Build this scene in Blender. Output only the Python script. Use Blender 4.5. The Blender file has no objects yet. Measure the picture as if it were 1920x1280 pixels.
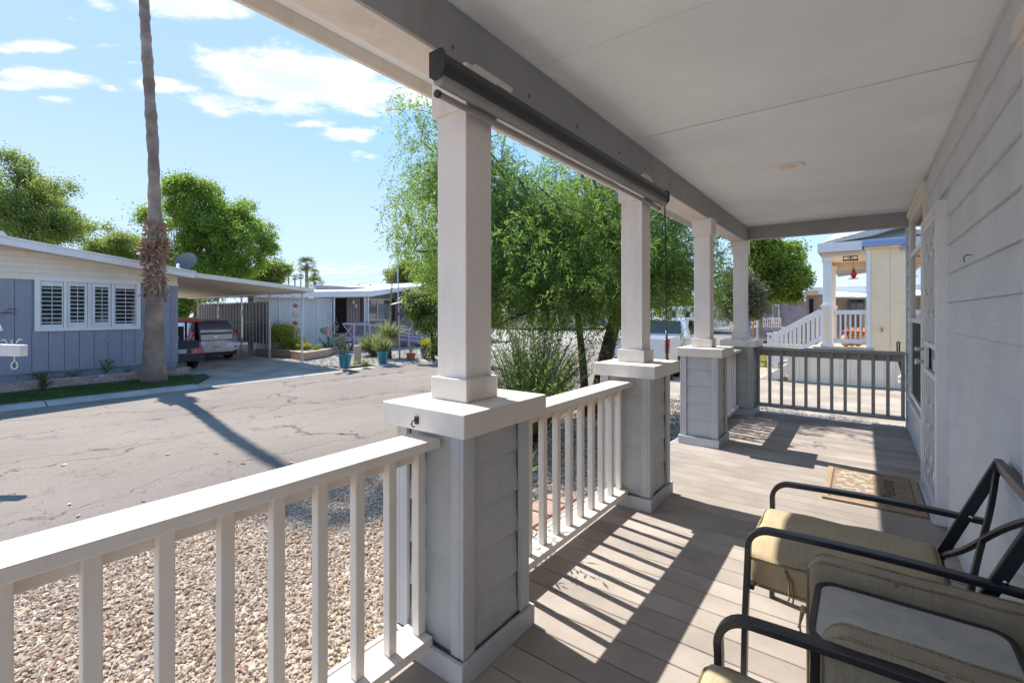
import bpy, math, random
import numpy as np
from mathutils import Vector, Matrix
random.seed(7)
RNG = np.random.default_rng(11)
scene = bpy.context.scene
COL = scene.collection
R = math.radians

# ------------------------------------------------------------------ camera
EYE = 1.38
YAW = math.atan((1617 - 960) / 877.0)
cam_d = bpy.data.cameras.new('camera')
cam = bpy.data.objects.new('camera', cam_d)
COL.objects.link(cam)
cam.location = (0, 0, EYE)
cam.rotation_euler = (R(90), 0, YAW)
cam_d.sensor_width = 36
cam_d.lens = 877 / 1920 * 36
cam_d.shift_y = -(640 - 588) / 1920
cam_d.clip_start = 0.02
cam_d.clip_end = 4000
scene.camera = cam
scene.view_settings.view_transform = 'Standard'
scene.view_settings.look = 'None'
scene.view_settings.gamma = 1
scene.view_settings.use_curve_mapping = False
scene.view_settings.exposure = 1.92
scene.cycles.max_bounces = 12
scene.cycles.diffuse_bounces = 6
scene.cycles.transparent_max_bounces = 16
scene.cycles.sample_clamp_indirect = 6

# ------------------------------------------------------------------ sun and sky
SUN_TO = Vector((-0.77, 0.10, 1.0)).normalized()      # towards the sun
sun_el = math.asin(SUN_TO.z)
sun_az = math.atan2(SUN_TO.x, SUN_TO.y)
sd = bpy.data.lights.new('sun', 'SUN')
sd.energy = 2.2
sd.angle = R(0.53)
sd.color = (1.0, 0.955, 0.895)
sun = bpy.data.objects.new('sun', sd)
COL.objects.link(sun)
sun.rotation_euler = SUN_TO.to_track_quat('Z', 'Y').to_euler()

F_ = Vector((-math.sin(YAW), math.cos(YAW), 0))
R_ = Vector((math.cos(YAW), math.sin(YAW), 0))
CAM = Vector((0, 0, EYE))


def ray(u, v):
    return F_ + R_ * ((u - 960) / 877) + Vector((0, 0, (588 - v) / 877))


def atz(u, v, z):
    r = ray(u, v)
    return CAM + r * ((z - EYE) / r.z)


def atx(u, v, x):
    r = ray(u, v)
    return CAM + r * (x / r.x)


def aty(u, v, y):
    r = ray(u, v)
    return CAM + r * (y / r.y)


def atd(u, v, d):
    return CAM + ray(u, v) * d


world = bpy.data.worlds.new('World')
scene.world = world
world.use_nodes = True
wn = world.node_tree
wn.nodes.clear()


class NG:
    """tiny helper to write node graphs"""
    def __init__(s, tree):
        s.t = tree

    def n(s, kind, **kw):
        nd = s.t.nodes.new(kind)
        for k, v in kw.items():
            setattr(nd, k, v)
        return nd

    def link(s, a, b):
        s.t.links.new(a, b)

    def put(s, sock, v):
        if isinstance(v, bpy.types.NodeSocket):
            s.t.links.new(v, sock)
        else:
            sock.default_value = v

    def m(s, op, a, b=0.0, c=None, clamp=False):
        nd = s.n('ShaderNodeMath', operation=op, use_clamp=clamp)
        s.put(nd.inputs[0], a)
        s.put(nd.inputs[1], b)
        if c is not None:
            s.put(nd.inputs[2], c)
        return nd.outputs[0]

    def mix(s, f, a, b, mode='MIX'):
        nd = s.n('ShaderNodeMix', data_type='RGBA', blend_type=mode)
        s.put(nd.inputs[0], f)
        for i, v in ((6, a), (7, b)):
            if not isinstance(v, bpy.types.NodeSocket):
                v = tuple(v) + (1,) if len(v) == 3 else v
            s.put(nd.inputs[i], v)
        return nd.outputs[2]

    def ramp(s, f, stops):
        nd = s.n('ShaderNodeValToRGB')
        e = nd.color_ramp.elements
        while len(e) < len(stops):
            e.new(0.5)
        for i, (p, c) in enumerate(stops):
            e[i].position = p
            e[i].color = tuple(c) + (1,) if len(c) == 3 else c
        s.put(nd.inputs[0], f)
        return nd.outputs[0]

    def smooth(s, v, lo, hi):
        nd = s.n('ShaderNodeMapRange', interpolation_type='SMOOTHSTEP')
        s.put(nd.inputs[0], v)
        nd.inputs[1].default_value = lo
        nd.inputs[2].default_value = hi
        return nd.outputs[0]

    def noise(s, vec, scale, detail=4, rough=0.55, dist=0.0):
        nd = s.n('ShaderNodeTexNoise')
        if vec is not None:
            s.put(nd.inputs['Vector'], vec)
        nd.inputs['Scale'].default_value = scale
        nd.inputs['Detail'].default_value = detail
        nd.inputs['Roughness'].default_value = rough
        nd.inputs['Distortion'].default_value = dist
        return nd.outputs['Fac']

    def mapping(s, vec, scale=(1, 1, 1), loc=(0, 0, 0), rot=(0, 0, 0)):
        nd = s.n('ShaderNodeMapping')
        s.put(nd.inputs[0], vec)
        nd.inputs[1].default_value = loc
        nd.inputs[2].default_value = rot
        nd.inputs[3].default_value = scale
        return nd.outputs[0]


w = NG(wn)
sky = w.n('ShaderNodeTexSky', sky_type='NISHITA')
sky.sun_disc = False
sky.sun_elevation = sun_el
sky.sun_rotation = sun_az
sky.altitude = 350
sky.air_density = 1.0
sky.dust_density = 1.2
sky.ozone_density = 1.6
tc = w.n('ShaderNodeTexCoord')
sep = w.n('ShaderNodeSeparateXYZ')
w.link(tc.outputs['Generated'], sep.inputs[0])
az = w.m('ARCTAN2', sep.outputs[0], sep.outputs[1])
el = w.m('ARCSINE', sep.outputs[2])
# cloud layer: project the view direction on a flat layer high above the ground
zc_ = w.m('MAXIMUM', w.m('ADD', sep.outputs[2], 0.06), 0.03)
def layer(d):
    z = max(d.z + 0.06, 0.03)
    return d.dot(R_) / z, d.dot(F_) / z
la = w.m('DIVIDE', w.m('ADD', w.m('MULTIPLY', sep.outputs[0], R_.x), w.m('MULTIPLY', sep.outputs[1], R_.y)), zc_)
lb = w.m('DIVIDE', w.m('ADD', w.m('MULTIPLY', sep.outputs[0], F_.x), w.m('MULTIPLY', sep.outputs[1], F_.y)), zc_)
cmb = w.n('ShaderNodeCombineXYZ')
w.put(cmb.inputs[0], la)
w.put(cmb.inputs[1], w.m('MULTIPLY', lb, 1.25))
cv = cmb.outputs[0]
nz = w.noise(cv, 4.2, 10, 0.66, 0.2)
nz2 = w.noise(cv, 1.1, 3, 0.5)
# each cloud: direction (azimuth, elevation), half sizes and strength
clouds = [(575, 150, 140, 50, 1.3), (660, 170, 90, 40, 1.1), (480, 165, 70, 28, 1.0), (430, 190, 70, 18, .8), (520, 205, 120, 16, .75), (700, 200, 90, 26, .7), (350, 8, 90, 34, 1.15), (440, 22, 40, 18, .6),
          (80, 148, 80, 22, 1.1), (30, 160, 60, 14, 1.0), (95, 185, 45, 10, .7), (300, 158, 40, 16, .9), (345, 165, 45, 9, .7), (60, 88, 70, 13, .75), (5, 95, 40, 10, .7),
          (650, 255, 55, 15, .8), (580, 232, 70, 10, .6), (205, 86, 45, 9, .65), (240, 118, 30, 7, .6), (130, 88, 20, 7, .6), (200, 165, 20, 10, .6), (190, 8, 30, 20, .6), (140, 38, 18, 10, .5), (760, 190, 70, 40, .6),
          (700, 290, 40, 10, .5), (620, 505, 200, 14, .5), (540, 520, 120, 8, .4), (1600, 200, 200, 40, .9), (-500, 150, 220, 40, 1.0), (-900, -100, 160, 60, .8), (240, -300, 150, 60, .8), (1100, -200, 200, 80, .9)]
acc = None
for (u, v, su, sv, k) in clouds:
    d = ray(u, v).normalized()
    a0, b0 = layer(d)
    sa = abs(layer(ray(u + su, v).normalized())[0] - a0)
    sb = abs(layer(ray(u, v - sv).normalized())[1] - b0)
    da = w.m('DIVIDE', w.m('SUBTRACT', la, a0), sa)
    de = w.m('DIVIDE', w.m('SUBTRACT', lb, b0), sb)
    r2 = w.m('ADD', w.m('MULTIPLY', da, da), w.m('MULTIPLY', de, de))
    g = w.m('MULTIPLY', w.m('EXPONENT', w.m('MULTIPLY', r2, -0.7)), k)
    acc = g if acc is None else w.m('MAXIMUM', acc, g)
cf = w.m('ADD', w.m('MULTIPLY', acc, 1.05), w.m('MULTIPLY', w.m('SUBTRACT', nz, 0.5), 1.9))
cf = w.m('ADD', cf, w.m('MULTIPLY', w.m('SUBTRACT', nz2, 0.5), 0.25))
cf = w.smooth(cf, 0.30, 0.80)
cf = w.m('MULTIPLY', cf, w.smooth(el, 0.0, 0.08), clamp=True)
cshade = w.mix(w.smooth(nz, 0.35, 0.7), (1.75, 1.95, 2.25), (2.35, 2.35, 2.35))
grad = w.ramp(w.m('MULTIPLY', el, 1.2, clamp=True), [(0.0, (1.50, 1.88, 2.3)), (0.14, (0.95, 1.50, 2.28)), (0.40, (0.55, 1.12, 2.2)), (0.8, (0.36, 0.95, 1.95)), (1.0, (0.26, 0.75, 1.7))])
nis = w.n('ShaderNodeVectorMath', operation='MINIMUM')
w.put(nis.inputs[0], sky.outputs[0])
nis.inputs[1].default_value = (4.0, 4.0, 4.5)
hazec = w.mix(0.14, grad, nis.outputs[0])
scol = w.mix(w.m('MULTIPLY', cf, 0.93), hazec, cshade)
bg = w.n('ShaderNodeBackground')
w.link(scol, bg.inputs[0])
bg.inputs[1].default_value = 0.14
wo = w.n('ShaderNodeOutputWorld')
w.link(bg.outputs[0], wo.inputs[0])


# ------------------------------------------------------------------ materials
def mat(name, col, rough=0.6, var=0.10, nscale=3.0, grain=None, gscale=30.0, gamt=0.0, bump=0.0, bscale=60.0,
        metal=0.0, spec=0.5, col2=None, rnd=0.0, coat=0.0, emit=None, spots=0.0, grime=0.0):
    m = bpy.data.materials.new(name)
    m.use_nodes = True
    t = m.node_tree
    t.nodes.clear()
    g = NG(t)
    o = g.n('ShaderNodeOutputMaterial')
    p = g.n('ShaderNodeBsdfPrincipled')
    g.link(p.outputs[0], o.inputs[0])
    c = g.n('ShaderNodeTexCoord').outputs['Object']
    oi = g.n('ShaderNodeObjectInfo').outputs['Random']
    off = g.n('ShaderNodeVectorMath', operation='ADD')
    g.put(off.inputs[0], c)
    cx = g.n('ShaderNodeCombineXYZ')
    for i, k in enumerate((17.0, 31.0, 53.0)):
        g.put(cx.inputs[i], g.m('MULTIPLY', oi, k))
    g.put(off.inputs[1], cx.outputs[0])
    c = off.outputs[0]
    dark = tuple(x * (1 - var) for x in col)
    light = tuple(min(1, x * (1 + var * .7)) for x in col) if col2 is None else col2
    base = g.mix(g.smooth(g.noise(c, nscale, 5), 0.3, 0.7), dark, light)
    h = None
    if grain is not None:
        gv = g.mapping(c, grain)
        gn = g.noise(gv, gscale, 5, 0.6, 0.8)
        if gamt > 0:
            base = g.mix(g.m('MULTIPLY', g.smooth(gn, 0.55, 0.8), gamt), base, tuple(x * 0.45 for x in col))
        h = gn
    if rnd > 0:
        f = g.m('ADD', g.m('MULTIPLY', oi, 2 * rnd), 1 - rnd)
        nd = g.n('ShaderNodeVectorMath', operation='SCALE')
        g.put(nd.inputs[0], base)
        g.put(nd.inputs[3], f)
        base = nd.outputs[0]
    if grime > 0:
        gr = g.noise(g.mapping(c, (9, 9, 1.0)), 1.3, 6, .65)
        gr2 = g.noise(c, 2.2, 5, .6)
        f = g.m('MULTIPLY', g.smooth(g.m('ADD', g.m('MULTIPLY', gr, .6), g.m('MULTIPLY', gr2, .4)), .50, .66), grime)
        base = g.mix(f, base, tuple(x * y for x, y in zip(col, (.62, .56, .48))))
    if spots > 0:
        sn = g.noise(c, 55, 2)
        base = g.mix(g.m('MULTIPLY', g.smooth(sn, 0.72, 0.78), spots), base, tuple(x * .2 for x in col))
    g.put(p.inputs['Base Color'], base)
    if bump > 0:
        bn = g.noise(c, bscale, 4)
        hh = bn if h is None else g.m('ADD', g.m('MULTIPLY', bn, 0.25), h)
        b = g.n('ShaderNodeBump')
        b.inputs['Strength'].default_value = bump
        b.inputs['Distance'].default_value = 0.01
        g.put(b.inputs['Height'], hh)
        g.link(b.outputs[0], p.inputs['Normal'])
    p.inputs['Roughness'].default_value = rough
    p.inputs['Metallic'].default_value = metal
    p.inputs['Specular IOR Level'].default_value = spec
    p.inputs['Coat Weight'].default_value = coat
    if emit:
        p.inputs['Emission Color'].default_value = tuple(emit) + (1,)
        p.inputs['Emission Strength'].default_value = 1
    return m


def leafmat(name, stops, trans=0.45, tint=(0.28, 0.42, 0.03), rough=0.5):
    m = bpy.data.materials.new(name)
    m.use_nodes = True
    t = m.node_tree
    t.nodes.clear()
    g = NG(t)
    o = g.n('ShaderNodeOutputMaterial')
    ri = g.n('ShaderNodeNewGeometry').outputs['Random Per Island']
    c = g.ramp(ri, stops)
    oc = g.n('ShaderNodeTexCoord').outputs['Object']
    cl_ = g.noise(oc, 1.1, 3, .6)
    c = g.mix(g.smooth(cl_, .52, .70), c, g.mix(.6, c, tuple(min(1, x * 1.5) for x in stops[-1][1])))
    c = g.mix(g.m('MULTIPLY', g.smooth(g.noise(oc, 1.7, 2), .55, .72), .5), c, tuple(x * .8 for x in stops[0][1]))
    p = g.n('ShaderNodeBsdfPrincipled')
    g.put(p.inputs['Base Color'], c)
    p.inputs['Roughness'].default_value = rough
    p.inputs['Specular IOR Level'].default_value = 0.35
    tr = g.n('ShaderNodeBsdfTranslucent')
    g.put(tr.inputs[0], g.mix(0.55, c, tint))
    ms = g.n('ShaderNodeMixShader')
    ms.inputs[0].default_value = trans
    g.link(p.outputs[0], ms.inputs[1])
    g.link(tr.outputs[0], ms.inputs[2])
    g.link(ms.outputs[0], o.inputs[0])
    return m


def islandmat(name, stops, rough=0.9, bump=0.0):
    m = bpy.data.materials.new(name)
    m.use_nodes = True
    t = m.node_tree
    t.nodes.clear()
    g = NG(t)
    o = g.n('ShaderNodeOutputMaterial')
    ri = g.n('ShaderNodeNewGeometry').outputs['Random Per Island']
    p = g.n('ShaderNodeBsdfPrincipled')
    c = g.n('ShaderNodeTexCoord').outputs['Object']
    col = g.mix(g.smooth(g.noise(c, 90, 3), .3, .7), g.ramp(ri, stops), (0.30, 0.22, 0.15), 'MIX')
    nd = t.nodes[-1]
    col2 = g.mix(0.25, g.ramp(ri, stops), col)
    g.put(p.inputs['Base Color'], col2)
    p.inputs['Roughness'].default_value = rough
    g.link(p.outputs[0], o.inputs[0])
    return m


def glassmat(name, col=(0.02, 0.025, 0.03), rough=0.03):
    m = mat(name, col, rough, var=0.2, spec=0.8, coat=0.6)
    return m


M = {}
M['trim'] = mat('white_trim_paint', (0.74, 0.68, 0.61), 0.55, var=.05, grain=(1, 1, 9), gscale=7, gamt=.05, bump=.22, spots=.25, grime=0.28)
M['trimv'] = mat('white_column_paint', (0.78, 0.72, 0.665), 0.6, var=.05, grain=(6, 6, .7), gscale=9, gamt=.05, bump=.35, spots=.2, grime=0.28)
M['trimrail'] = mat('white_rail_paint', (0.76, 0.70, 0.62), 0.5, var=.05, grain=(9, 9, 9), gscale=4, gamt=.03, bump=.12, spots=.25, grime=0.2)
M['gray'] = mat('grey_siding_paint', (0.47, 0.48, 0.48), 0.6, var=.04, grain=(1, 1, 8), gscale=9, gamt=.04, bump=.5, bscale=90, spots=.3, grime=0.2)
M['graytrim'] = mat('grey_trim_paint', (0.50, 0.51, 0.515), 0.6, var=.06, grain=(7, 7, .8), gscale=9, gamt=.06, bump=.35, spots=.3, grime=0.3)
M['wallside'] = mat('house_siding_paint', (0.63, 0.655, 0.70), 0.6, var=.06, grain=(1, .8, 8), gscale=8, gamt=.08, bump=.8, bscale=90, spots=.2, grime=0.07)
M['beam'] = mat('beam_grey_paint', (0.34, 0.335, 0.335), 0.6, var=.06, grain=(6, .6, 6), gscale=9, gamt=.08, bump=.4, grime=0.25)
M['railgrey'] = mat('far_railing_grey_paint', (0.36, 0.345, 0.32), 0.6, var=.06, grain=(6, .6, 6), gscale=9, gamt=.06, bump=.3)
M['ceil'] = mat('porch_ceiling_paint', (0.83, 0.86, 0.885), 0.6, var=.05, nscale=1.5, grain=(.5, 9, 1), gscale=7, gamt=.10, bump=.55, grime=0.05)
M['deck'] = mat('composite_deck_board', (0.36, 0.31, 0.268), 0.75, var=.16, nscale=3, grain=(.6, 9, 1), gscale=10, gamt=.22, bump=.35, rnd=.13, spots=.5)
M['blackmetal'] = mat('black_painted_metal', (0.022, 0.022, 0.026), 0.32, var=.2, bump=.05, spots=.1)
M['dark'] = mat('dark_void', (0.012, 0.012, 0.013), 0.9)
M['shadeblack'] = mat('black_awning_cassette', (0.025, 0.027, 0.03), 0.4, bump=.04)
M['shadefab'] = mat('rolled_mesh_fabric', (0.30, 0.29, 0.285), 0.7, var=.12, grain=(1, 22, 1), gscale=8, gamt=.2, bump=.7)
M['white'] = mat('white_gloss_paint', (0.78, 0.77, 0.75), 0.35, var=.03)
M['steelwhite'] = mat('white_security_steel', (0.74, 0.74, 0.75), 0.35, var=.04, bump=.08)
M['chrome'] = mat('brushed_metal', (0.6, 0.6, 0.6), 0.25, metal=1.0)
M['galv'] = mat('galvanised_steel', (0.55, 0.55, 0.56), 0.45, var=.15, metal=.3)
M['glass'] = glassmat('dark_window_glass')
M['glasslit'] = mat('curtained_window_glass', (0.10, 0.11, 0.12), 0.05, var=.3, nscale=1.5, spec=.8, coat=.5)
M['gravelbase'] = mat('gravel_bed_sand', (0.36, 0.27, 0.19), 0.95, var=.35, nscale=40, bump=.8, bscale=120)
M['pinkbrick'] = mat('pink_grey_brick', (0.42, 0.29, 0.25), 0.85, var=.2, nscale=12, bump=.5, rnd=.22)
M['paver'] = mat('reddish_concrete_paver', (0.42, 0.27, 0.21), 0.85, var=.15, nscale=12, bump=.3, rnd=.15)
M['blue'] = mat('blue_grey_wall_paint', (0.29, 0.285, 0.325), 0.7, var=.05, bump=.2, grime=0.25)
M['cream'] = mat('cream_wall_paint', (0.88, 0.70, 0.47), 0.7, var=.04, bump=.15, grime=0.12)
M['creamtrim'] = mat('cream_soffit_paint', (0.72, 0.58, 0.42), 0.7, var=.04)
M['offwhite'] = mat('off_white_siding', (0.78, 0.70, 0.58), 0.65, var=.05, grime=0.25)
M['roofwhite'] = mat('white_roof_coating', (0.80, 0.80, 0.79), 0.6, var=.06, bump=.15)
M['fascwhite'] = mat('white_fascia_metal', (0.76, 0.74, 0.72), 0.5, var=.05)
M['lav'] = mat('lavender_siding', (0.38, 0.36, 0.46), 0.65, var=.06)
M['tanside'] = mat('mauve_brown_siding', (0.33, 0.27, 0.25), 0.65, var=.06)
M['pinkpaint'] = mat('dusty_pink_paint', (0.52, 0.36, 0.43), 0.6, var=.08)
M['brownwood'] = mat('dark_brown_shutter', (0.09, 0.045, 0.035), 0.6)
M['concrete'] = mat('driveway_concrete', (0.36, 0.295, 0.225), 0.9, var=.2, nscale=1.2, bump=.25, col2=(0.43, 0.365, 0.29))
M['kerb'] = mat('kerb_concrete', (0.40, 0.36, 0.31), 0.9, var=.15, nscale=2, bump=.3)
M['palmbark'] = mat('palm_trunk_bark', (0.29, 0.205, 0.15), 0.95, var=.38, nscale=1.6, grain=(.5, .5, 5), gscale=2.6, gamt=.75, bump=1.0, bscale=25)
M['boot'] = mat('palm_boot_fibre', (0.26, 0.15, 0.09), 0.9, var=.45, nscale=6, grain=(4, 4, 4), gscale=6, gamt=.3, bump=.6, col2=(.42, .33, .27))
M['bark'] = mat('dark_tree_bark', (0.085, 0.062, 0.048), 0.95, var=.35, nscale=6, grain=(5, 5, .8), gscale=6, gamt=.5, bump=.9)
M['barkpale'] = mat('pale_tree_bark', (0.26, 0.24, 0.22), 0.95, var=.25, nscale=4, grain=(5, 5, .8), gscale=6, gamt=.4, bump=.8)
M['teal'] = mat('teal_glazed_pot', (0.03, 0.22, 0.29), 0.3, var=.15, bump=.1)
M['greypot'] = mat('slate_glazed_pot', (0.10, 0.14, 0.17), 0.35, var=.3, bump=.1)
M['terracotta'] = mat('terracotta_pot', (0.45, 0.17, 0.07), 0.8, var=.15)
M['soil'] = mat('potting_soil', (0.07, 0.05, 0.035), 0.95, bump=.5)
M['bollard'] = mat('tan_stucco', (0.52, 0.38, 0.26), 0.85, var=.1, bump=.4)
M['silver'] = mat('silver_blue_car_paint', (0.26, 0.31, 0.40), 0.22, metal=.6, coat=.8, var=.03)
M['silverlow'] = mat('silver_car_cladding', (0.45, 0.45, 0.44), 0.3, metal=.5, var=.05)
M['redcar'] = mat('red_car_paint', (0.42, 0.015, 0.01), 0.25, coat=.8, var=.03)
M['whitecar'] = mat('white_truck_paint', (0.78, 0.78, 0.77), 0.25, coat=.7, var=.02)
M['blackplastic'] = mat('black_plastic', (0.022, 0.022, 0.024), 0.55, var=.1)
M['tyre'] = mat('rubber_tyre', (0.02, 0.02, 0.02), 0.85, var=.2)
M['redlens'] = mat('red_lamp_lens', (0.55, 0.01, 0.012), 0.15, coat=.8)
M['amberlens'] = mat('amber_lamp_lens', (0.75, 0.18, 0.02), 0.15, coat=.8)
M['plate'] = mat('number_plate', (0.62, 0.62, 0.60), 0.4)
M['plateink'] = mat('plate_ink', (0.06, 0.07, 0.12), 0.5)
M['pinkpaper'] = mat('pink_card', (0.75, 0.25, 0.38), 0.6)
M['mat'] = mat('coir_doormat', (0.34, 0.245, 0.165), 0.95, var=.2, nscale=20, bump=.8, bscale=200)
M['matedge'] = mat('doormat_border', (0.40, 0.29, 0.19), 0.95, var=.15, nscale=20, bump=.6, bscale=200)
M['matgroove'] = mat('doormat_groove', (0.17, 0.10, 0.055), 0.95)
M['matflower'] = mat('doormat_white_print', (0.43, 0.37, 0.29), 0.95, var=.2, nscale=30)
M['matpink'] = mat('doormat_pink_print', (0.48, 0.36, 0.33), 0.95, var=.2, nscale=30)
M['matgreen'] = mat('doormat_green_print', (0.30, 0.28, 0.17), 0.95, var=.2, nscale=30)
M['matink'] = mat('doormat_dark_green_lettering', (0.06, 0.075, 0.05), 0.95)
M['orange'] = mat('orange_ornament', (0.75, 0.13, 0.03), 0.5, var=.4, nscale=20, col2=(.8, .45, .08))
M['redglass'] = mat('red_feeder_glass', (0.5, 0.02, 0.02), 0.15, coat=.5)
M['gutterblue'] = mat('blue_grey_gutter', (0.27, 0.35, 0.58), 0.45)
M['stake'] = mat('orange_brown_stake', (0.45, 0.20, 0.07), 0.8)
M['innerdoor'] = mat('inner_door_pale_grey', (0.27, 0.28, 0.30), 0.5)
M['dish'] = mat('dark_grey_dish', (0.10, 0.11, 0.12), 0.5)
M['carglass'] = mat('dark_car_glass', (0.012, 0.016, 0.022), 0.22, var=.2, spec=.25)
M['screen'] = mat('black_window_screen', (0.03, 0.03, 0.033), 0.8)
M['shutter'] = mat('white_louvre', (0.72, 0.69, 0.66), 0.5)
M['cloth'] = mat('grey_fabric', (0.4, 0.4, 0.4), 0.9)
M['wire'] = mat('dark_wire', (0.04, 0.04, 0.045), 0.7)
M['corr'] = mat('dark_grey_corrugated_metal', (0.085, 0.09, 0.095), 0.5, var=.15)
M['rust'] = mat('rusty_screw', (0.25, 0.16, 0.11), 0.7)
M['shingle'] = mat('pale_roof_shingle', (0.55, 0.53, 0.50), 0.9, var=.15, nscale=20, rnd=.12)
M['purple'] = mat('grey_purple_siding', (0.25, 0.23, 0.30), 0.7)
M['farbrown'] = mat('dusty_brown_siding', (0.40, 0.31, 0.26), 0.7)

LEAF = dict(
    willow=leafmat('narrow_willowy_leaf', [(0, (0.06, 0.11, 0.03)), (.45, (0.105, 0.18, 0.045)), (.8, (0.175, 0.265, 0.07)), (1, (0.27, 0.35, 0.10))], .55, (.36, .54, .07), .5),
    bright=leafmat('bright_ficus_leaf', [(0, (0.05, 0.10, 0.018)), (.5, (0.13, 0.215, 0.035)), (1, (0.29, 0.37, 0.08))], .56, (.38, .56, .06)),
    mesq=leafmat('feathery_mesquite_leaf', [(0, (0.06, 0.09, 0.022)), (.5, (0.15, 0.20, 0.05)), (1, (0.30, 0.34, 0.11))], .55, (.42, .54, .10)),
    olive=leafmat('grey_olive_leaf', [(0, (0.07, 0.085, 0.045)), (.5, (0.13, 0.14, 0.08)), (1, (0.22, 0.23, 0.14))], .3, (.3, .32, .12)),
    palm=leafmat('palm_frond_leaf', [(0, (0.035, 0.06, 0.025)), (.6, (0.07, 0.11, 0.04)), (1, (0.15, 0.16, 0.06))], .3),
    yucca=leafmat('yucca_blade', [(0, (0.10, 0.14, 0.05)), (.5, (0.22, 0.25, 0.09)), (1, (0.42, 0.42, 0.20))], .25, (.4, .45, .1)),
    yellow=leafmat('yellow_green_shrub_leaf', [(0, (0.22, 0.24, 0.03)), (.5, (0.40, 0.38, 0.04)), (1, (0.55, 0.48, 0.06))], .4, (.5, .5, .03)),
    cactus=leafmat('grey_green_cactus', [(0, (0.12, 0.17, 0.11)), (1, (0.22, 0.26, 0.17))], .02),
    dry=leafmat('dry_straw_stalk', [(0, (0.24, 0.17, 0.09)), (1, (0.45, 0.34, 0.18))], .2, (.5, .4, .2)),
    magenta=leafmat('magenta_bract', [(0, (0.6, 0.03, 0.25)), (1, (0.75, 0.08, 0.35))], .3, (.8, .1, .4)),
    skirt=leafmat('dry_palm_boot_leaf', [(0, (0.15, 0.07, 0.035)), (.5, (0.34, 0.18, 0.09)), (.8, (.42, .28, .18)), (1, (0.50, 0.44, 0.40))], .05, (.3, .2, .1)),
    grass=leafmat('short_grass_blade', [(0, (0.03, 0.075, 0.02)), (.6, (0.055, 0.12, 0.03)), (1, (0.14, 0.17, 0.06))], .3),
    dead=leafmat('dead_leaf', [(0, (0.10, 0.06, 0.035)), (1, (0.34, 0.24, 0.15))], .1, (.3, .2, .1)),
)


# ------------------------------------------------------------------ geometry helpers
def rotm(rx=0, ry=0, rz=0):
    return Matrix.Rotation(rz, 3, 'Z') @ Matrix.Rotation(ry, 3, 'Y') @ Matrix.Rotation(rx, 3, 'X')


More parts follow.
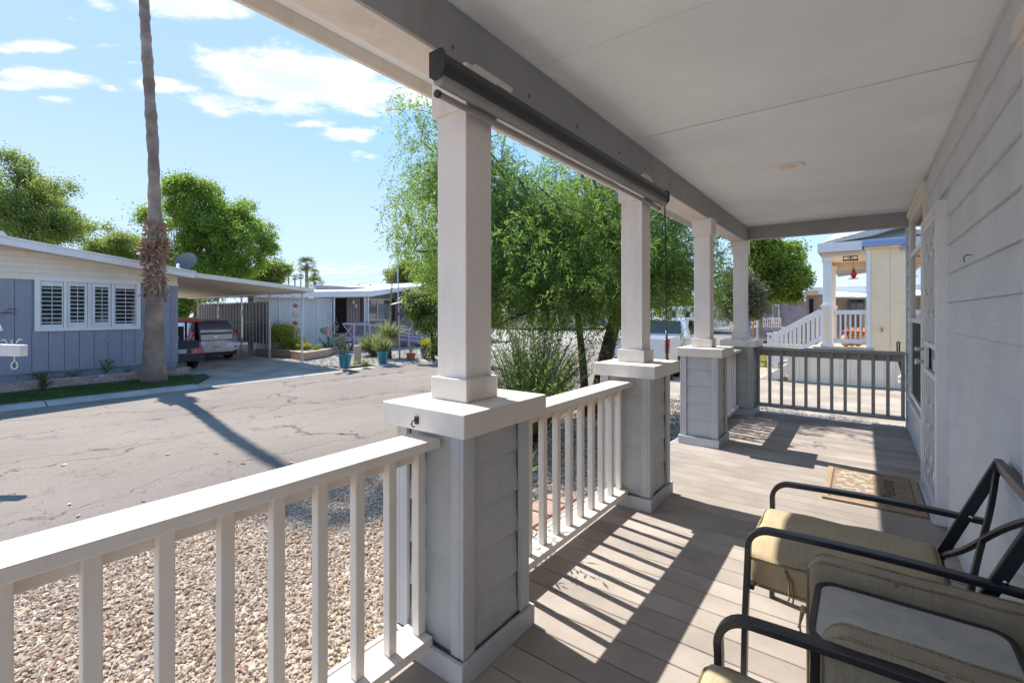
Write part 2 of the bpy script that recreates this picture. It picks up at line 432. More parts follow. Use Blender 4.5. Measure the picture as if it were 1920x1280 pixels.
class MB:
    def __init__(s):
        s.v, s.f, s.sm = [], [], []

    def add(s, vs, fs, smooth=False):
        b = len(s.v)
        s.v += [tuple(x) for x in vs]
        s.f += [tuple(i + b for i in q) for q in fs]
        s.sm += [smooth] * len(fs)
        return s

    def box(s, x0, x1, y0, y1, z0, z1):
        v = [(x, y, z) for z in (z0, z1) for y in (y0, y1) for x in (x0, x1)]
        return s.add(v, [(0, 2, 3, 1), (4, 5, 7, 6), (0, 1, 5, 4), (2, 6, 7, 3), (0, 4, 6, 2), (1, 3, 7, 5)])

    def obox(s, c, hx, hy, hz, m=None):
        m = m or Matrix.Identity(3)
        c = Vector(c)
        v = [c + m @ Vector((x, y, z)) for z in (-hz, hz) for y in (-hy, hy) for x in (-hx, hx)]
        return s.add(v, [(0, 2, 3, 1), (4, 5, 7, 6), (0, 1, 5, 4), (2, 6, 7, 3), (0, 4, 6, 2), (1, 3, 7, 5)])

    def bar(s, a, b, wd, ht, up=(0, 0, 1)):
        a, b = Vector(a), Vector(b)
        d = (b - a)
        L = d.length
        d.normalize()
        up = Vector(up)
        if abs(d.dot(up)) > .98:
            up = Vector((1, 0, 0))
        sx = d.cross(up).normalized()
        uz = sx.cross(d).normalized()
        m = Matrix((sx, d, uz)).transposed()
        return s.obox((a + b) / 2, wd / 2, L / 2, ht / 2, m)

    def tube(s, pts, rad, n=8, cap=True, smooth=True, sq=None):
        pts = [Vector(p) for p in pts]
        if not hasattr(rad, '__len__'):
            rad = [rad] * len(pts)
        vs, fs = [], []
        prev = None
        for i, p in enumerate(pts):
            d = (pts[min(i + 1, len(pts) - 1)] - pts[max(i - 1, 0)]).normalized()
            if prev is None:
                u = d.cross(Vector((0, 0, 1)))
                if u.length < .05:
                    u = d.cross(Vector((0, 1, 0)))
            else:
                u = prev - d * prev.dot(d)
            u.normalize()
            prev = u
            v2 = d.cross(u)
            for k in range(n):
                a = 2 * math.pi * k / n
                vs.append(p + (u * math.cos(a) + v2 * math.sin(a)) * rad[i])
        for i in range(len(pts) - 1):
            for k in range(n):
                fs.append((i * n + k, i * n + (k + 1) % n, (i + 1) * n + (k + 1) % n, (i + 1) * n + k))
        s.add(vs, fs, smooth)
        if cap:
            b = len(s.v) - len(vs)
            s.f += [tuple(b + k for k in range(n))[::-1], tuple(b + (len(pts) - 1) * n + k for k in range(n))]
            s.sm += [False, False]
        return s

    def ribbon(s, pts, wd, ht, side=(0, 1, 0), chamfer=0):
        """rectangular section swept along pts, 'wd' measured along side"""
        pts = [Vector(p) for p in pts]
        side = Vector(side).normalized()
        vs, fs = [], []
        for i, p in enumerate(pts):
            d = (pts[min(i + 1, len(pts) - 1)] - pts[max(i - 1, 0)]).normalized()
            nn = d.cross(side).normalized()
            for (a, b) in ((-1, -1), (1, -1), (1, 1), (-1, 1)):
                vs.append(p + side * (a * wd / 2) + nn * (b * ht / 2))
        for i in range(len(pts) - 1):
            for k in range(4):
                fs.append((i * 4 + k, i * 4 + (k + 1) % 4, (i + 1) * 4 + (k + 1) % 4, (i + 1) * 4 + k))
        fs.append((3, 2, 1, 0))
        L = (len(pts) - 1) * 4
        fs.append((L, L + 1, L + 2, L + 3))
        return s.add(vs, fs)

    def lathe(s, prof, c=(0, 0, 0), n=20, smooth=True):
        c = Vector(c)
        vs, fs = [], []
        for (r, z) in prof:
            for k in range(n):
                a = 2 * math.pi * k / n
                vs.append(c + Vector((r * math.cos(a), r * math.sin(a), z)))
        for i in range(len(prof) - 1):
            for k in range(n):
                fs.append((i * n + k, i * n + (k + 1) % n, (i + 1) * n + (k + 1) % n, (i + 1) * n + k))
        return s.add(vs, fs, smooth)

    def prism(s, poly, axis, a0, a1):
        """poly: list of 2-D points in the plane normal to axis; extruded a0..a1"""
        def P(p, a):
            return {'x': (a, p[0], p[1]), 'y': (p[0], a, p[1]), 'z': (p[0], p[1], a)}[axis]
        n = len(poly)
        vs = [P(p, a0) for p in poly] + [P(p, a1) for p in poly]
        fs = [tuple(range(n))[::-1], tuple(range(n, 2 * n))]
        fs += [(i, (i + 1) % n, n + (i + 1) % n, n + i) for i in range(n)]
        return s.add(vs, fs)

    def ball(s, c, r, n=10, m=7, sc=(1, 1, 1)):
        c = Vector(c)
        pr = []
        vs, fs = [], []
        for i in range(m + 1):
            t = math.pi * i / m
            for k in range(n):
                a = 2 * math.pi * k / n
                vs.append(c + Vector((r * sc[0] * math.sin(t) * math.cos(a), r * sc[1] * math.sin(t) * math.sin(a), r * sc[2] * math.cos(t))))
        for i in range(m):
            for k in range(n):
                fs.append((i * n + k, (i + 1) * n + k, (i + 1) * n + (k + 1) % n, i * n + (k + 1) % n))
        return s.add(vs, fs, True)

    def build(s, name, m, parent=None, bevel=0.0, world=True, seg=2):
        me = bpy.data.meshes.new(name)
        off = Vector((0, 0, 0))
        if parent is not None and world:
            off = WLOC.get(parent.name, Vector((0, 0, 0)))
        me.from_pydata([tuple(Vector(p) - off) for p in s.v], [], s.f)
        me.polygons.foreach_set('use_smooth', s.sm)
        me.materials.append(m)
        me.validate()
        me.update()
        o = bpy.data.objects.new(name, me)
        COL.objects.link(o)
        if parent is not None:
            o.parent = parent
        if bevel > 0:
            bv = o.modifiers.new('bevel', 'BEVEL')
            bv.width = bevel
            bv.segments = seg
            bv.limit_method = 'ANGLE'
            bv.harden_normals = False
        WLOC[o.name] = off
        return o


WLOC = {}


def tag(o, label=None, cat=None, group=None, kind=None):
    if label:
        o['label'] = label
    if cat:
        o['category'] = cat
    if group:
        o['group'] = group
    if kind:
        o['kind'] = kind
    return o


def thing(name, loc, label, cat, group=None, rz=0.0):
    o = bpy.data.objects.new(name, None)
    COL.objects.link(o)
    o.location = loc
    o.rotation_euler = (0, 0, rz)
    o.empty_display_size = .2
    WLOC[o.name] = Vector(loc)
    return tag(o, label, cat, group)


def struct(name):
    o = bpy.data.objects.new(name, None)
    COL.objects.link(o)
    o['kind'] = 'structure'
    WLOC[o.name] = Vector((0, 0, 0))
    return o


def copy_tree(o, parent=None):
    c = o.copy()
    COL.objects.link(c)
    c.parent = parent
    for ch in list(o.children):
        copy_tree(ch, c)
    return c


def npmesh(name, verts, quads, m, parent=None, smooth=False, tri=False):
    k = 3 if tri else 4
    me = bpy.data.meshes.new(name)
    off = WLOC.get(parent.name, Vector((0, 0, 0))) if parent is not None else Vector((0, 0, 0))
    verts = np.asarray(verts, dtype=np.float32) - np.array(off, dtype=np.float32)
    me.vertices.add(len(verts))
    me.vertices.foreach_set('co', verts.ravel())
    nf = len(quads)
    me.loops.add(nf * k)
    me.loops.foreach_set('vertex_index', np.asarray(quads, dtype=np.int32).ravel())
    me.polygons.add(nf)
    me.polygons.foreach_set('loop_start', np.arange(0, nf * k, k, dtype=np.int32))
    me.polygons.foreach_set('loop_total', np.full(nf, k, dtype=np.int32))
    me.polygons.foreach_set('use_smooth', np.full(nf, smooth, dtype=bool))
    me.materials.append(m)
    me.update(calc_edges=True)
    o = bpy.data.objects.new(name, me)
    COL.objects.link(o)
    if parent is not None:
        o.parent = parent
    return o


def leaf_quads(P, D, W, L, hw):
    """diamond leaves: base P, direction D (n,3), width dir W (n,3), length L, half width hw"""
    L = np.asarray(L).reshape(-1, 1)
    hw = np.asarray(hw).reshape(-1, 1)
    mid = P + D * L * 0.45
    v = np.stack([P, mid + W * hw, P + D * L, mid - W * hw], axis=1).reshape(-1, 3)
    q = np.arange(len(P) * 4).reshape(-1, 4)
    return v, q


def unit(a):
    return a / np.maximum(np.linalg.norm(a, axis=1, keepdims=True), 1e-9)


def rand_dir(n, rng=RNG):
    return unit(rng.normal(size=(n, 3)))


def perp(D, rng=RNG):
    return unit(np.cross(D, rand_dir(len(D), rng)))


def foliage(clusters, n_clump, per, leafL, leafW, droop=0.3, spread=0.35, shell=0.55, rng=RNG):
    """clusters: (cx,cy,cz,rx,ry,rz,weight). returns verts, quads"""
    cl = np.array([c[:6] for c in clusters], float)
    wt = np.array([c[6] if len(c) > 6 else c[3] * c[4] * c[5] for c in clusters], float)
    idx = rng.choice(len(cl), n_clump, p=wt / wt.sum())
    d = rand_dir(n_clump, rng)
    r = rng.random(n_clump) ** (1 / 3.0) * (1 - shell) + shell
    r *= rng.normal(1, .06, n_clump)
    ctr = cl[idx, :3] + d * cl[idx, 3:6] * r[:, None]
    sz = rng.lognormal(0, .35, n_clump) * spread
    P = np.repeat(ctr, per, axis=0)
    s = np.repeat(sz, per)[:, None]
    off = np.clip(rng.normal(size=P.shape), -1.7, 1.7) * s * 0.42
    P = P + off
    D = unit(rng.normal(size=P.shape) + off * 1.2 / s + np.array([0, 0, -droop * 3]))
    L = leafL * rng.uniform(.6, 1.3, len(P))
    return leaf_quads(P, D, perp(D, rng), L, L * leafW)


def branches(mb, base, targets, r0, fork_h, n=7, rng=RNG, wob=.12):
    base = Vector(base)
    top = Vector((base.x + rng.normal() * .1, base.y + rng.normal() * .1, fork_h))
    mb.tube([base, base.lerp(top, .15), base.lerp(top, .6), top], [r0 * 1.35, r0, r0 * .85, r0 * .75], n + 3)
    for t in targets:
        t = Vector(t)
        L = (t - top).length
        k = 6
        pts = []
        for i in range(k + 1):
            f = i / k
            p = top.lerp(t, f) + Vector(rng.normal(size=3)) * wob * L * .25 * math.sin(math.pi * f)
            p.z += .12 * L * math.sin(math.pi * f)
            pts.append(p)
        mb.tube(pts, [r0 * .55 * (1 - .85 * i / k) + .006 for i in range(k + 1)], n)
        for j in range(4):
            i = int(rng.integers(2, k))
            q = pts[i] + Vector(np.clip(rng.normal(size=3), -1.2, 1.2)) * L * .16
            mid = pts[i].lerp(q, .5) + Vector(rng.normal(size=3)) * L * .04
            mb.tube([pts[i], mid, q], [r0 * .2, r0 * .12, .004], 5)


def tree(name, base, clusters, fork_h, r0, lm, label, n_clump=500, per=40, leafL=.12, leafW=.3, droop=.3, spread=.35, bark='bark', group=None, cat='tree', shell=.55):
    t = thing(name, base, label, cat, group)
    mb = MB()
    branches(mb, base, [c[:3] for c in clusters], r0, fork_h)
    mb.build('trunk', M[bark], t)
    sub = []
    for c_ in clusters:
        k = 13
        ds = rand_dir(k)
        for d_ in ds:
            f = RNG.uniform(.35, 1.12)
            s_ = RNG.uniform(.14, .34)
            sub.append((c_[0] + d_[0] * c_[3] * f, c_[1] + d_[1] * c_[4] * f, c_[2] + d_[2] * c_[5] * f, c_[3] * s_, c_[4] * s_, c_[5] * s_ * .7, c_[3] ** 2 * s_ ** 2))
    v, q = foliage(sub, n_clump, per, leafL, leafW, droop, spread, shell)
    c = npmesh('crown', v, q, LEAF[lm], t)
    c['kind'] = 'stuff'
    return t


G_STREET, G_YARD, G_LOT = -0.65, -0.60, -0.52

# ================================================================== GROUND
def ground_mat(kind):
    m = bpy.data.materials.new(kind)
    m.use_nodes = True
    t = m.node_tree
    t.nodes.clear()
    g = NG(t)
    o = g.n('ShaderNodeOutputMaterial')
    p = g.n('ShaderNodeBsdfPrincipled')
    g.link(p.outputs[0], o.inputs[0])
    c = g.n('ShaderNodeTexCoord').outputs['Object']
    p.inputs['Roughness'].default_value = .92
    p.inputs['Specular IOR Level'].default_value = .25
    if kind == 'aged_asphalt':
        big = g.noise(c, .35, 4)
        fine = g.noise(c, 70, 5, .75)
        grit = g.n('ShaderNodeTexVoronoi')
        g.put(grit.inputs['Vector'], c)
        grit.inputs['Scale'].default_value = 90
        col = g.mix(g.smooth(big, .3, .7), (0.178, 0.148, 0.120), (0.230, 0.194, 0.160))
        st = g.noise(g.mapping(c, (1.1, .12, 1)), 1.4, 4)
        col = g.mix(g.m('MULTIPLY', g.smooth(st, .5, .75), .22), col, (0.15, 0.133, 0.12))
        col = g.mix(g.m('MULTIPLY', g.smooth(fine, .40, .70), .6), col, (0.37, 0.315, 0.26))
        col = g.mix(g.m('MULTIPLY', g.smooth(grit.outputs['Color'], .75, 1.0), .35), col, (0.12, 0.11, 0.10))
        # darker strip towards the gravel edge, its border broken by noise
        sp = g.n('ShaderNodeSeparateXYZ')
        g.put(sp.inputs[0], c)
        edge = g.smooth(g.m('ADD', sp.outputs[0], g.m('MULTIPLY', g.noise(c, .8, 3), .8)), -7.4, -5.6)
        col = g.mix(g.m('MULTIPLY', edge, .35), col, (0.15, 0.13, 0.123))
        stain = g.smooth(g.noise(g.mapping(c, (1, .55, 1), (4, 2, 0)), .9, 6, .7), .56, .68)
        col = g.mix(g.m('MULTIPLY', stain, .35), col, (0.115, 0.098, 0.085))
        dist = g.n('ShaderNodeTexNoise')
        g.put(dist.inputs['Vector'], c)
        dist.inputs['Scale'].default_value = .7
        dist.inputs['Detail'].default_value = 7
        dist.inputs['Roughness'].default_value = .62
        dv = g.n('ShaderNodeVectorMath', operation='SCALE')
        g.put(dv.inputs[0], dist.outputs['Color'])
        dv.inputs[3].default_value = 2.3
        av = g.n('ShaderNodeVectorMath', operation='ADD')
        g.put(av.inputs[0], c)
        g.put(av.inputs[1], dv.outputs[0])

        def crack(scale, rot, wdt, seed, amt):
            vv = g.n('ShaderNodeTexVoronoi', feature='DISTANCE_TO_EDGE')
            g.put(vv.inputs['Vector'], g.mapping(av.outputs[0], scale, (seed, seed * 1.7, 0), (0, 0, rot)))
            vv.inputs['Scale'].default_value = 1
            ed = vv.outputs['Distance']
            wv = g.m('MULTIPLY', g.m('ADD', g.noise(c, 3.5, 4), -.22), wdt)
            f = g.m('SUBTRACT', 1.0, g.m('DIVIDE', ed, g.m('MAXIMUM', wv, .0008)), clamp=True)
            gate = g.smooth(g.noise(c, .45, 2), .30, .44)
            return g.m('MULTIPLY', g.m('MULTIPLY', f, gate), amt)
        k1 = crack((.52, .17, .01), .10, .034, 3.1, 1.0)
        k2 = crack((.9, .42, .01), .4, .016, 9.3, .6)
        k = g.m('MAXIMUM', k1, k2)
        col = g.mix(g.m('MULTIPLY', k, .85), col, (0.055, 0.045, 0.04))
        g.put(p.inputs['Base Color'], col)
        b = g.n('ShaderNodeBump')
        b.inputs['Strength'].default_value = .6
        b.inputs['Distance'].default_value = .01
        g.put(b.inputs['Height'], g.m('SUBTRACT', g.m('MULTIPLY', fine, .6), k))
        g.link(b.outputs[0], p.inputs['Normal'])
    else:
        # desert lot: crushed rock and dust
        v = g.n('ShaderNodeTexVoronoi')
        g.put(v.inputs['Vector'], c)
        v.inputs['Scale'].default_value = 26
        a, b_, d_ = {'crushed_rock': ((0.40, 0.31, 0.22), (0.25, 0.19, 0.14), (0.52, 0.44, 0.35)),
                     'lawn_soil': ((0.05, 0.085, 0.028), (0.035, 0.06, 0.02), (0.10, 0.09, 0.045)),
                     'green_crushed_rock': ((0.33, 0.31, 0.26), (0.22, 0.22, 0.19), (0.44, 0.40, 0.34)),
                     'far_ground': ((0.34, 0.28, 0.22), (0.24, 0.20, 0.16), (0.42, 0.36, 0.30))}[kind]
        col = g.mix(g.smooth(g.noise(c, .8, 4), .35, .65), a, b_)
        col = g.mix(g.smooth(v.outputs['Color'], .2, .8), col, d_)
        g.put(p.inputs['Base Color'], col)
        b = g.n('ShaderNodeBump')
        b.inputs['Strength'].default_value = .8
        b.inputs['Distance'].default_value = .02
        g.put(b.inputs['Height'], v.outputs['Distance'])
        g.link(b.outputs[0], p.inputs['Normal'])
    return m


def KX(y):
    """x of the far kerb face along the street"""
    return -14.50 - .036 * y


def sheet(name, pts, z, m, kind='structure'):
    mb = MB()
    mb.add([(x, y, z if not isinstance(z, (list, tuple)) else z[i]) for i, (x, y) in enumerate(pts)], [tuple(range(len(pts)))])
    return tag(mb.build(name, m), kind=kind)


GM = {k: ground_mat(k) for k in ('aged_asphalt', 'crushed_rock', 'lawn_soil', 'green_crushed_rock', 'far_ground')}
sheet('ground', [(-900, -300), (900, -300), (900, 1200), (-900, 1200)], -0.70, GM['far_ground'])
sheet('street', [(KX(-40), -40), (-5.0, -40), (-5.0, 90), (KX(90), 90)], G_STREET, GM['aged_asphalt'])
sheet('gravel_yard', [(-5.0, -12), (-1.2, -12), (-1.2, 12), (-5.0, 12)], [G_STREET + .01, -.62, -.62, G_STREET + .01], GM['crushed_rock'])
sheet('side_yard', [(-5.0, 12.0), (-1.2, 12), (-1.2, 7.0), (8, 7.0), (8, 10.3), (-2.6, 11.3), (-3.2, 16.5), (-5, 16.5)][::-1], -.615, GM['crushed_rock'])
sheet('neighbour_driveway', [(-5.0, 11.2), (9, 8.9), (9, 15.9), (-1.6, 15.9), (-1.9, 16.1), (-5.0, 14.4)], -.605, M['concrete'])
sheet('neighbour_yard', [(-5.0, 14.4), (-1.9, 16.1), (9, 15.9), (9, 60), (-5.0, 60)], -.61, GM['crushed_rock'])
sheet('far_lot', [(KX(-20) - .2, -20), (KX(4.9) - .16, 4.9), (-17.2, 5.2), (-60, 5.2), (-60, -20)], -.56, GM['green_crushed_rock'])
sheet('far_lot', [(KX(9.95) - .16, 9.95), (KX(90) - .16, 90), (-60, 90), (-60, 9.76), (-17.2, 9.76)], -.555, GM['green_crushed_rock'])
# driveway apron of the carport
drv = MB()
drv.add([(KX(4.9) - .155, 4.9, -.618), (KX(9.95) - .155, 9.95, -.618), (-17.2, 9.75, -.53), (-17.2, 5.45, -.53), (-33, 9.75, -.52), (-33, 4.6, -.52), (-17.3, 4.6, -.525)],
        [(0, 1, 2, 3), (3, 2, 4, 5, 6)])
tag(drv.build('carport_driveway', M['concrete']), kind='structure')

# kerb: long concrete gutter pieces with joints, child pieces of the kerb
kerb = struct('kerb')
y = -6.9
while y < 60:
    y2 = y + 3.0
    drop = 5.1 < (y + y2) / 2 < 11
    mb = MB()
    a0, a1 = KX(y + .012), KX(y2 - .012)
    hh = .025 if drop else .075
    z0 = G_STREET - .03
    vs = []
    for (xx, yy) in ((a0, y + .012), (a1, y2 - .012)):
        vs += [(xx + .30, yy, G_STREET + .004), (xx + .06, yy, G_STREET + hh), (xx - .16, yy, G_STREET + hh + .008), (xx - .16, yy, z0), (xx + .30, yy, z0)]
    mb.add(vs, [(0, 5, 6, 1), (1, 6, 7, 2), (2, 7, 8, 3), (0, 1, 2, 3, 4), (9, 8, 7, 6, 5)])
    mb.build('kerb_piece', M['kerb'], kerb)
    y = y2

# ---- lawn strip in front of the blue house
LX = lambda y: KX(y) - .16
lawn = MB()
lawn.add([(LX(-8), -8, -.572), (LX(2.9), 2.9, -.572), (LX(3.1), 3.1, -.572), (LX(5.1), 5.1, -.572), (-15.9, 5.9, -.53), (-16.4, 5.9, -.48), (-16.1, 2.9, -.48), (-15.35, -8, -.48)], [(0, 1, 6, 7), (1, 2, 3, 4, 6), (4, 5, 6)])
tag(lawn.build('lawn', GM['lawn_soil']), kind='structure')
n = 42000
yy = RNG.uniform(-3, 5.5, n)
ff = RNG.random(n)
x0 = np.array([LX(v) for v in yy]) + .02
x1 = -16.35 + (5.9 - yy) * .07
lim = np.where(yy > 5.0, .75, 1.0)
xx = x0 + (x1 - x0) * ff
keep = ~((yy > 5.0) & (ff < (yy - 5.0) * 1.6))
xx, yy, ff = xx[keep], yy[keep], ff[keep]
P = np.stack([xx, yy, -.572 + .085 * ff], 1)
D = unit(np.stack([RNG.normal(0, .5, len(P)), RNG.normal(0, .5, len(P)), np.ones(len(P))], 1))
v, q = leaf_quads(P, D, perp(D), RNG.uniform(.03, .075, len(P)), RNG.uniform(.003, .007, len(P)))
o = npmesh('grass', v, q, LEAF['grass'])
tag(o, 'short green lawn grass between the kerb and the low brick planter', 'grass', kind='stuff')


# ---- stones
def stones(name, n, region, size, stops, label, z, cat='gravel'):
    base = np.array([(0, 0, 1), (0.94, 0, .1), (.29, .89, -.05), (-.76, .55, .08), (-.76, -.55, -.06), (.29, -.89, .1), (0, 0, -1)], float)
    tr = np.array([(0, 1, 2), (0, 2, 3), (0, 3, 4), (0, 4, 5), (0, 5, 1), (6, 2, 1), (6, 3, 2), (6, 4, 3), (6, 5, 4), (6, 1, 5)])
    P = region(n)
    n = len(P)
    s = size * RNG.lognormal(0, .28, n)
    V = base[None] * RNG.uniform(.72, 1.28, (n, 7, 1)) * s[:, None, None] * np.stack([RNG.uniform(.8, 1.3, n), RNG.uniform(.6, 1.0, n), RNG.uniform(.45, .8, n)], 1)[:, None, :]
    a, b = RNG.uniform(0, 6.28, n), RNG.normal(0, .45, n)
    ca, sa, cb, sb = np.cos(a), np.sin(a), np.cos(b), np.sin(b)
    x, yv, zv = V[..., 0], V[..., 1], V[..., 2]
    x2 = x * cb[:, None] + zv * sb[:, None]
    z2 = -x * sb[:, None] + zv * cb[:, None]
    x3 = x2 * ca[:, None] - yv * sa[:, None]
    y3 = x2 * sa[:, None] + yv * ca[:, None]
    V = np.stack([x3, y3, z2], -1) + P[:, None, :]
    T = tr[None] + (np.arange(n) * 7)[:, None, None]
    m = islandmat(name + '_stone', stops)
    o = npmesh(name, V.reshape(-1, 3), T.reshape(-1, 3), m, tri=True)
    tag(o, label, cat, kind='stuff')
    return o


def near_region(n):
    x = RNG.uniform(-4.95, -1.25, n)
    y = RNG.uniform(-.4, 4.2, n)
    keep = (y > -.9 - x * .15 - .4) & ~((y > 3.3) & (x > -2.3))
    x, y = x[keep], y[keep]
    layer = RNG.random(len(x)) ** 2 * .018
    z = -.62 - (x + 1.2) / (-3.8) * .02 + layer
    return np.stack([x, y, z], 1)


GST = [(0, (.46, .36, .27)), (.2, (.46, .33, .22)), (.4, (.53, .44, .35)), (.6, (.43, .32, .22)), (.8, (.58, .51, .43)), (.93, (.33, .25, .18)), (.98, (.34, .16, .09)), (1, (.30, .28, .26))]
stones('gravel', 46000, near_region, .0142, GST, 'tan and cream crushed gravel spread over the yard behind the porch railing', -.6)


def mid_region(n):
    x = RNG.uniform(-4.9, -1.3, n)
    y = RNG.uniform(4.2, 11.5, n)
    return np.stack([x, y, np.full(n, -.612)], 1)


stones('gravel', 9000, mid_region, .026, [(0, (.30, .26, .23)), (.4, (.45, .38, .32)), (.8, (.2, .18, .17)), (1, (.6, .56, .5))],
       'dark mixed pebbles under the weeping tree beside the porch', -.6)


def side_region(n):
    x = RNG.uniform(-1.3, 2.0, n)
    y = RNG.uniform(7.7, 10.9, n)
    k = y < 11.25 - (x + 2.6) * .16
    return np.stack([x[k], y[k], np.full(k.sum(), -.607)], 1)


stones('gravel', 9000, side_region, .024, [(0, (.30, .22, .19)), (.4, (.45, .36, .30)), (.8, (.22, .18, .17)), (1, (.6, .56, .5))],
       'reddish brown gravel strip between the far porch railing and the concrete driveway', -.6)


def lot_region(n):
    x = RNG.uniform(-22, -15, n)
    y = RNG.uniform(9.6, 19, n)
    k = x < KX(9.6) - .2 - .036 * (y - 9.6)
    return np.stack([x[k], y[k], np.full(k.sum(), -.552)], 1)


stones('gravel', 9000, lot_region, .03, [(0, (.33, .31, .26)), (.4, (.48, .43, .36)), (.8, (.25, .26, .23)), (1, (.58, .52, .45))],
       'greyish crushed rock yard in front of the white mobile home', -.55)

# leaves fallen on the street
for (u, v_) in ((405, 851), (455, 869), (545, 868), (130, 946), (147, 968), (268, 940), (660, 808), (32, 882), (120, 872), (315, 852), (640, 813), (200, 762), (430, 865)):
    p = atz(u, v_, G_STREET)
    th = thing('fallen_leaf', (p.x, p.y, G_STREET + .005), 'small dry brown leaf lying on the sunlit asphalt', 'leaf', 'dry leaves scattered on the street')
    mb = MB()
    s = random.uniform(.035, .065)
    a = random.uniform(0, 6)
    c_, s_ = math.cos(a) * s, math.sin(a) * s
    mb.add([(c_, s_, .012), (-s_ * .5, c_ * .5, .0), (-c_, -s_, .014), (s_ * .5, -c_ * .5, .003), (0, 0, .001)], [(0, 1, 4), (1, 2, 4), (2, 3, 4), (3, 0, 4)])
    mb.build('blade', LEAF['dead'], th, world=False)

# reddish pavers beside the porch
pav = struct('paver_path')
for i in range(8):
    for j in range(2):
        mb = MB()
        cx, cy = -2.25 - .33 * j, 2.7 + .33 * i
        if cy > 4.6:
            continue
        mb.box(cx - .15, cx + .15, cy - .15, cy + .15, -.62, -.575)
        mb.build('paver', M['paver'], pav, bevel=.006)

# ================================================================== PORCH
WX = 0.44          # wall plane
DECK_Y0, DECK_Y1 = -1.3, 7.46
deck = struct('porch_deck')
k = 0
y = DECK_Y0
while y < DECK_Y1 - .05:
    mb = MB()
    w_ = .1385
    mb.box(-1.63, WX - .004, y, y + w_, -.03, 0)
    mb.build('deck_board', M['deck'], deck, bevel=.003, seg=1)
    y += .1435
mb = MB()
mb.box(-1.66, -1.635, DECK_Y0, DECK_Y1, -.20, -.002)
mb.box(-1.635, WX, DECK_Y1 - .02, DECK_Y1 + .02, -.20, -.002)
mb.build('rim_board', M['graytrim'], deck, bevel=.003)
mb = MB()
mb.box(-1.60, -1.58, DECK_Y0, DECK_Y1 - .05, -.62, -.20)
mb.box(-1.58, WX, DECK_Y1 - .06, DECK_Y1 - .04, -.62, -.20)
mb.build('skirting', M['gray'], deck)
# unseen dark slab under the boards, closes the gaps against light
mb = MB()
mb.box(-1.57, WX, DECK_Y0, DECK_Y1 - .07, -.10, -.05)
mb.build('under_deck', M['dark'], deck)


def column(loc, label):
    t = thing('porch_column', loc, label, 'porch column', 'grey pedestals with square white porch columns')
    HX, HY = .190, .215
    def B(name, m, *a, bev=.004):
        mb = MB()
        for q_ in a:
            mb.box(*q_)
        return mb.build(name, m, t, bevel=bev, world=False)
    B('core', M['gray'], (-HX + .03, HX - .03, -HY + .03, HY - .03, 0, .92))
    b = HX + .015
    c = HY + .022
    B('base_board', M['graytrim'], (-b, b, -c, -c + .02, 0, .088))
    B('base_board', M['graytrim'], (-b, b, c - .02, c, 0, .088))
    B('base_board', M['graytrim'], (b - .02, b, -c + .0205, c - .0205, 0, .0875))
    B('base_board', M['graytrim'], (-b, -b + .02, -c + .0205, c - .0205, 0, .0875))
    tw = .065
    for sx in (-1, 1):
        for sy in (-1, 1):
            mb = MB()
            x1, x2 = sorted((sx * HX, sx * (HX - .018)))
            y1, y2 = sorted((sy * HY, sy * (HY - tw)))
            mb.box(x1, x2, y1, y2, .089, .93)
            x1, x2 = sorted((sx * (HX - .0182), sx * (HX - tw)))
            y1, y2 = sorted((sy * HY, sy * (HY - .018)))
            mb.box(x1, x2, y1, y2, .089, .93)
            mb.build('corner_trim', M['graytrim'], t, bevel=.003, world=False)
    z = .089
    pitch = .176
    while z < .92:
        z2 = min(z + pitch - .003, .93)
        lap = .010
        for sy in (-1, 1):
            ys, yb = sy * (HY - .018), sy * (HY - .030)
            mb = MB()
            poly = [(yb, z), (ys + sy * 0.003, z + .001), (ys - sy * .009, z2), (yb, z2)]
            mb.prism(poly, 'x', -HX + tw + .001, HX - tw - .001)
            mb.build('siding_board', M['gray'], t, world=False)
        for sx in (-1, 1):
            xs, xb = sx * (HX - .018), sx * (HX - .030)
            mb = MB()
            poly = [(xb, z), (xs + sx * 0.003, z + .001), (xs - sx * .009, z2), (xb, z2)]
            mb.prism(poly, 'y', -HY + tw + .001, HY - tw - .001)
            mb.build('siding_board', M['gray'], t, world=False)
        z += pitch
    mb = MB()
    mb.box(-HX - .022, HX + .055, -HY - .055, HY + .055, .931, 1.02)
    cap = mb.build('cap', M['trim'], t, bevel=.004, world=False)
    mb = MB()
    mb.box(-.082, .082, -.082, .082, 1.0205, 2.390)
    mb.build('post', M['trimv'], t, bevel=.004, world=False)
    mb = MB()
    for (x1, x2, y1, y2) in ((-.102, .102, -.102, -.083), (-.102, .102, .083, .102), (.083, .102, -.0825, .0825), (-.102, -.083, -.0825, .0825)):
        mb.box(x1, x2, y1, y2, 1.021, 1.113)
    mb.build('post_collar', M['trim'], t, bevel=.003, world=False)
    mb = MB()
    for (x1, x2, y1, y2) in ((-.100, .100, -.100, -.083), (-.100, .100, .083, .100), (.083, .100, -.0825, .0825), (-.100, -.083, -.0825, .0825)):
        mb.box(x1, x2, y1, y2, 2.215, 2.394)
    mb.build('capital', M['trimv'], t, bevel=.003, world=False)
    return t


CX = -1.375
CYS = [1.495, 3.40, 5.31, 7.22]
LBL = ['nearest porch column on its grey pedestal, black hook on the cap, under the left end of the awning',
       'second porch column from the camera, behind the black awning rod and nearer railing end',
       'third porch column, free standing at the far side of the step opening in the railing',
       'farthest porch column at the deck corner where the far grey railing begins']
col0 = column((CX, CYS[0], 0), LBL[0])
for cy, lb in zip(CYS[1:], LBL[1:]):
    c_ = copy_tree(col0)
    c_.location = (CX, cy, 0)
    c_['label'] = lb

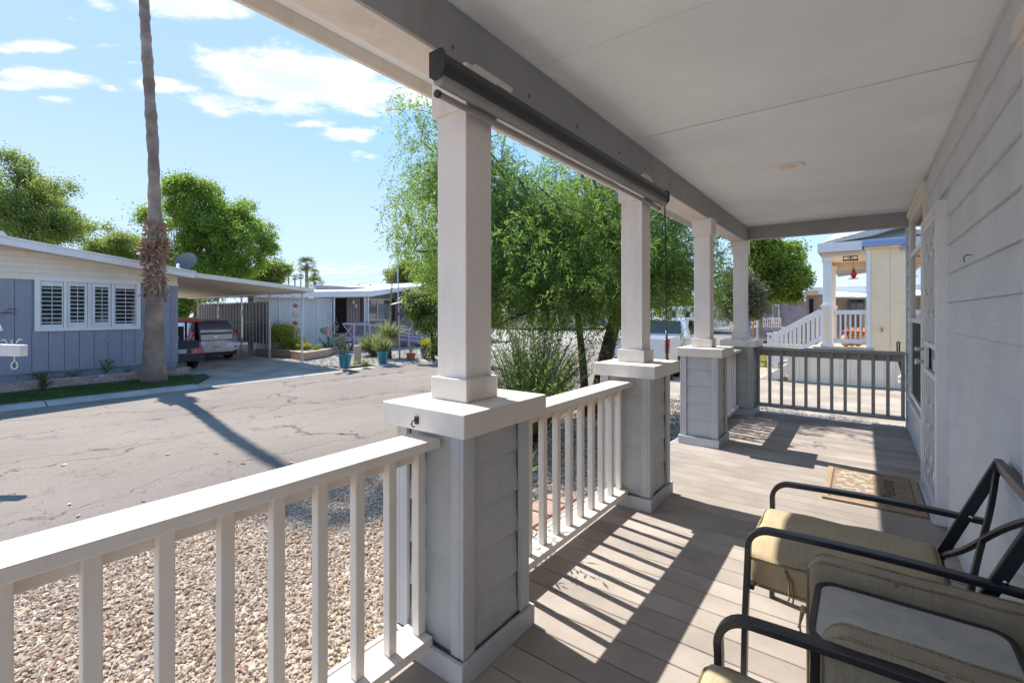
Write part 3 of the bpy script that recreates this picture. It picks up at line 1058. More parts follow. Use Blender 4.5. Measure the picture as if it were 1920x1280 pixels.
# small hook screwed to the near cap face
hk = thing('hook', (-1.375, CYS[0] - .272, .965), 'small black metal hook screwed to the pedestal cap of the nearest column', 'hook')
mb = MB()
mb.box(-1.385, -1.365, CYS[0] - .276, CYS[0] - .2705, .955, .985)
mb.build('plate', M['blackmetal'], hk, bevel=.001)
mb = MB()
mb.tube([(-1.375, CYS[0] - .276, .972), (-1.375, CYS[0] - .292, .972), (-1.375, CYS[0] - .299, .960), (-1.375, CYS[0] - .292, .948), (-1.375, CYS[0] - .283, .948)], .0028, 6)
mb.build('hook_arm', M['blackmetal'], hk)


def railing(y0, y1, label, n=None, z_top=.90, m='trimrail', loc=None):
    t = thing('porch_railing', (-1.38, (y0 + y1) / 2, 0), label, 'railing', 'porch railings')
    mm = M[m]
    mb = MB()
    mb.box(-1.457, -1.303, y0, y1, z_top - .036, z_top)
    mb.build('top_rail', mm, t, bevel=.005)
    mb = MB()
    mb.box(-1.455, -1.425, y0 + .001, y1 - .001, z_top - .036 - .075, z_top - .0365)
    mb.build('apron_board', mm, t, bevel=.003)
    mb = MB()
    mb.box(-1.485, -1.345, y0, y1, .082, .118)
    mb.build('bottom_rail', mm, t, bevel=.004)
    L = y1 - y0
    n = n or round(L / .143)
    st_ = .1405 if y0 < -1 else (L - .038) / n
    for i in range(n + 1):
        yc = y1 - .019 - st_ * i
        mb = MB()
        mb.box(-1.4245, -1.388, yc - .018, yc + .018, .1185, z_top - .037)
        mb.build('baluster', mm, t, bevel=.003)
    return t


P_IN = .215
r1 = railing(-1.1, CYS[0] - P_IN, 'cream white porch railing in the left foreground, nearest the camera')
r2 = railing(CYS[0] + P_IN, CYS[1] - P_IN, 'cream white porch railing between the nearest and second column pedestals, casting slat shadows')
r3 = railing(CYS[2] + P_IN, CYS[3] - P_IN, 'short white porch railing between the third and farthest column pedestals')
# far grey railing across the porch end
t = thing('porch_railing', (-.4, 7.3, 0), 'grey porch railing across the far end of the deck, from corner pedestal to house', 'railing', 'porch railings')
mb = MB(); mb.box(-1.185, WX - .03, 7.23, 7.37, .885, .922); mb.build('top_rail', M['railgrey'], t, bevel=.004)
mb = MB(); mb.box(-1.184, WX - .031, 7.325, 7.355, .80, .8845); mb.build('apron_board', M['railgrey'], t, bevel=.003)
mb = MB(); mb.box(-1.185, WX - .03, 7.23, 7.37, .105, .14); mb.build('bottom_rail', M['railgrey'], t, bevel=.004)
for i in range(12):
    xc = -1.165 + (WX - .03 + 1.185 - .04) * i / 11
    mb = MB(); mb.box(xc - .018, xc + .018, 7.288, 7.3245, .1405, .8845); mb.build('baluster', M['railgrey'], t, bevel=.003)

# ---- roof of the porch
ZC = 2.605
pr = thing('porch_roof', (-.7, 3, ZC), 'porch roof with pale grey panelled ceiling and grey beam over the deck', 'porch roof')
seams = [-2.0, -.5, .72, 1.94, 3.16, 4.38, 5.60, 6.82, 7.33]
for i, (a, b) in enumerate(zip(seams[:-1], seams[1:])):
    gp = .006 if abs(b - 3.16) < .01 else .002
    gp0 = .006 if abs(a - 3.16) < .01 else .0012
    mb = MB(); mb.box(-1.319, WX + .0125, a + gp0, b - gp, ZC, ZC + .012); mb.build('ceiling_panel', M['ceil'], pr)
mb = MB(); mb.box(-1.49, -1.32, -2.0, 7.33, 2.396, ZC + .10); mb.build('beam_core', M['trimv'], pr, bevel=.003)
mb = MB(); mb.box(-1.3195, -1.300, -2.0, 7.3295, 2.392, ZC - .0015); mb.build('beam_board', M['beam'], pr, bevel=.003)
mb = MB(); mb.box(-1.49, WX - .001, 7.3305, 7.45, 2.43, ZC - .001); mb.build('end_beam', M['beam'], pr, bevel=.003)
mb = MB(); mb.box(-1.838, -1.491, -2.0, 7.75, 2.600, 2.612); mb.build('soffit', M['ceil'], pr)
mb = MB(); mb.box(-1.862, -1.839, -2.0, 7.78, 2.535, 2.74); mb.build('fascia_board', M['trim'], pr, bevel=.003)
mb = MB(); mb.box(-1.52, -1.491, -2.0, 7.33, 2.51, 2.599); mb.build('ledger_board', M['trimv'], pr, bevel=.002)
mb = MB(); mb.box(-1.49, WX - .002, 7.4505, 7.78, 2.600, 2.612); mb.build('soffit', M['ceil'], pr)
mb = MB(); mb.prism([(-1.90, 2.745), (WX + 3.0, 3.9), (WX + 3.0, 3.96), (-1.90, 2.80)], 'y', -2.05, 7.85); mb.build('roof_sheet', M['shingle'], pr)
mb = MB(); mb.prism([(-1.85, 2.62), (WX, 2.62), (WX, 3.2), (-1.85, 2.73)], 'y', 7.70, 7.74); mb.build('gable_board', M['gray'], pr)
for y in np.arange(.3, 7.2, .52):
    for z in (2.455,):
        mb = MB(); mb.lathe([(0, 0), (.009, 0), (.009, .004), (0, .005)], n=10)
        mb.v = [(-1.2995 + q_[2], y + q_[0] + .03 * math.sin(y * 7), z + q_[1] + .02 * math.sin(y * 13)) for q_ in mb.v]
        mb.build('screw_head', M['rust'], pr)
# little wood blocks holding the awning
for (y0_, y1_) in ((1.46, 1.72), (3.34, 3.48)):
    mb = MB(); mb.box(-1.2985, -1.284, y0_, y1_, 2.396, 2.416); mb.build('mounting_block', M['trimv'], pr, bevel=.002)

# recessed ceiling light
cl = thing('ceiling_light', (-.49, 4.5, ZC), 'round white recessed downlight in the porch ceiling', 'ceiling light')
mb = MB(); mb.lathe([(.068, -.002), (.105, -.010), (.118, -.006), (.12, -.0005)], (-.49, 4.5, ZC), 28); mb.build('trim_ring', M['white'], cl)
mb = MB(); mb.lathe([(0, -.004), (.067, -.0025)], (-.49, 4.5, ZC), 24); mb.build('lens', M['offwhite'], cl)
mb = MB(); mb.lathe([(0, -.0065), (.02, -.0062), (.03, -.0045)], (-.49, 4.5, ZC), 16); mb.build('bulb', M['cream'], cl)

# ---- rolled-up awning
aw = thing('roller_awning', (-1.22, 2.35, 2.35), 'black roller awning cassette with rolled grey mesh fabric mounted on the porch beam', 'awning')
AY0, AY1 = 1.20, 3.66
DZ = -.083
mb = MB(); mb.prism([(x_, z_ + DZ) for x_, z_ in ((-1.281, 2.425), (-1.281, 2.345), (-1.262, 2.325), (-1.235, 2.325), (-1.212, 2.345), (-1.205, 2.375), (-1.212, 2.405), (-1.235, 2.425))], 'y', AY0 + .006, AY1 - .006)
mb.build('cassette', M['shadeblack'], aw, bevel=.002)
for yy_ in (AY0, AY1 - .005):
    mb = MB(); mb.prism([(x_, z_ + DZ) for x_, z_ in ((-1.283, 2.427), (-1.283, 2.335), (-1.26, 2.318), (-1.225, 2.32), (-1.203, 2.345), (-1.203, 2.41), (-1.22, 2.427))], 'y', yy_, yy_ + .005); mb.build('end_cap', M['shadeblack'], aw, bevel=.001)


def rolled(x, z, r, m, name, y0, y1):
    mb = MB()
    pts, rr = [], []
    nn = 120
    for i in range(nn + 1):
        f = i / nn
        pts.append((x, y0 + (y1 - y0) * f, z))
        rr.append(r * (1 + .015 * math.sin(i * 2.1) + .012 * math.sin(i * 5.3)))
    mb.tube(pts, rr, 16)
    return mb.build(name, m, aw)


rolled(-1.246, 2.325 + DZ, .025, M['shadefab'], 'fabric_roll', AY0 + .012, AY1 - .012)
rolled(-1.262, 2.278 + DZ, .0125, M['shadefab'], 'hem_bar', AY0 + .03, AY1 - .09)
for yy_ in (AY0 + .018, AY1 - .085):
    mb = MB(); mb.tube([(-1.262, yy_, 2.278 + DZ), (-1.262, yy_ + .012, 2.278 + DZ)], .015, 14); mb.build('bar_end', M['shadeblack'], aw)
# crank eye and rod
mb = MB()
ex, ey = -1.235, AY1 - .02
mb.tube([(ex, ey, 2.318 + DZ), (ex, ey, 2.300 + DZ)], .005, 8)
ring = [(ex, ey + .012 * math.sin(a), 2.285 + DZ + .018 * math.cos(a)) for a in np.linspace(0, 2 * math.pi, 15)]
mb.tube(ring, .003, 6, cap=False)
mb.build('crank_eye', M['chrome'], aw)
rod = thing('crank_rod', (ex, ey, 1.0), 'thin black crank rod hanging from the rolled awning beside the second column', 'crank rod')
mb = MB(); mb.tube([(ex, ey, 2.268 + DZ), (ex + .004, ey + .004, 1.9), (ex + .008, ey + .014, 1.25)], .0055, 8); mb.build('rod', M['blackmetal'], rod)
mb = MB(); mb.tube([(ex + .008, ey + .014, 1.25), (ex + .010, ey + .018, 1.06), (ex + .010, ey + .018, 1.03)], [.008, .011, .013], 10); mb.build('joint', M['blackmetal'], rod)
mb = MB(); mb.tube([(ex + .010, ey + .018, 1.035), (ex + .035, ey + .04, .97), (ex + .04, ey + .045, .86)], [.010, .008, .011], 10); mb.build('handle', M['blackmetal'], rod)
mb = MB(); mb.tube([(ex, ey, 2.268 + DZ), (ex + .01, ey - .01, 2.28 + DZ), (ex, ey - .02, 2.29 + DZ), (ex - .004, ey - .008, 2.272 + DZ)], .0035, 6); mb.build('rod_hook', M['blackmetal'], rod)

# ================================================================== HOUSE WALL with siding
house = thing('house', (WX + .1, 3, 0), 'grey lap sided house wall with security door along the right of the porch', 'house')
openings = [(.80, 2.24, .50, 2.30), (4.08, 5.08, 0, 2.13), (5.28, 6.86, .46, 2.47)]
H0, H1 = -1.6, 7.45
mb = MB(); mb.box(WX + .012, WX + .10, H0, H1, -.6, 3.6); mb.build('wall', M['wallside'], house)
z = -.02
pitch = .184
while z < ZC - .005:
    z2 = min(z + pitch, ZC - .002)
    segs = [(H0, H1)]
    for (a, b, c_, d_) in openings:
        if min(z2, d_) - max(z, c_) > .02:
            ns = []
            for (s0, s1) in segs:
                if b <= s0 or a >= s1:
                    ns.append((s0, s1))
                else:
                    if a > s0: ns.append((s0, a))
                    if b < s1: ns.append((b, s1))
            segs = ns
    for (s0, s1) in segs:
        mb = MB()
        wig = .0015 * math.sin(z * 31 + s0)
        mb.prism([(WX + .0115, z), (WX - .0065 - wig, z), (WX + .0070, z2 - .0045), (WX + .0115, z2 - .0045)], 'y', s0, s1)
        mb.build('siding_board', M['wallside'], house)
    z += pitch
mb = MB(); mb.box(WX - .012, WX + .02, H1 + .0005, H1 + .08, -.6, ZC - .004); mb.box(WX - .0118, WX + .10, H1 + .0805, H1 + .10, -.6, ZC - .004); mb.build('corner_board', M['wallside'], house, bevel=.003)
mb = MB(); mb.box(WX + .10, WX + 6, H1 + .06, H1 + .10, -.62, 3.4); mb.build('end_wall', M['wallside'], house)


def house_window(y0, y1, z0, z1, rails, trimw=.09, head=True):
    fr = MB()
    X0 = WX - .022
    fr.box(X0, WX + .011, y0, y0 + trimw, z0, z1)
    fr.box(X0, WX + .011, y1 - trimw, y1, z0, z1)
    fr.box(X0 - .001, WX + .011, y0 + trimw + .0005, y1 - trimw - .0005, z1 - trimw, z1)
    f = fr.build('window', M['trim'], house, bevel=.003)
    if head:
        mb = MB(); mb.box(X0 - .022, WX + .01, y0 - .03, y1 + .03, z1 + .0005, z1 + .05); mb.box(X0 - .008, WX + .0105, y0 - .012, y1 + .012, z1 - .028, z1 - .0002)
        h = mb.build('window_head', M['trim'], f, bevel=.003)
    mb = MB(); mb.box(X0 - .02, WX + .01, y0 - .02, y1 + .02, z0 - .04, z0 - .0005); mb.build('sill', M['trim'], f, bevel=.003)
    for zr in rails:
        mb = MB(); mb.box(X0 + .004, WX + .0105, y0 + trimw + .0006, y1 - trimw - .0006, zr - .022, zr + .022); mb.build('sash_rail', M['white'], f, bevel=.002)
    for (ya_, yb_) in ((y0 + trimw + .0006, y0 + trimw + .03), (y1 - trimw - .03, y1 - trimw - .0006)):
        mb = MB(); mb.box(X0 + .003, WX + .0105, ya_, yb_, z0 + .001, z1 - trimw - .001)
        mb.build('sash_stile', M['white'], f, bevel=.002)
    mb = MB(); mb.box(WX + .003, WX + .0113, y0 + trimw + .031, y1 - trimw - .031, z0 + .002, z1 - trimw - .002); mb.build('pane', M['glass'], f)
    return f


house_window(5.30, 6.84, .46, 2.45, (1.31, 2.01, .50))
house_window(.82, 2.22, .52, 2.28, (1.40, .56), trimw=.085)
mb = MB(); mb.box(WX - .003, WX + .002, 5.44, 6.70, .53, 1.285); mb.build('insect_screen', M['screen'], house)

# security door: white steel screen door standing proud of the wall, part of the house with its own pieces
DY0, DY1 = 4.10, 5.06
dmb = MB()
dmb.box(WX - .058, WX + .011, DY0 - .02, DY0 + .045, .012, 2.115)
dmb.box(WX - .058, WX + .011, DY1 - .045, DY1 + .02, .012, 2.115)
dmb.box(WX - .058, WX + .011, DY0 + .0455, DY1 - .0455, 2.07, 2.115)
door = dmb.build('security_door', M['steelwhite'], house, bevel=.003)
mb = MB()
xa, xb = WX - .048, WX - .022
for (a, b) in ((DY0 + .05, DY0 + .085), (DY1 - .085, DY1 - .05)):
    mb.box(xa, xb, a, b, .02, 2.065)
for (a, b) in ((.02, .10), (.92, .955), (1.13, 1.165), (2.03, 2.065)):
    mb.box(xa, xb, DY0 + .0855, DY1 - .0855, a, b)
mb.build('door_frame', M['steelwhite'], door, bevel=.002)
nb = 5
for i in range(nb):
    yc = DY0 + .085 + (DY1 - DY0 - .17) * (i + .5) / nb
    for (za, zb) in ((.101, .919), (1.166, 2.029)):
        mb = MB(); mb.box(WX - .042, WX - .030, yc - .006, yc + .006, za, zb)
        mb.build('security_bar', M['steelwhite'], door)
for i in range(nb):
    yc = DY0 + .085 + (DY1 - DY0 - .17) * (i + .5) / nb
    for zc in ((.35, .72, 1.38, 1.80) if i % 2 else (.22, .55, 1.55, 1.90)):
        mb = MB(); mb.ball((WX - .044, yc, zc), .017, 8, 6, (.8, 1, 1.6)); mb.box(WX - .056, WX - .034, yc - .019, yc + .019, zc - .008, zc + .008)
        mb.build('bar_collar', M['steelwhite'], door)
for zz_ in (.30, 1.85, 1.04):
    mb = MB(); mb.tube([(WX - .060, DY0 + .040, zz_ - .04), (WX - .060, DY0 + .040, zz_ + .04)], .008, 8); mb.build('hinge', M['steelwhite'], door)
mb = MB(); mb.box(WX - .05, WX - .024, DY1 - .20, DY1 - .087, .958, 1.127); mb.build('lock_box', M['steelwhite'], door, bevel=.003)
for zz_ in (1.00, 1.10):
    mb = MB()
    mb.tube([(WX - .05, DY1 - .13, zz_), (WX - .075, DY1 - .13, zz_), (WX - .082, DY1 - .13, zz_)], [.012, .010, .024], 12)
    mb.tube([(WX - .082, DY1 - .13, zz_), (WX - .105, DY1 - .13, zz_)], .024 if zz_ < 1.05 else .016, 14)
    mb.build('door_knob', M['chrome'], door)
mb = MB(); mb.box(WX - .012, WX + .0112, DY0 + .046, DY1 - .046, .05, 2.069); mb.build('inner_door', M['innerdoor'], door)
mb = MB(); mb.box(WX - .075, WX + .011, DY0 - .01, DY1 + .01, .0005, .0115); mb.build('threshold', M['galv'], house)

# hook on the wall
p = atx(1822, 478, WX - .004)
hk = thing('hook', p, 'small dark metal hook screwed into the house siding right of the security door', 'hook')
mb = MB(); mb.tube([p, p + Vector((-.02, -.004, .002)), p + Vector((-.03, -.008, -.012)), p + Vector((-.028, -.01, -.035))], .0022, 6)
mb.tube([p + Vector((-.012, 0, 0)), p + Vector((-.018, .02, .006))], .002, 6)
mb.build('hook_arm', M['blackmetal'], hk)

# ================================================================== DOORMAT
dm = thing('doormat', (.07, 4.65, 0), 'brown coir doormat with white flowers and WELCOME lettering before the security door', 'doormat')
mb = MB(); mb.box(-.245, .355, 4.19, 5.10, .0005, .014); mb.build('mat_base', M['mat'], dm, bevel=.004)
mb = MB()
for (x0, x1, y0, y1) in ((-.244, -.205, 4.191, 5.099), (.315, .354, 4.191, 5.099), (-.2045, .3145, 4.191, 4.235), (-.2045, .3145, 5.055, 5.099)):
    mb.box(x0, x1, y0, y1, .0142, .0175)
mb.build('border', M['matedge'], dm)
mb = MB()
for (x0, x1, y0, y1) in ((-.200, -.194, 4.24, 5.05), (.304, .310, 4.24, 5.05), (-.194, .304, 4.24, 4.246), (-.194, .304, 5.044, 5.05)):
    mb.box(x0, x1, y0, y1, .0142, .0150)
mb.build('groove', M['matgroove'], dm)
rf = random.Random(5)
for (fx, fy, s_, mm) in ((-.13, 4.93, .05, 'matflower'), (-.05, 4.96, .055, 'matflower'), (-.09, 4.84, .05, 'matflower'), (.02, 4.88, .05, 'matflower'), (-.14, 4.72, .05, 'matflower'), (-.02, 4.76, .055, 'matflower'),
                     (-.08, 4.63, .045, 'matpink'), (.03, 4.66, .05, 'matflower'), (-.13, 4.54, .05, 'matflower'), (-.04, 4.52, .05, 'matflower'), (.04, 4.54, .045, 'matpink'), (-.10, 4.40, .05, 'matflower'),
                     (.00, 4.38, .05, 'matpink'), (-.15, 4.34, .035, 'matpink'), (.06, 4.97, .04, 'matpink'), (-.16, 4.83, .03, 'matpink'), (.05, 4.78, .03, 'matgreen'), (-.05, 4.68, .03, 'matgreen'), (-.08, 4.46, .03, 'matgreen'), (.03, 4.45, .03, 'matgreen'), (-.16, 4.64, .03, 'matgreen'), (.07, 4.62, .028, 'matgreen')):
    mb = MB()
    for kx in range(6):
        a = kx * math.pi / 3 + rf.random()
        pc = Vector((fx + math.cos(a) * s_ * .55, fy + math.sin(a) * s_ * .55, .0150 + .0004 * kx / 6))
        mb.add([pc + Vector((math.cos(a) * s_ * .5 * math.cos(t_) - math.sin(a) * s_ * .26 * math.sin(t_), math.sin(a) * s_ * .5 * math.cos(t_) + math.cos(a) * s_ * .26 * math.sin(t_), 0)) for t_ in np.linspace(0, 5.5, 8)], [tuple(range(8))])
    mb.build('flower_print', M[mm], dm)
cu = bpy.data.curves.new('lettering', 'FONT')
cu.body = 'Welcome'
cu.size = .135
cu.extrude = .0004
cu.align_x = 'CENTER'
cu.shear = .3
tmp = bpy.data.objects.new('lettering_tmp', cu)
COL.objects.link(tmp)
bpy.context.view_layer.update()
dg = bpy.context.evaluated_depsgraph_get()
me = bpy.data.meshes.new_from_object(tmp.evaluated_get(dg))
bpy.data.objects.remove(tmp)
me.materials.clear()
me.materials.append(M['matink'])
lt = bpy.data.objects.new('lettering', me)
COL.objects.link(lt)
lt.parent = dm
lt.location = (.13, 0, .0152)
lt.rotation_euler = (0, 0, R(90))


def text_mesh(body, size, m, parent, loc, rot, name='lettering', align='CENTER', ext=.0005):
    cu = bpy.data.curves.new('tmp', 'FONT')
    cu.body = body
    cu.size = size
    cu.extrude = ext
    cu.align_x = align
    tmp = bpy.data.objects.new('tmp', cu)
    COL.objects.link(tmp)
    bpy.context.view_layer.update()
    me = bpy.data.meshes.new_from_object(tmp.evaluated_get(bpy.context.evaluated_depsgraph_get()))
    bpy.data.objects.remove(tmp)
    me.materials.clear()
    me.materials.append(m)
    o = bpy.data.objects.new(name, me)
    COL.objects.link(o)
    o.parent = parent
    o.location = loc
    o.rotation_euler = rot
    return o

# ================================================================== CHAIRS, TABLE, CUSHIONS
def fabric(name, col, col2):
    m = bpy.data.materials.new(name)
    m.use_nodes = True
    t = m.node_tree
    t.nodes.clear()
    g = NG(t)
    o = g.n('ShaderNodeOutputMaterial')
    p = g.n('ShaderNodeBsdfPrincipled')
    g.link(p.outputs[0], o.inputs[0])
    c = g.n('ShaderNodeTexCoord').outputs['Object']
    a = g.noise(g.mapping(c, (260, 12, 12)), 1, 2)
    b = g.noise(g.mapping(c, (12, 260, 260)), 1, 2)
    wv = g.m('MULTIPLY', g.m('ADD', a, b), .5)
    base = g.mix(g.smooth(wv, .40, .60), col, col2)
    base = g.mix(g.m('MULTIPLY', g.smooth(g.noise(c, 9, 4), .45, .75), .25), base, tuple(x * .6 for x in col))
    g.put(p.inputs['Base Color'], base)
    p.inputs['Roughness'].default_value = .85
    p.inputs['Sheen Weight'].default_value = .15
    bb = g.n('ShaderNodeBump')
    bb.inputs['Strength'].default_value = .5
    bb.inputs['Distance'].default_value = .002
    g.put(bb.inputs['Height'], g.m('ADD', wv, g.m('MULTIPLY', g.noise(c, 14, 3), .8)))
    g.link(bb.outputs[0], p.inputs['Normal'])
    return m


FK = fabric('khaki_woven_fabric', (0.40, 0.31, 0.175), (0.46, 0.365, 0.22))
FP = fabric('khaki_piping_fabric', (0.20, 0.145, 0.075), (0.32, 0.25, 0.14))
FK_SHADED = fabric('shaded_khaki_woven_fabric', (0.30, 0.23, 0.15), (0.36, 0.28, 0.185))  # same khaki fabric, its colour darkened for the shade beside the table


def cushion(name, x0, x1, y0, y1, z0, z1, m, parent, r=.03, puff=.012, world=False, wr=.003, seed=0, corner=.06, thin='z'):
    """rounded box cushion: grid sphere-cube pushed out with a fold here and there"""
    c = np.array([(x0 + x1) / 2, (y0 + y1) / 2, (z0 + z1) / 2])
    h = np.array([(x1 - x0) / 2, (y1 - y0) / 2, (z1 - z0) / 2])
    N = 22
    vs, fs = [], []
    for ax in range(3):
        for sg in (-1, 1):
            b0 = len(vs)
            for i in range(N + 1):
                for j in range(N + 1):
                    u_, v_ = 2 * i / N - 1, 2 * j / N - 1
                    u_, v_ = math.copysign(abs(u_) ** .6, u_), math.copysign(abs(v_) ** .6, v_)
                    p = [0, 0, 0]
                    p[ax] = sg
                    p[(ax + 1) % 3] = u_
                    p[(ax + 2) % 3] = v_
                    vs.append(p)
            for i in range(N):
                for j in range(N):
                    a = b0 + i * (N + 1) + j
                    q = (a, a + N + 1, a + N + 2, a + 1)
                    fs.append(q if sg > 0 else q[::-1])
    V = np.array(vs, float)
    ti = 'xyz'.index(thin)
    oth = [k for k in range(3) if k != ti]
    P = V * h
    # round the plan corners, then the edges
    inner = h.copy()
    inner[oth[0]] -= corner
    inner[oth[1]] -= corner
    Q = P.copy()
    a = np.clip(P[:, oth], -inner[oth], inner[oth])
    d = P[:, oth] - a
    L = np.linalg.norm(d, axis=1)
    mx = np.abs(d).max(1)
    sc = np.where(L > 1e-9, mx / np.maximum(L, 1e-9), 1)
    Q[:, oth] = a + d * sc[:, None]
    inn = np.maximum(h - r, 1e-4)
    a = np.clip(Q, -inn, inn)
    d = Q - a
    L = np.linalg.norm(d, axis=1)
    mx = np.abs(d).max(1)
    sc = np.where(L > 1e-9, mx / np.maximum(L, 1e-9), 1)
    Q = a + d * sc[:, None]
    e = (1 - V[:, oth[0]] ** 2) * (1 - V[:, oth[1]] ** 2)
    Q[:, ti] += np.sign(V[:, ti]) * puff * np.sqrt(np.maximum(e, 0)) * (np.abs(V[:, ti]) > .3)
    s1 = seed * 1.7
    wob = wr * (np.sin(Q[:, 0] * 31 + s1) * np.cos(Q[:, 1] * 27 + 2 * s1) + .6 * np.sin(Q[:, 2] * 60 + Q[:, 0] * 22 + s1))
    nrm = unit(Q / (h + 1e-6) ** 2)
    Q = Q + nrm * wob[:, None] + c
    off = np.array(WLOC.get(parent.name, Vector())) if world else np.zeros(3)
    me = bpy.data.meshes.new(name)
    me.from_pydata((Q - off).tolist(), [], fs)
    me.polygons.foreach_set('use_smooth', [True] * len(fs))
    me.materials.append(m)
    o = bpy.data.objects.new(name, me)
    COL.objects.link(o)
    o.parent = parent
    WLOC[o.name] = Vector(off)
    w_ = o.modifiers.new('weld', 'WELD')
    w_.merge_threshold = .0004
    # piping loops at both faces
    mb = MB()
    for sg in (-1, 1):
        pts = []
        hx, hy = h[oth[0]] - .002, h[oth[1]] - .002
        cr = corner
        for (cx, cy, a0) in ((hx - cr, hy - cr, 0), (-hx + cr, hy - cr, 90), (-hx + cr, -hy + cr, 180), (hx - cr, -hy + cr, 270)):
            for k in range(6):
                aa = R(a0 + 90 * k / 5)
                p = [0, 0, 0]
                p[oth[0]] = cx + cr * math.cos(aa)
                p[oth[1]] = cy + cr * math.sin(aa)
                p[ti] = sg * (h[ti] - r * .45)
                pts.append(Vector(p) + Vector(c))
        dense = []
        for i in range(len(pts)):
            a_, b_ = pts[i], pts[(i + 1) % len(pts)]
            k = max(1, int((b_ - a_).length / .03))
            for j in range(k):
                q = a_.lerp(b_, j / k)
                dense.append(q + Vector((0, 0, .0015 * math.sin(len(dense) * 1.3))))
        dense.append(dense[0])
        mb.tube(dense, .0045, 7, cap=False)
    mb.v = [tuple(Vector(q) - Vector(off)) for q in mb.v]
    mb.build('piping', FP, o, world=False)
    return o


def chair(loc, label):
    t = thing('patio_chair', loc, label, 'chair', 'black metal patio chairs against the house wall')
    BM = M['blackmetal']
    ya, yb = -.295, .295          # arm centre lines, local
    for s_, yy_ in ((-1, ya), (1, yb)):
        pts = [(-.352, yy_ + s_ * .045, 0), (-.350, yy_ + s_ * .03, .25), (-.345, yy_ + s_ * .008, .46)]
        for k in range(9):
            a = R(180 - 11.25 * k)
            pts.append((-.268 + .077 * math.cos(a), yy_, .502 + .077 * math.sin(a)))
        for k in range(1, 11):
            f = k / 10
            pts.append((-.268 + (.66) * f, yy_, .579 + .012 * math.sin(math.pi * f * .9) - .006 * f))
        mb = MB(); mb.ribbon(pts, .037, .020, (0, 1, 0)); mb.build('arm', BM, t, bevel=.003, world=False)
        # back post and rear leg
        mb = MB(); mb.ribbon([(.195, yy_ - s_ * .02, .33), (.250, yy_ - s_ * .02, .42), (.415, yy_ - s_ * .02, .815)], .022, .036, (0, 1, 0)); mb.build('back_post', BM, t, bevel=.003, world=False)
        mb = MB(); mb.ribbon([(.20, yy_ - s_ * .001, .36), (.27, yy_ - s_ * .001, .17), (.33, yy_ - s_ * .001, 0)], .02, .03, (0, 1, 0)); mb.build('leg', BM, t, bevel=.003, world=False)
        mb = MB(); mb.ribbon([(-.345, yy_ - s_ * .045, .362), (.22, yy_ - s_ * .045, .362)], .018, .024, (0, 1, 0)); mb.build('seat_rail', BM, t, bevel=.003, world=False)
        mb = MB(); mb.lathe([(0, 0), (.007, .0), (.007, .003), (0, .004)], n=10)
        mb.v = [(.335 + q[0], yy_ - s_ * .02 - (.011 + q[2]), .595 + q[1]) for q in mb.v]
        mb.build('bolt', M['chrome'], t, world=False)
    y0, y1 = ya + .02, yb - .02
    mb = MB(); mb.ribbon([(.413, y0 - .012, .812), (.413, y1 + .012, .812)], .024, .036, (1, 0, 0)); mb.build('top_rail', BM, t, bevel=.003, world=False)
    mb = MB(); mb.ribbon([(.243, y0, .405), (.243, y1, .405)], .022, .03, (1, 0, 0)); mb.build('lower_rail', BM, t, bevel=.003, world=False)
    for sg in (-1, 1):
        pts = []
        for k in range(13):
            f = k / 12
            zz_ = .415 + .385 * f
            xx_ = .25 + .158 * f
            e = f - .5
            yy_ = sg * (y1 * 2 * e - .022 * math.sin(2 * math.pi * e))
            pts.append((xx_, yy_, zz_))
        mb = MB(); mb.ribbon(pts, .016, .018, (.92, 0, -.4)); mb.build('cross_brace', BM, t, bevel=.002, world=False)
    for xx_ in (-.335, .10):
        mb = MB(); mb.ribbon([(xx_, ya, .352), (xx_, yb, .352)], .018, .020, (1, 0, 0)); mb.build('seat_bar', BM, t, bevel=.002, world=False)
    c = cushion('seat_cushion', -.368, .235, -.266, .274, .338, .462, FK, t, r=.026, puff=.012, seed=1, corner=.05)
    for yy_ in (-.266,):
        mb = MB()
        mb.ball((-.225, yy_ - .004, .435), .006, 8, 6)
        for k, dx in enumerate((0, .012)):
            mb.tube([(-.225, yy_ - .004, .435), (-.215 + dx, yy_ - .012, .40), (-.212 + dx, yy_ - .014, .35 - .01 * k), (-.216 + dx, yy_ - .012, .335 - .012 * k)], .0028, 6)
        mb.build('cushion_tie', FP, c, world=False)
    return t


ch = chair((0, 2.245, 0), 'black metal patio chair with khaki seat cushion, the one nearer the doormat')
ch2 = copy_tree(ch)
ch2.location = (.035, 1.045, 0)
ch2['label'] = 'black metal patio chair with khaki cushion, nearest the camera at the bottom right'

# side table
tb = thing('side_table', (.1, 1.61, 0), 'low black patio table with frosted glass top standing between the two chairs', 'table')
TX0, TX1, TY0, TY1, TZ = -.118, .320, 1.435, 1.775, .54


def rrect(x0, x1, y0, y1, r, n=6):
    out = []
    for (cx, cy, a0) in ((x1 - r, y1 - r, 0), (x0 + r, y1 - r, 90), (x0 + r, y0 + r, 180), (x1 - r, y0 + r, 270)):
        for k in range(n + 1):
            a = R(a0 + 90 * k / n)
            out.append((cx + r * math.cos(a), cy + r * math.sin(a)))
    return out


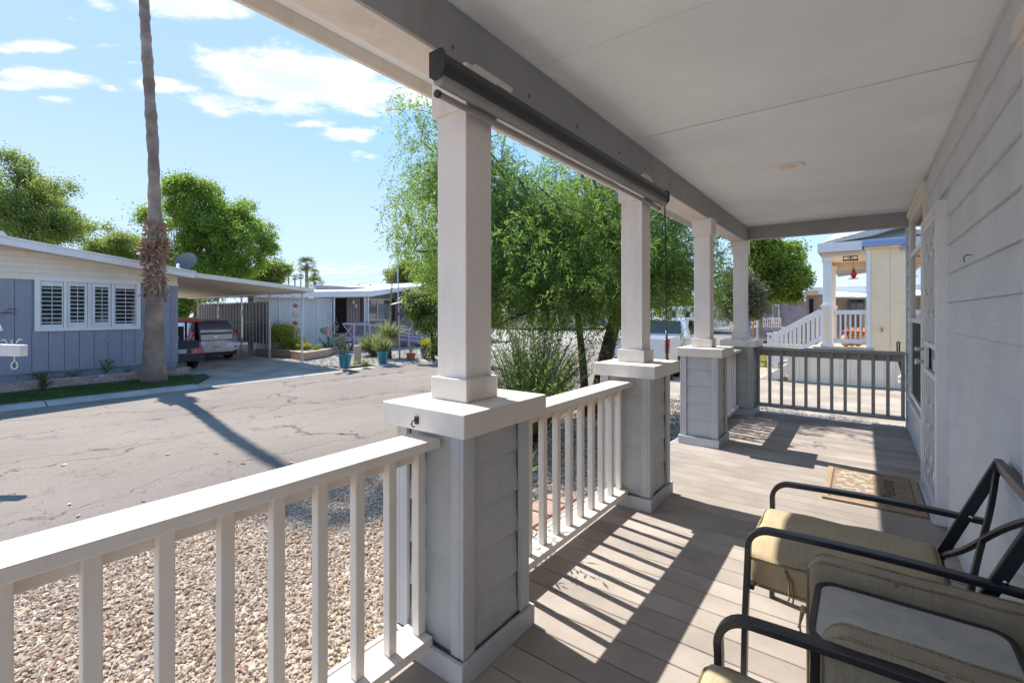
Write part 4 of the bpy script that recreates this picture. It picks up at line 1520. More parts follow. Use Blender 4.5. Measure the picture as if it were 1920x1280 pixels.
mb = MB()
o1 = rrect(TX0, TX1, TY0, TY1, .055)
i1 = rrect(TX0 + .017, TX1 - .017, TY0 + .017, TY1 - .017, .042)
n = len(o1)
vs = [(x, y, TZ) for x, y in o1] + [(x, y, TZ) for x, y in i1] + [(x, y, TZ - .03) for x, y in o1] + [(x, y, TZ - .03) for x, y in i1]
fs = []
for k in range(n):
    k2 = (k + 1) % n
    fs += [(k, k2, n + k2, n + k), (2 * n + k2, 2 * n + k, 3 * n + k, 3 * n + k2), (k2, k, 2 * n + k, 2 * n + k2), (n + k, n + k2, 3 * n + k2, 3 * n + k)]
mb.add(vs, fs)
mb.build('table_rim', M['blackmetal'], tb, bevel=.003)
gm = bpy.data.materials.new('pebbled_frosted_glass')
gm.use_nodes = True
g = NG(gm.node_tree)
gm.node_tree.nodes.clear()
go = g.n('ShaderNodeOutputMaterial')
gp = g.n('ShaderNodeBsdfPrincipled')
gc = g.n('ShaderNodeTexCoord').outputs['Object']
g.put(gp.inputs['Base Color'], g.mix(g.smooth(g.noise(gc, 6, 6, .7), .38, .62), (.40, .42, .41), (.58, .54, .47)))
gp.inputs['Roughness'].default_value = .28
gp.inputs['Transmission Weight'].default_value = .1
gp.inputs['Specular IOR Level'].default_value = .6
gb = g.n('ShaderNodeBump')
gb.inputs['Strength'].default_value = .5
gb.inputs['Distance'].default_value = .003
g.put(gb.inputs['Height'], g.noise(gc, 260, 2))
g.link(gb.outputs[0], gp.inputs['Normal'])
g.link(gp.outputs[0], go.inputs[0])
mb = MB()
i2 = rrect(TX0 + .0175, TX1 - .0175, TY0 + .0175, TY1 - .0175, .041)
mb.prism(i2, 'z', TZ - .010, TZ - .003)
mb.build('glass_top', gm, tb)
mb = MB(); mb.prism(rrect(TX0 + .03, TX1 - .03, TY0 + .03, TY1 - .03, .03), 'z', TZ - .05, TZ - .035); mb.build('under_tray', M['blackmetal'], tb)
for sx, xx_ in ((-1, TX0 + .02), (1, TX1 - .02)):
    for sy, yy_ in ((-1, TY0 + .02), (1, TY1 - .02)):
        mb = MB(); mb.ribbon([(xx_, yy_, TZ - .03), (xx_ + sx * .004, yy_ + sy * .002, .25), (xx_ + sx * .018, yy_ + sy * .004, 0)], .022, .022, (0, 1, 0)); mb.build('leg', M['blackmetal'], tb, bevel=.002)

# two back cushions standing on edge beside the table
def loose_cushion(loc, label, rx):
    t = thing('back_cushion', loc, label, 'cushion', 'brown woven cushions standing on edge beside the table')
    c = cushion('cover', -.02, .56, -.040, .040, .0, .585, FK_SHADED, t, r=.022, puff=.012, corner=.055, thin='y', wr=.0022, seed=rx)
    mb = MB()
    mb.tube([(-.024, -.03, .42), (-.036, -.034, .40), (-.040, -.036, .36), (-.034, -.036, .31)], .0035, 6)
    mb.tube([(-.024, -.03, .42), (-.032, -.022, .39), (-.044, -.03, .345)], .0035, 6)
    mb.ball((-.030, -.033, .415), .010, 8, 6)
    mb.build('tie', FK, t, world=False)
    mb = MB(); mb.obox((-.038, -.04, .315), .014, .006, .018, rotm(0, .3, .2)); mb.build('toggle', M['blackmetal'], t, bevel=.002, world=False)
    mb = MB(); mb.box(.20, .212, -.0415, -.0405, .53, .58); mb.build('care_label', FP, t, world=False)
    t.rotation_euler = (R(rx), 0, 0)
    return t


loose_cushion((-.125, 1.832, 0), 'khaki woven cushion toned brown for shade, standing on edge between the glass table and the farther chair', 0)
loose_cushion((-.06, 1.388, .028), 'khaki woven cushion toned brown for shade, standing on edge between the glass table and the nearest chair', -.6)

# ================================================================== BLUE HOUSE across the street
AB = R(4.8)
bh = thing('blue_house', (-17.0, 5.39, 0), 'blue grey mobile home with white gable and white shuttered window across the street', 'house', rz=AB)
def bx(name, m, *a, parent=bh, bev=0.0):
    mb = MB()
    for q in a:
        mb.box(*q)
    return mb.build(name, M[m], parent, bevel=bev, world=False)


bx('wall', 'blue', (-10, -.03, -7.8, -.001, -.5, 2.25))
WY0, WY1, WZ0, WZ1 = -3.18, -.96, .93, 2.31
y = -7.8
k = 0
while y < -.01:
    wd = .305
    y2 = min(y + wd, -.0)
    segs = [(-.08, 2.262)]
    if y2 > WY0 + .03 and y < WY1 - .03:
        segs = [(-.08, WZ0 + .02), (WZ1 - .02, 2.262)]
    for (a, b) in segs:
        if b - a < .02:
            continue
        bx('siding_board', 'blue', (-.0295, -.004, y + .006, y2 - .006, a, b))
    y = y2
    k += 1
bx('skirting', 'blue', (-.06, -.035, -7.8, 0.0, -.5, -.085))
bx('skirt_band', 'blue', (-.03, .012, -7.81, .01, -.12, -.08))
bx('corner_trim', 'blue', (-.03, .008, -.09, .012, -.0795, 2.2))
# white gable boards
def rake(y):
    return 3.16 - .13 * abs(y + 3.9)
z = 2.262
while z < 3.0:
    z2 = z + .135
    def lim(zz):
        return max(0, (3.16 - .12 - zz) / .13)
    a, b = min(lim(z), 3.89), min(lim(z2), 3.89)
    if b > .1:
        mb = MB(); mb.prism([(-3.9 - a, z), (-3.9 + a, z), (-3.9 + b, z2 - .004), (-3.9 - b, z2 - .004)], 'x', -.029, .004 + .006); mb.build('gable_board', M['offwhite'], bh, world=False)
    z = z2
mb = MB(); mb.prism([(-7.79, 2.24), (-.01, 2.24), (-.01, 2.6), (-3.9, 3.1), (-7.79, 2.6)], 'x', -9.9, -.03); mb.build('gable_wall', M['offwhite'], bh, world=False)
mb = MB(); mb.box(-.03, .022, -7.8, .014, 2.235, 2.275); mb.build('band_trim', M['offwhite'], bh, world=False)
for sg in (-1, 1):
    mb = MB(); mb.prism([(-3.9, 3.19), (-3.9, 3.02), (-3.9 + sg * 4.15, 2.48), (-3.9 + sg * 4.15, 2.65)], 'x', .47, .50); mb.build('rake_fascia', M['fascwhite'], bh, world=False)
    mb = MB(); mb.prism([(-3.9, 3.23), (-3.9, 3.191), (-3.9 + sg * 4.2, 2.651), (-3.9 + sg * 4.2, 2.69)], 'x', -10.2, .53); mb.build('roof', M['roofwhite'], bh, world=False)
    mb = MB(); mb.prism([(-3.9, 3.06), (-3.9, 3.04), (-3.9 + sg * 4.1, 2.507), (-3.9 + sg * 4.1, 2.527)], 'x', -.02, .469); mb.build('eave_soffit', M['offwhite'], bh, world=False)
mb = MB(); mb.prism([(-4.05, 3.20), (-3.75, 3.20), (-3.82, 3.31), (-3.98, 3.31)], 'x', -10.2, .56); mb.build('ridge_cap', M['fascwhite'], bh, world=False)
# window with shutters
wt = .10
wf = bx('window', 'white', (-.02, .035, WY0, WY0 + wt, WZ0, WZ1), (-.02, .035, WY1 - wt, WY1, WZ0, WZ1), (-.02, .036, WY0 + wt, WY1 - wt, WZ1 - .09, WZ1), (-.02, .036, WY0 + wt, WY1 - wt, WZ0, WZ0 + .08), bev=.004)
bx('pane', 'glass', (-.027, -.021, WY0 + wt, WY1 - wt, WZ0 + .08, WZ1 - .09), parent=wf)
for yc in (-2.60, -1.60):
    bx('mullion', 'white', (-.0205, .018, yc - .03, yc + .03, WZ0 + .08, WZ1 - .09), parent=wf)
bx('mullion', 'shutter', (-.0205, .006, -2.14, -2.06, WZ0 + .0805, WZ1 - .0905), parent=wf)
secs = [(WY0 + wt + .01, -2.64), (-2.56, -2.15), (-2.05, -1.64), (-1.56, WY1 - wt - .01)]
for i, (a, b) in enumerate(secs):
    inn = (i in (1, 2))
    ta, tb_ = (a + .06, b - .06) if inn else (a + .02, b - .02)
    zb, zt = WZ0 + (.22 if inn else .17), WZ1 - (.20 if inn else .22)
    bx('shutter_frame', 'shutter', (-.0204, .002, a, ta, WZ0 + .0805, WZ1 - .0905), (-.0204, .002, tb_, b, WZ0 + .0805, WZ1 - .0905), (-.0204, .0015, ta, tb_, WZ0 + .081, zb), (-.0204, .0015, ta, tb_, zt, WZ1 - .091), parent=wf)
    nn = 9
    for j in range(nn):
        zc = zb + (zt - zb) * (j + .5) / nn
        mb = MB(); mb.obox((-.008, (ta + tb_) / 2, zc), .018, (tb_ - ta) / 2 - .002, .006, rotm(0, R(28), 0)); mb.build('louvre', M['shutter'], wf, world=False)
    bx('tilt_rod', 'shutter', (.010, .016, (ta + tb_) / 2 - .006, (ta + tb_) / 2 + .006, zb, zt), parent=wf)
bx('outlet_box', 'blue', (-.004, .012, -1.79, -1.68, .57, .70), bev=.004)
mb = MB()
for (a, b) in (((-3.95, 1.36), (-3.55, 1.40)), ((-3.72, 1.38), (-3.62, 1.50)), ((-3.62, 1.50), (-3.50, 1.47)), ((-3.80, 1.37), (-3.84, 1.50)), ((-3.84, 1.5), (-3.95, 1.46)), ((-3.60, 1.4), (-3.50, 1.36))):
    mb.tube([(.02, a[0], a[1]), (.03, (a[0] + b[0]) / 2, (a[1] + b[1]) / 2 + .02), (.02, b[0], b[1])], .009, 6)
sc = thing('wall_ornament', (-17.0, 5.39, 0), 'dark metal leaf scroll hung on the blue wall left of the shuttered window', 'ornament', rz=AB)
mb.build('scroll', M['dish'], sc, world=False)

# low brick planter
pl = thing('brick_planter', (-17.0, 5.39, 0), 'low pinkish brick planter wall along the foot of the blue house', 'planter', rz=AB)
br = MB(); br.box(-.095, .095, -.045, .045, 0, .066)
me_b = None
rb = random.Random(3)
for row in range(4):
    zc = -.53 + row * .0745
    yy_ = -5.2 + (.1 if row % 2 else 0)
    while yy_ < -.02:
        o = br.build('brick', M['pinkbrick'], pl, bevel=.005, world=False) if me_b is None else bpy.data.objects.new('brick', me_b)
        if me_b is None:
            me_b = o.data
        else:
            COL.objects.link(o)
            o.parent = pl
            bv = o.modifiers.new('bevel', 'BEVEL'); bv.width = .005; bv.segments = 1
        o.location = (.62 + rb.uniform(-.006, .006), yy_ + .1, zc)
        o.rotation_euler = (0, 0, R(90) + rb.uniform(-.03, .03))
        yy_ += .2
    for i in range(3):
        o = bpy.data.objects.new('brick', me_b); COL.objects.link(o); o.parent = pl
        o.location = (.52 - i * .2 - (.1 if row % 2 else 0), .02, zc); o.rotation_euler = (0, 0, rb.uniform(-.03, .03))
        bv = o.modifiers.new('bevel', 'BEVEL'); bv.width = .005; bv.segments = 1
bx('mortar', 'kerb', (.585, .655, -5.2, 0, -.6, -.245), (-.1, .6, -.02, .045, -.6, -.245), parent=pl)
bx('soil', 'soil', (-.05, .584, -5.2, -.021, -.6, -.30), parent=pl)


def sprig(base, label, n, h, lm, Lf, Wf, spread=.12, cat='plant', name='small_plant', group=None, droop=0, stems=6, flat=.5):
    t = thing(name, base, label, cat, group)
    b = np.array(base)
    mb = MB()
    for i in range(stems):
        a = 6.28 * i / stems + RNG.random()
        e = Vector(base) + Vector((math.cos(a) * spread * .7, math.sin(a) * spread * .7, h * RNG.uniform(.5, .95)))
        mb.tube([Vector(base), Vector(base).lerp(e, .5) + Vector((0, 0, h * .12)), e], [.006 + h * .008, .004 + h * .004, .002], 5)
    mb.build('stem', M['bark'], t)
    P = b + np.stack([RNG.normal(0, spread * .5, n), RNG.normal(0, spread * .5, n), RNG.uniform(.1, 1, n) ** .7 * h], 1)
    rr = P - b
    D = unit(rr * np.array([1, 1, flat]) / max(spread, h) + RNG.normal(size=P.shape) * .45 + np.array([0, 0, .3 - droop]))
    v, q = leaf_quads(P, D, perp(D), Lf * RNG.uniform(.6, 1.3, n), Lf * Wf)
    npmesh('foliage', v, q, LEAF[lm], t)['kind'] = 'stuff'
    return t


Mb = Matrix.Rotation(AB, 4, 'Z')
def bpt(x, y, z):
    return Vector((-17.0, 5.39, 0)) + (Mb @ Vector((x, y, z)))


sprig(bpt(.3, -3.15, -.30), 'pale green herb sprouting in the planter under the left end of the window', 160, .22, 'olive', .05, .35, .22)
sprig(bpt(.3, -2.5, -.30), 'bluish green herb sprouting in the planter under the middle of the window', 160, .18, 'cactus', .05, .35, .22)
sprig(bpt(.3, -1.35, -.30), 'small green weed low in the planter near the palm trunk', 90, .16, 'cactus', .045, .35, .14)
sprig(bpt(.3, -1.85, -.30), 'thin dark leafed seedling standing in front of the blue skirting', 40, .40, 'willow', .11, .3, .12, stems=2)
sprig(bpt(.8, -3.2, -.52), 'small fan palm seedling growing at the foot of the brick planter', 26, .25, 'palm', .26, .10, .05, flat=1.2)

# satellite dish
dp = atd(352, 492, 14.8)
ds = thing('satellite_dish', (dp.x, dp.y, 2.62), 'dark grey satellite dish on the roof corner between blue house and carport', 'satellite dish')
mb = MB(); mb.tube([(dp.x - .1, dp.y, 2.62), (dp.x - .1, dp.y, 2.85), dp - Vector((.08, 0, .02))], .022, 8); mb.build('mast', M['galv'], ds)
dirn = Vector((.62, -.70, .35)).normalized()
q = dirn.to_track_quat('Z', 'Y').to_matrix()
mb = MB(); mb.lathe([(0, .0), (.12, .012), (.22, .042), (.31, .088), (.335, .105), (.335, .098), (.31, .078), (.22, .030), (.12, .0), (0, -.012)], n=26)
mb.v = [tuple(dp + q @ Vector((v_[0], v_[1] * .92, v_[2]))) for v_ in mb.v]
mb.build('reflector', M['dish'], ds)
arm_e = dp + q @ Vector((0, -.36, .42))
mb = MB(); mb.tube([dp + q @ Vector((0, -.30, .06)), arm_e], .014, 6); mb.build('feed_arm', M['galv'], ds)
mb = MB(); mb.tube([arm_e, arm_e + q @ Vector((0, .08, -.02))], [.035, .045], 10); mb.build('receiver', M['white'], ds)
mb = MB(); mb.box(dp.x - .35, dp.x + .25, dp.y - .03, dp.y + .03, 2.60, 2.64); mb.build('mounting_foot', M['fascwhite'], ds)

# sign arm / mailbox at the left edge
sa = thing('hanging_sign_arm', (-8.95, .80, -.6), 'beige box beam arm with a small metal ring hanging below, at the left picture edge', 'sign arm')
a0 = Vector((-9.6, .3, .885)); a1 = atd(45, 657, 6.0)
a0 = a1 + (atd(0, 656, 6.0) - a1) * 3.4
mb = MB(); mb.bar(a0, a1, .10, .145); mb.build('arm', M['trim'], sa, bevel=.006)
mb = MB(); mb.bar((a0.x, a0.y, -.64), (a0.x, a0.y, 1.25), .10, .10); mb.build('post', M['trim'], sa, bevel=.006)
c0 = atd(27, 670, 6.0)
mb = MB(); mb.tube([c0 + Vector((0, 0, .02)), c0 - Vector((0, 0, .05))], .007, 6)
ringp = [c0 + Vector((0, .028 * math.sin(a), -.10 + .05 * math.cos(a))) for a in np.linspace(0, 6.283, 13)]
mb.tube(ringp, .007, 6, cap=False)
mb.build('hanging_ring', M['trim'], sa)
mb = MB()
for dx in (-.04, .0, .04):
    c1 = atd(22, 641, 6.0) + F_ * 0 + Vector((0, dx, 0))
    mb.tube([c1 + Vector((0, 0, -.01)), c1 + Vector((0, dx * .6, .03)), c1 + Vector((0, dx * 1.4, .02))], .008, 6)
mb.build('scroll', M['galv'], sa)
mb = MB(); mb.tube([a0 + Vector((0, .2, .3)), atd(-2, 612, 6.05), atd(2, 619, 6.05)], .02, 8); mb.build('finial', M['trim'], sa)


# ================================================================== PALMS
def palm(base, top, label, r0, r1, n_fronds, Lf, group=None, swell=None, lean=None, name='palm_tree', detail=1.0, pts=None, skirt=None, deadf=0.25, simple=False):
    t = thing(name, base, label, 'palm tree', group)
    b, tp = Vector(base), Vector(top)
    if pts is None:
        N = 24
        pts = [b.lerp(tp, i / N) for i in range(N + 1)]
        rr = [r0 + (r1 - r0) * (i / N) for i in range(N + 1)]
    else:
        pts, rr = pts
    mb = MB(); mb.tube(pts, rr, 20 if not simple else 8); mb.build('trunk', M['palmbark'], t)
    P, D, W, L, H = [], [], [], [], []
    rachis = MB()
    for i in range(n_fronds):
        a = i * 2.399 + RNG.random() * .3
        elev = R(75) - (i / n_fronds) * R(120)
        d = Vector((math.cos(a) * math.cos(elev), math.sin(a) * math.cos(elev), math.sin(elev)))
        e = tp + d * Lf * .45
        e2 = e + Vector((d.x, d.y, d.z - .45)) * Lf * .28
        rachis.tube([tp, tp.lerp(e, .5), e], [.03 * Lf * .5, .02 * Lf * .5, .012 * Lf * .5], 4)
        nb = 22 if not simple else 11
        side = d.cross(Vector((0, 0, 1)))
        if side.length < .1:
            side = Vector((1, 0, 0))
        side.normalize()
        nrm = side.cross(d).normalized()
        for j in range(nb):
            f = (j / (nb - 1) - .5) * R(150)
            dd = (d * math.cos(f) + side * math.sin(f) + nrm * .05).normalized()
            ll = Lf * .62 * (.75 + .25 * math.cos(f))
            p0 = e
            dd1 = (dd + Vector((0, 0, -.25))).normalized()
            P.append(p0); D.append(dd1); W.append(dd1.cross(nrm).normalized()); L.append(ll * .62); H.append(.028 * Lf * .6)
            p1 = p0 + dd1 * ll * .5
            dd2 = (dd + Vector((0, 0, -.95))).normalized()
            P.append(p1); D.append(dd2); W.append(dd2.cross(nrm).normalized()); L.append(ll * .5); H.append(.018 * Lf * .6)
    rachis.build('frond_stalk', M['barkpale'], t)
    v, q = leaf_quads(np.array([tuple(x) for x in P]), np.array([tuple(x) for x in D]), np.array([tuple(x) for x in W]), np.array(L), np.array(H) * (2.2 if simple else 1))
    c = npmesh('crown', v, q, LEAF['palm'], t)
    c['kind'] = 'stuff'
    # hanging dead fronds below the crown
    n = 160 if not simple else 70
    a = RNG.uniform(0, 6.28, n)
    rr_ = r1 * RNG.uniform(.9, 1.8, n)
    P = np.array([(tp.x + math.cos(a_) * r_, tp.y + math.sin(a_) * r_, tp.z - RNG.uniform(0, Lf * .35)) for a_, r_ in zip(a, rr_)])
    D = unit(np.stack([np.cos(a) * .35, np.sin(a) * .35, -np.ones(n)], 1) + RNG.normal(0, .12, (n, 3)))
    v, q = leaf_quads(P, D, perp(D), RNG.uniform(.3, .7, n) * Lf * .45, np.full(n, .035 * Lf * .6))
    npmesh('dead_frond_skirt', v, q, LEAF['skirt'], t)['kind'] = 'stuff'
    return t


# the tall palm at the kerb: trunk follows its measured sway
PB = Vector((-15.85, 4.48, -.50))
zs, px_, wd = [], [], []
dep = (PB - CAM).dot(F_)
samples = [(716, 288, 49), (700, 288, 43), (670, 289, 38), (640, 289, 35), (600, 289, 31), (560, 290, 30), (520, 291, 28), (480, 292, 30), (430, 292, 27), (400, 290, 23), (340, 289, 21), (290, 287.5, 20), (250, 285.5, 20.5), (200, 282, 20), (150, 279, 19.5), (100, 275.5, 19), (50, 272.5, 18.5), (0, 270, 18), (-60, 268, 18), (-130, 266, 17), (-200, 265, 16.5), (-270, 264, 16), (-330, 264, 15.5)]
pts, rr = [], []
zprev = None
for i, (v_, u_, w_) in enumerate(samples):
    dd_ = dep + 1.3 * max(0, (600 - v_) / 930) ** 1.5
    p = CAM + F_ * dd_ + R_ * ((u_ - 960) / 877 * dd_) + Vector((0, 0, (588 - v_) / 877 * dd_))
    pts.append(p)
    rr.append(w_ / 877 * dd_ / 2 * (.86 if v_ < 560 else .9))
dn, dr = [], []
for i in range(len(pts) - 1):
    K = max(2, int((pts[i + 1] - pts[i]).length / .10))
    for j in range(K):
        f = j / K
        dn.append(pts[i].lerp(pts[i + 1], f))
        k = len(dn)
        base_r = rr[i] * (1 - f) + rr[i + 1] * f
        ring_ = .13 * abs(math.sin(k * .42 + .6 * math.sin(k * .13))) ** 5 + .045 * math.sin(k * 1.9) + .03 * math.sin(k * .31)
        dr.append(base_r * (1 + ring_ * (1 if pts[i].z > 3.5 else .35)))
top = pts[-1]
tallpalm = palm(tuple(PB), tuple(top), 'very tall palm with a shaggy collar on its trunk, standing by the blue house', .4, .15, 26, .95, pts=(dn, dr))
# old leaf bases (boots) around the trunk between 1.8 and 4 m
rb = random.Random(9)
for i in range(190):
    v_ = rb.uniform(425, 552) if i % 3 else rb.gauss(472, 14)
    f = (556 - v_) / 141
    z_ = EYE + (588 - v_) / 877 * dep
    u_ = 290.5
    c = CAM + F_ * dep + R_ * ((u_ - 960) / 877 * dep)
    c.z = z_
    a = rb.uniform(0, 6.283)
    out = Vector((math.cos(a), math.sin(a), 0))
    big = 1.0 - .45 * f
    bulge = .07 + .09 * math.exp(-((v_ - 468) / 22) ** 2) * 1.2
    r_in = .19
    p0 = c + out * r_in
    tl = Vector((-math.sin(a), math.cos(a), 0)) * rb.uniform(-.7, .7)
    d = (out * rb.uniform(.25, .8) + Vector((0, 0, rb.choice([-.8, .9, .5, -.3]))) + tl).normalized()
    ln = rb.uniform(.10, .22) * (.8 + 3.2 * bulge)
    p1 = p0 + d * ln * .55
    p2 = p1 + (d + Vector((0, 0, rb.uniform(-.9, .2))) + out * .1).normalized() * ln * .5
    mb = MB(); mb.ribbon([p0 - out * .04, p0, p1, p2], rb.uniform(.045, .095), .018, Vector((-math.sin(a), math.cos(a), 0)) + Vector((0, 0, rb.uniform(-.3, .3))))
    mb.build('leaf_boot', LEAF['skirt'], tallpalm)
# fibrous mass under the boots
n = 900
v_ = RNG.uniform(412, 560, n)
z_ = EYE + (588 - v_) / 877 * dep
a = RNG.uniform(0, 6.283, n)
c = CAM + F_ * dep + R_ * ((290.5 - 960) / 877 * dep)
rad = .19 + .06 * np.exp(-((v_ - 470) / 25) ** 2) + RNG.uniform(-.01, .03, n)
P = np.stack([c.x + np.cos(a) * rad, c.y + np.sin(a) * rad, z_], 1)
D = unit(np.stack([np.cos(a) * .5, np.sin(a) * .5, RNG.normal(-.3, .9, n)], 1) + RNG.normal(0, .5, (n, 3)))
v, q = leaf_quads(P, D, perp(D), RNG.uniform(.05, .20, n), RNG.uniform(.008, .03, n))
npmesh('boot_fibre', v, q, LEAF['skirt'], tallpalm)['kind'] = 'stuff'

for (u_, vc, vb, d_, Lf, lb) in ((575, 497, 545, 48, 1.2, 'largest of the distant palms behind the white mobile home roof'),
                                (590, 512, 545, 62, .62, 'slim distant palm just right of the largest far palm'),
                                (541, 514, 545, 80, .44, 'small distant palm, leftmost of the far group above the carport roof'),
                                (553, 521, 545, 85, .42, 'small distant palm in the middle of the far group above the carport roof'),
                                (564, 519, 545, 90, .42, 'small distant palm just left of the largest far palm trunk'),
                                (590, 533, 548, 44, 1.2, 'low bushy palm crown showing just above the white roof')):
    p = atd(u_, vc, d_)
    palm((p.x, p.y, -.6), tuple(p), lb, .20 * (d_ / 48 if u_ == 575 else .75), .15 * (d_ / 48 if u_ == 575 else .75), 26, Lf * d_ / 48, 'distant palms', simple=True)

# ================================================================== CARPORT
cp = thing('carport', (-22, 7.5, -.52), 'white flat carport roof on scroll topped metal posts beside the blue house', 'carport')
CPX0, CPX1 = -29.0, -17.1
YA, YB = 5.15, 9.95
za, zb = 2.62, 2.25
mb = MB(); mb.prism([(YA, za + .10), (YA, za + .03), (YB, zb + .03), (YB, zb + .10)], 'x', CPX0, CPX1 - .02); mb.build('roof', M['roofwhite'], cp)
mb = MB(); mb.prism([(YA, za + .13), (YA, za - .02), (YB, zb - .03), (YB, zb + .12)], 'x', CPX1 - .019, CPX1 + .02); mb.build('front_fascia', M['offwhite'], cp)
mb = MB(); mb.box(CPX0, CPX1 - .02, YB + .0005, YB + .03, zb - .03, zb + .12); mb.build('side_fascia', M['offwhite'], cp)
x = CPX0
npan = 0
while x < CPX1 - .3:
    mb = MB(); mb.prism([(YA, za + .029), (YA, za + .004), (YB - .01, zb + .004), (YB - .01, zb + .029)], 'x', x + .012, x + .29); mb.build('ceiling_pan', M['offwhite'], cp)
    x += .30
mb = MB(); mb.box(CPX0, CPX1 - .05, 9.66, 9.74, zb - .075, zb - .002 - .01); mb.build('header_beam', M['galv'], cp)
posts = [-17.5, -20.1, -22.72, -25.3, -27.75]
for xx in posts:
    mb = MB()
    for dx in (-.055, .055):
        mb.tube([(xx + dx, 9.7, -.55), (xx + dx, 9.7, zb - .075)], .018, 6)
    for j in range(10):
        z0_ = -.35 + j * .26
        mb.tube([(xx - .055, 9.7, z0_), (xx + .055, 9.7, z0_ + .13), (xx - .055, 9.7, z0_ + .26)], .006, 4) if z0_ + .26 < zb - .1 else None
    mb.build('post', M['fascwhite'], cp)
for a, b in zip(posts[:-1], posts[1:]):
    for (x0_, sg) in ((a - .07, -1), (b + .07, 1)):
        pp = []
        for k in range(9):
            t_ = R(90 * k / 8)
            pp.append((x0_ + sg * 1.1 * (1 - math.cos(t_)), 9.7, 1.25 + .9 * math.sin(t_)))
        mb = MB(); mb.tube(pp, .013, 5, smooth=True)
        for k in (2, 4, 6):
            mb.tube([pp[k], (x0_ + sg * .02 + (pp[k][0] - x0_) * .2, 9.7, pp[k][2] + .25 if pp[k][2] + .25 < 2.1 else 2.12)], .007, 4)
        mb.build('scroll_arch', M['fascwhite'], cp)
fn = thing('corrugated_screen', (-24, 9.7, -.5), 'dark grey corrugated metal screen panels filling the side of the carport', 'fence')
for i, (a, b) in enumerate(zip(posts[1:-1], posts[2:])):
    x0_, x1_ = b + .09, a - .09
    mb = MB(); mb.box(x0_, x1_, 9.715, 9.725, .10, 1.86); mb.build('panel', M['corr'], fn)
    x = x0_ + .1
    while x < x1_ - .05:
        mb = MB(); mb.prism([(x - .03, 9.7145), (x - .012, 9.690), (x + .012, 9.690), (x + .03, 9.7145)], 'z', .105, 1.855); mb.build('rib', M['galv'], fn)
        x += .31
    mb = MB(); mb.tube([(x0_, 9.67, 1.0), (x1_, 9.67, 1.0)], .018, 6); mb.build('rail', M['galv'], fn)
    mb = MB(); mb.tube([(x0_, 9.69, 1.88), (x1_, 9.69, 1.88)], .018, 6); mb.build('rail', M['galv'], fn)


# ================================================================== VEHICLES
def wheel(parent, x, y, r, wdt, name='wheel'):
    mb = MB(); mb.lathe([(r * .55, -wdt / 2), (r * .93, -wdt / 2), (r, -wdt * .33), (r, wdt * .33), (r * .93, wdt / 2), (r * .55, wdt / 2)], n=24)
    mb.v = [(x + q[0], y + q[2], r + q[1]) for q in mb.v]
    w_ = mb.build(name, M['tyre'], parent, world=False)
    sg = 1 if y > 0 else -1
    mb = MB(); mb.lathe([(0, .03), (r * .2, .04), (r * .3, .01), (r * .5, .0), (r * .58, .03)], n=20)
    mb.v = [(x + q[0], y + sg * (wdt * .30 + q[2] * .8), r + q[1]) for q in mb.v]
    mb.build('rim', M['chrome'], w_, world=False)
    return w_


def loft(secs, m, name, parent, bev=.02, close=True):
    """secs: list of (x, [(y,z)...]) closed rings"""
    mb = MB()
    n = len(secs[0][1])
    vs = [(x, y, z) for x, ring in secs for (y, z) in ring]
    fs = []
    for i in range(len(secs) - 1):
        for k in range(n):
            fs.append((i * n + k, (i + 1) * n + k, (i + 1) * n + (k + 1) % n, i * n + (k + 1) % n))
    fs.append(tuple(range(n)))
    fs.append(tuple((len(secs) - 1) * n + k for k in range(n))[::-1])
    mb.add(vs, fs, True)
    o = mb.build(name, m, parent, world=False)
    bv = o.modifiers.new('bevel', 'BEVEL'); bv.width = bev; bv.segments = 3; bv.limit_method = 'ANGLE'; bv.angle_limit = R(35)
    return o


def sym(pts):
    return [(y, z) for y, z in pts] + [(-y, z) for y, z in pts[::-1]]


def plate_marks(parent, x, yc, zc):
    mb = MB()
    for k in range(6):
        y_ = yc - .115 + k * .046
        mb.box(x - .003, x + .001, y_ - .014, y_ - .006, zc - .03, zc + .03)
        mb.box(x - .003, x + .001, y_ - .006, y_ + .012, zc + (.018 if k % 2 else -.004), zc + (.03 if k % 2 else .008))
    o = mb.build('plate_marks', M['plateink'], parent, world=False)
    o['kind'] = 'stuff'


# silver SUV, tail towards the street: local +x = rear
suv = thing('parked_suv', (-21.1, 8.02, -.52), 'silver blue SUV parked tail out in the carport, dark rear window', 'car')
W = .90
loft([(0.0, sym([(.55, .33), (W - .06, .36), (W - .02, .62), (W - .06, .97), (.5, 1.0)])),
      (-.12, sym([(.6, .26), (W - .01, .30), (W, .65), (W - .03, 1.0), (.55, 1.03)])),
      (-1.2, sym([(.6, .24), (W, .26), (W + .01, .65), (W - .02, 1.02), (.55, 1.05)])),
      (-3.3, sym([(.6, .24), (W, .26), (W, .65), (W - .03, 1.0), (.55, 1.03)])),
      (-4.1, sym([(.6, .26), (W - .05, .30), (W - .05, .6), (W - .12, .90), (.5, .95)])),
      (-4.4, sym([(.4, .32), (W - .2, .35), (W - .2, .55), (W - .25, .75), (.4, .8)]))], M['silver'], 'body', suv, .03)
loft([(-.06, sym([(.4, 1.0), (W - .12, 1.0), (W - .16, 1.2), (W - .18, 1.25)])),
      (-.32, sym([(.4, 1.0), (W - .09, 1.0), (W - .18, 1.42), (W - .30, 1.60)])),
      (-.62, sym([(.4, 1.0), (W - .07, 1.0), (W - .17, 1.48), (W - .27, 1.68)])),
      (-2.3, sym([(.4, 1.0), (W - .07, 1.0), (W - .17, 1.48), (W - .27, 1.68)])),
      (-3.1, sym([(.4, 1.0), (W - .10, 1.0), (W - .14, 1.05), (W - .16, 1.06)]))], M['silver'], 'cabin', suv, .02)
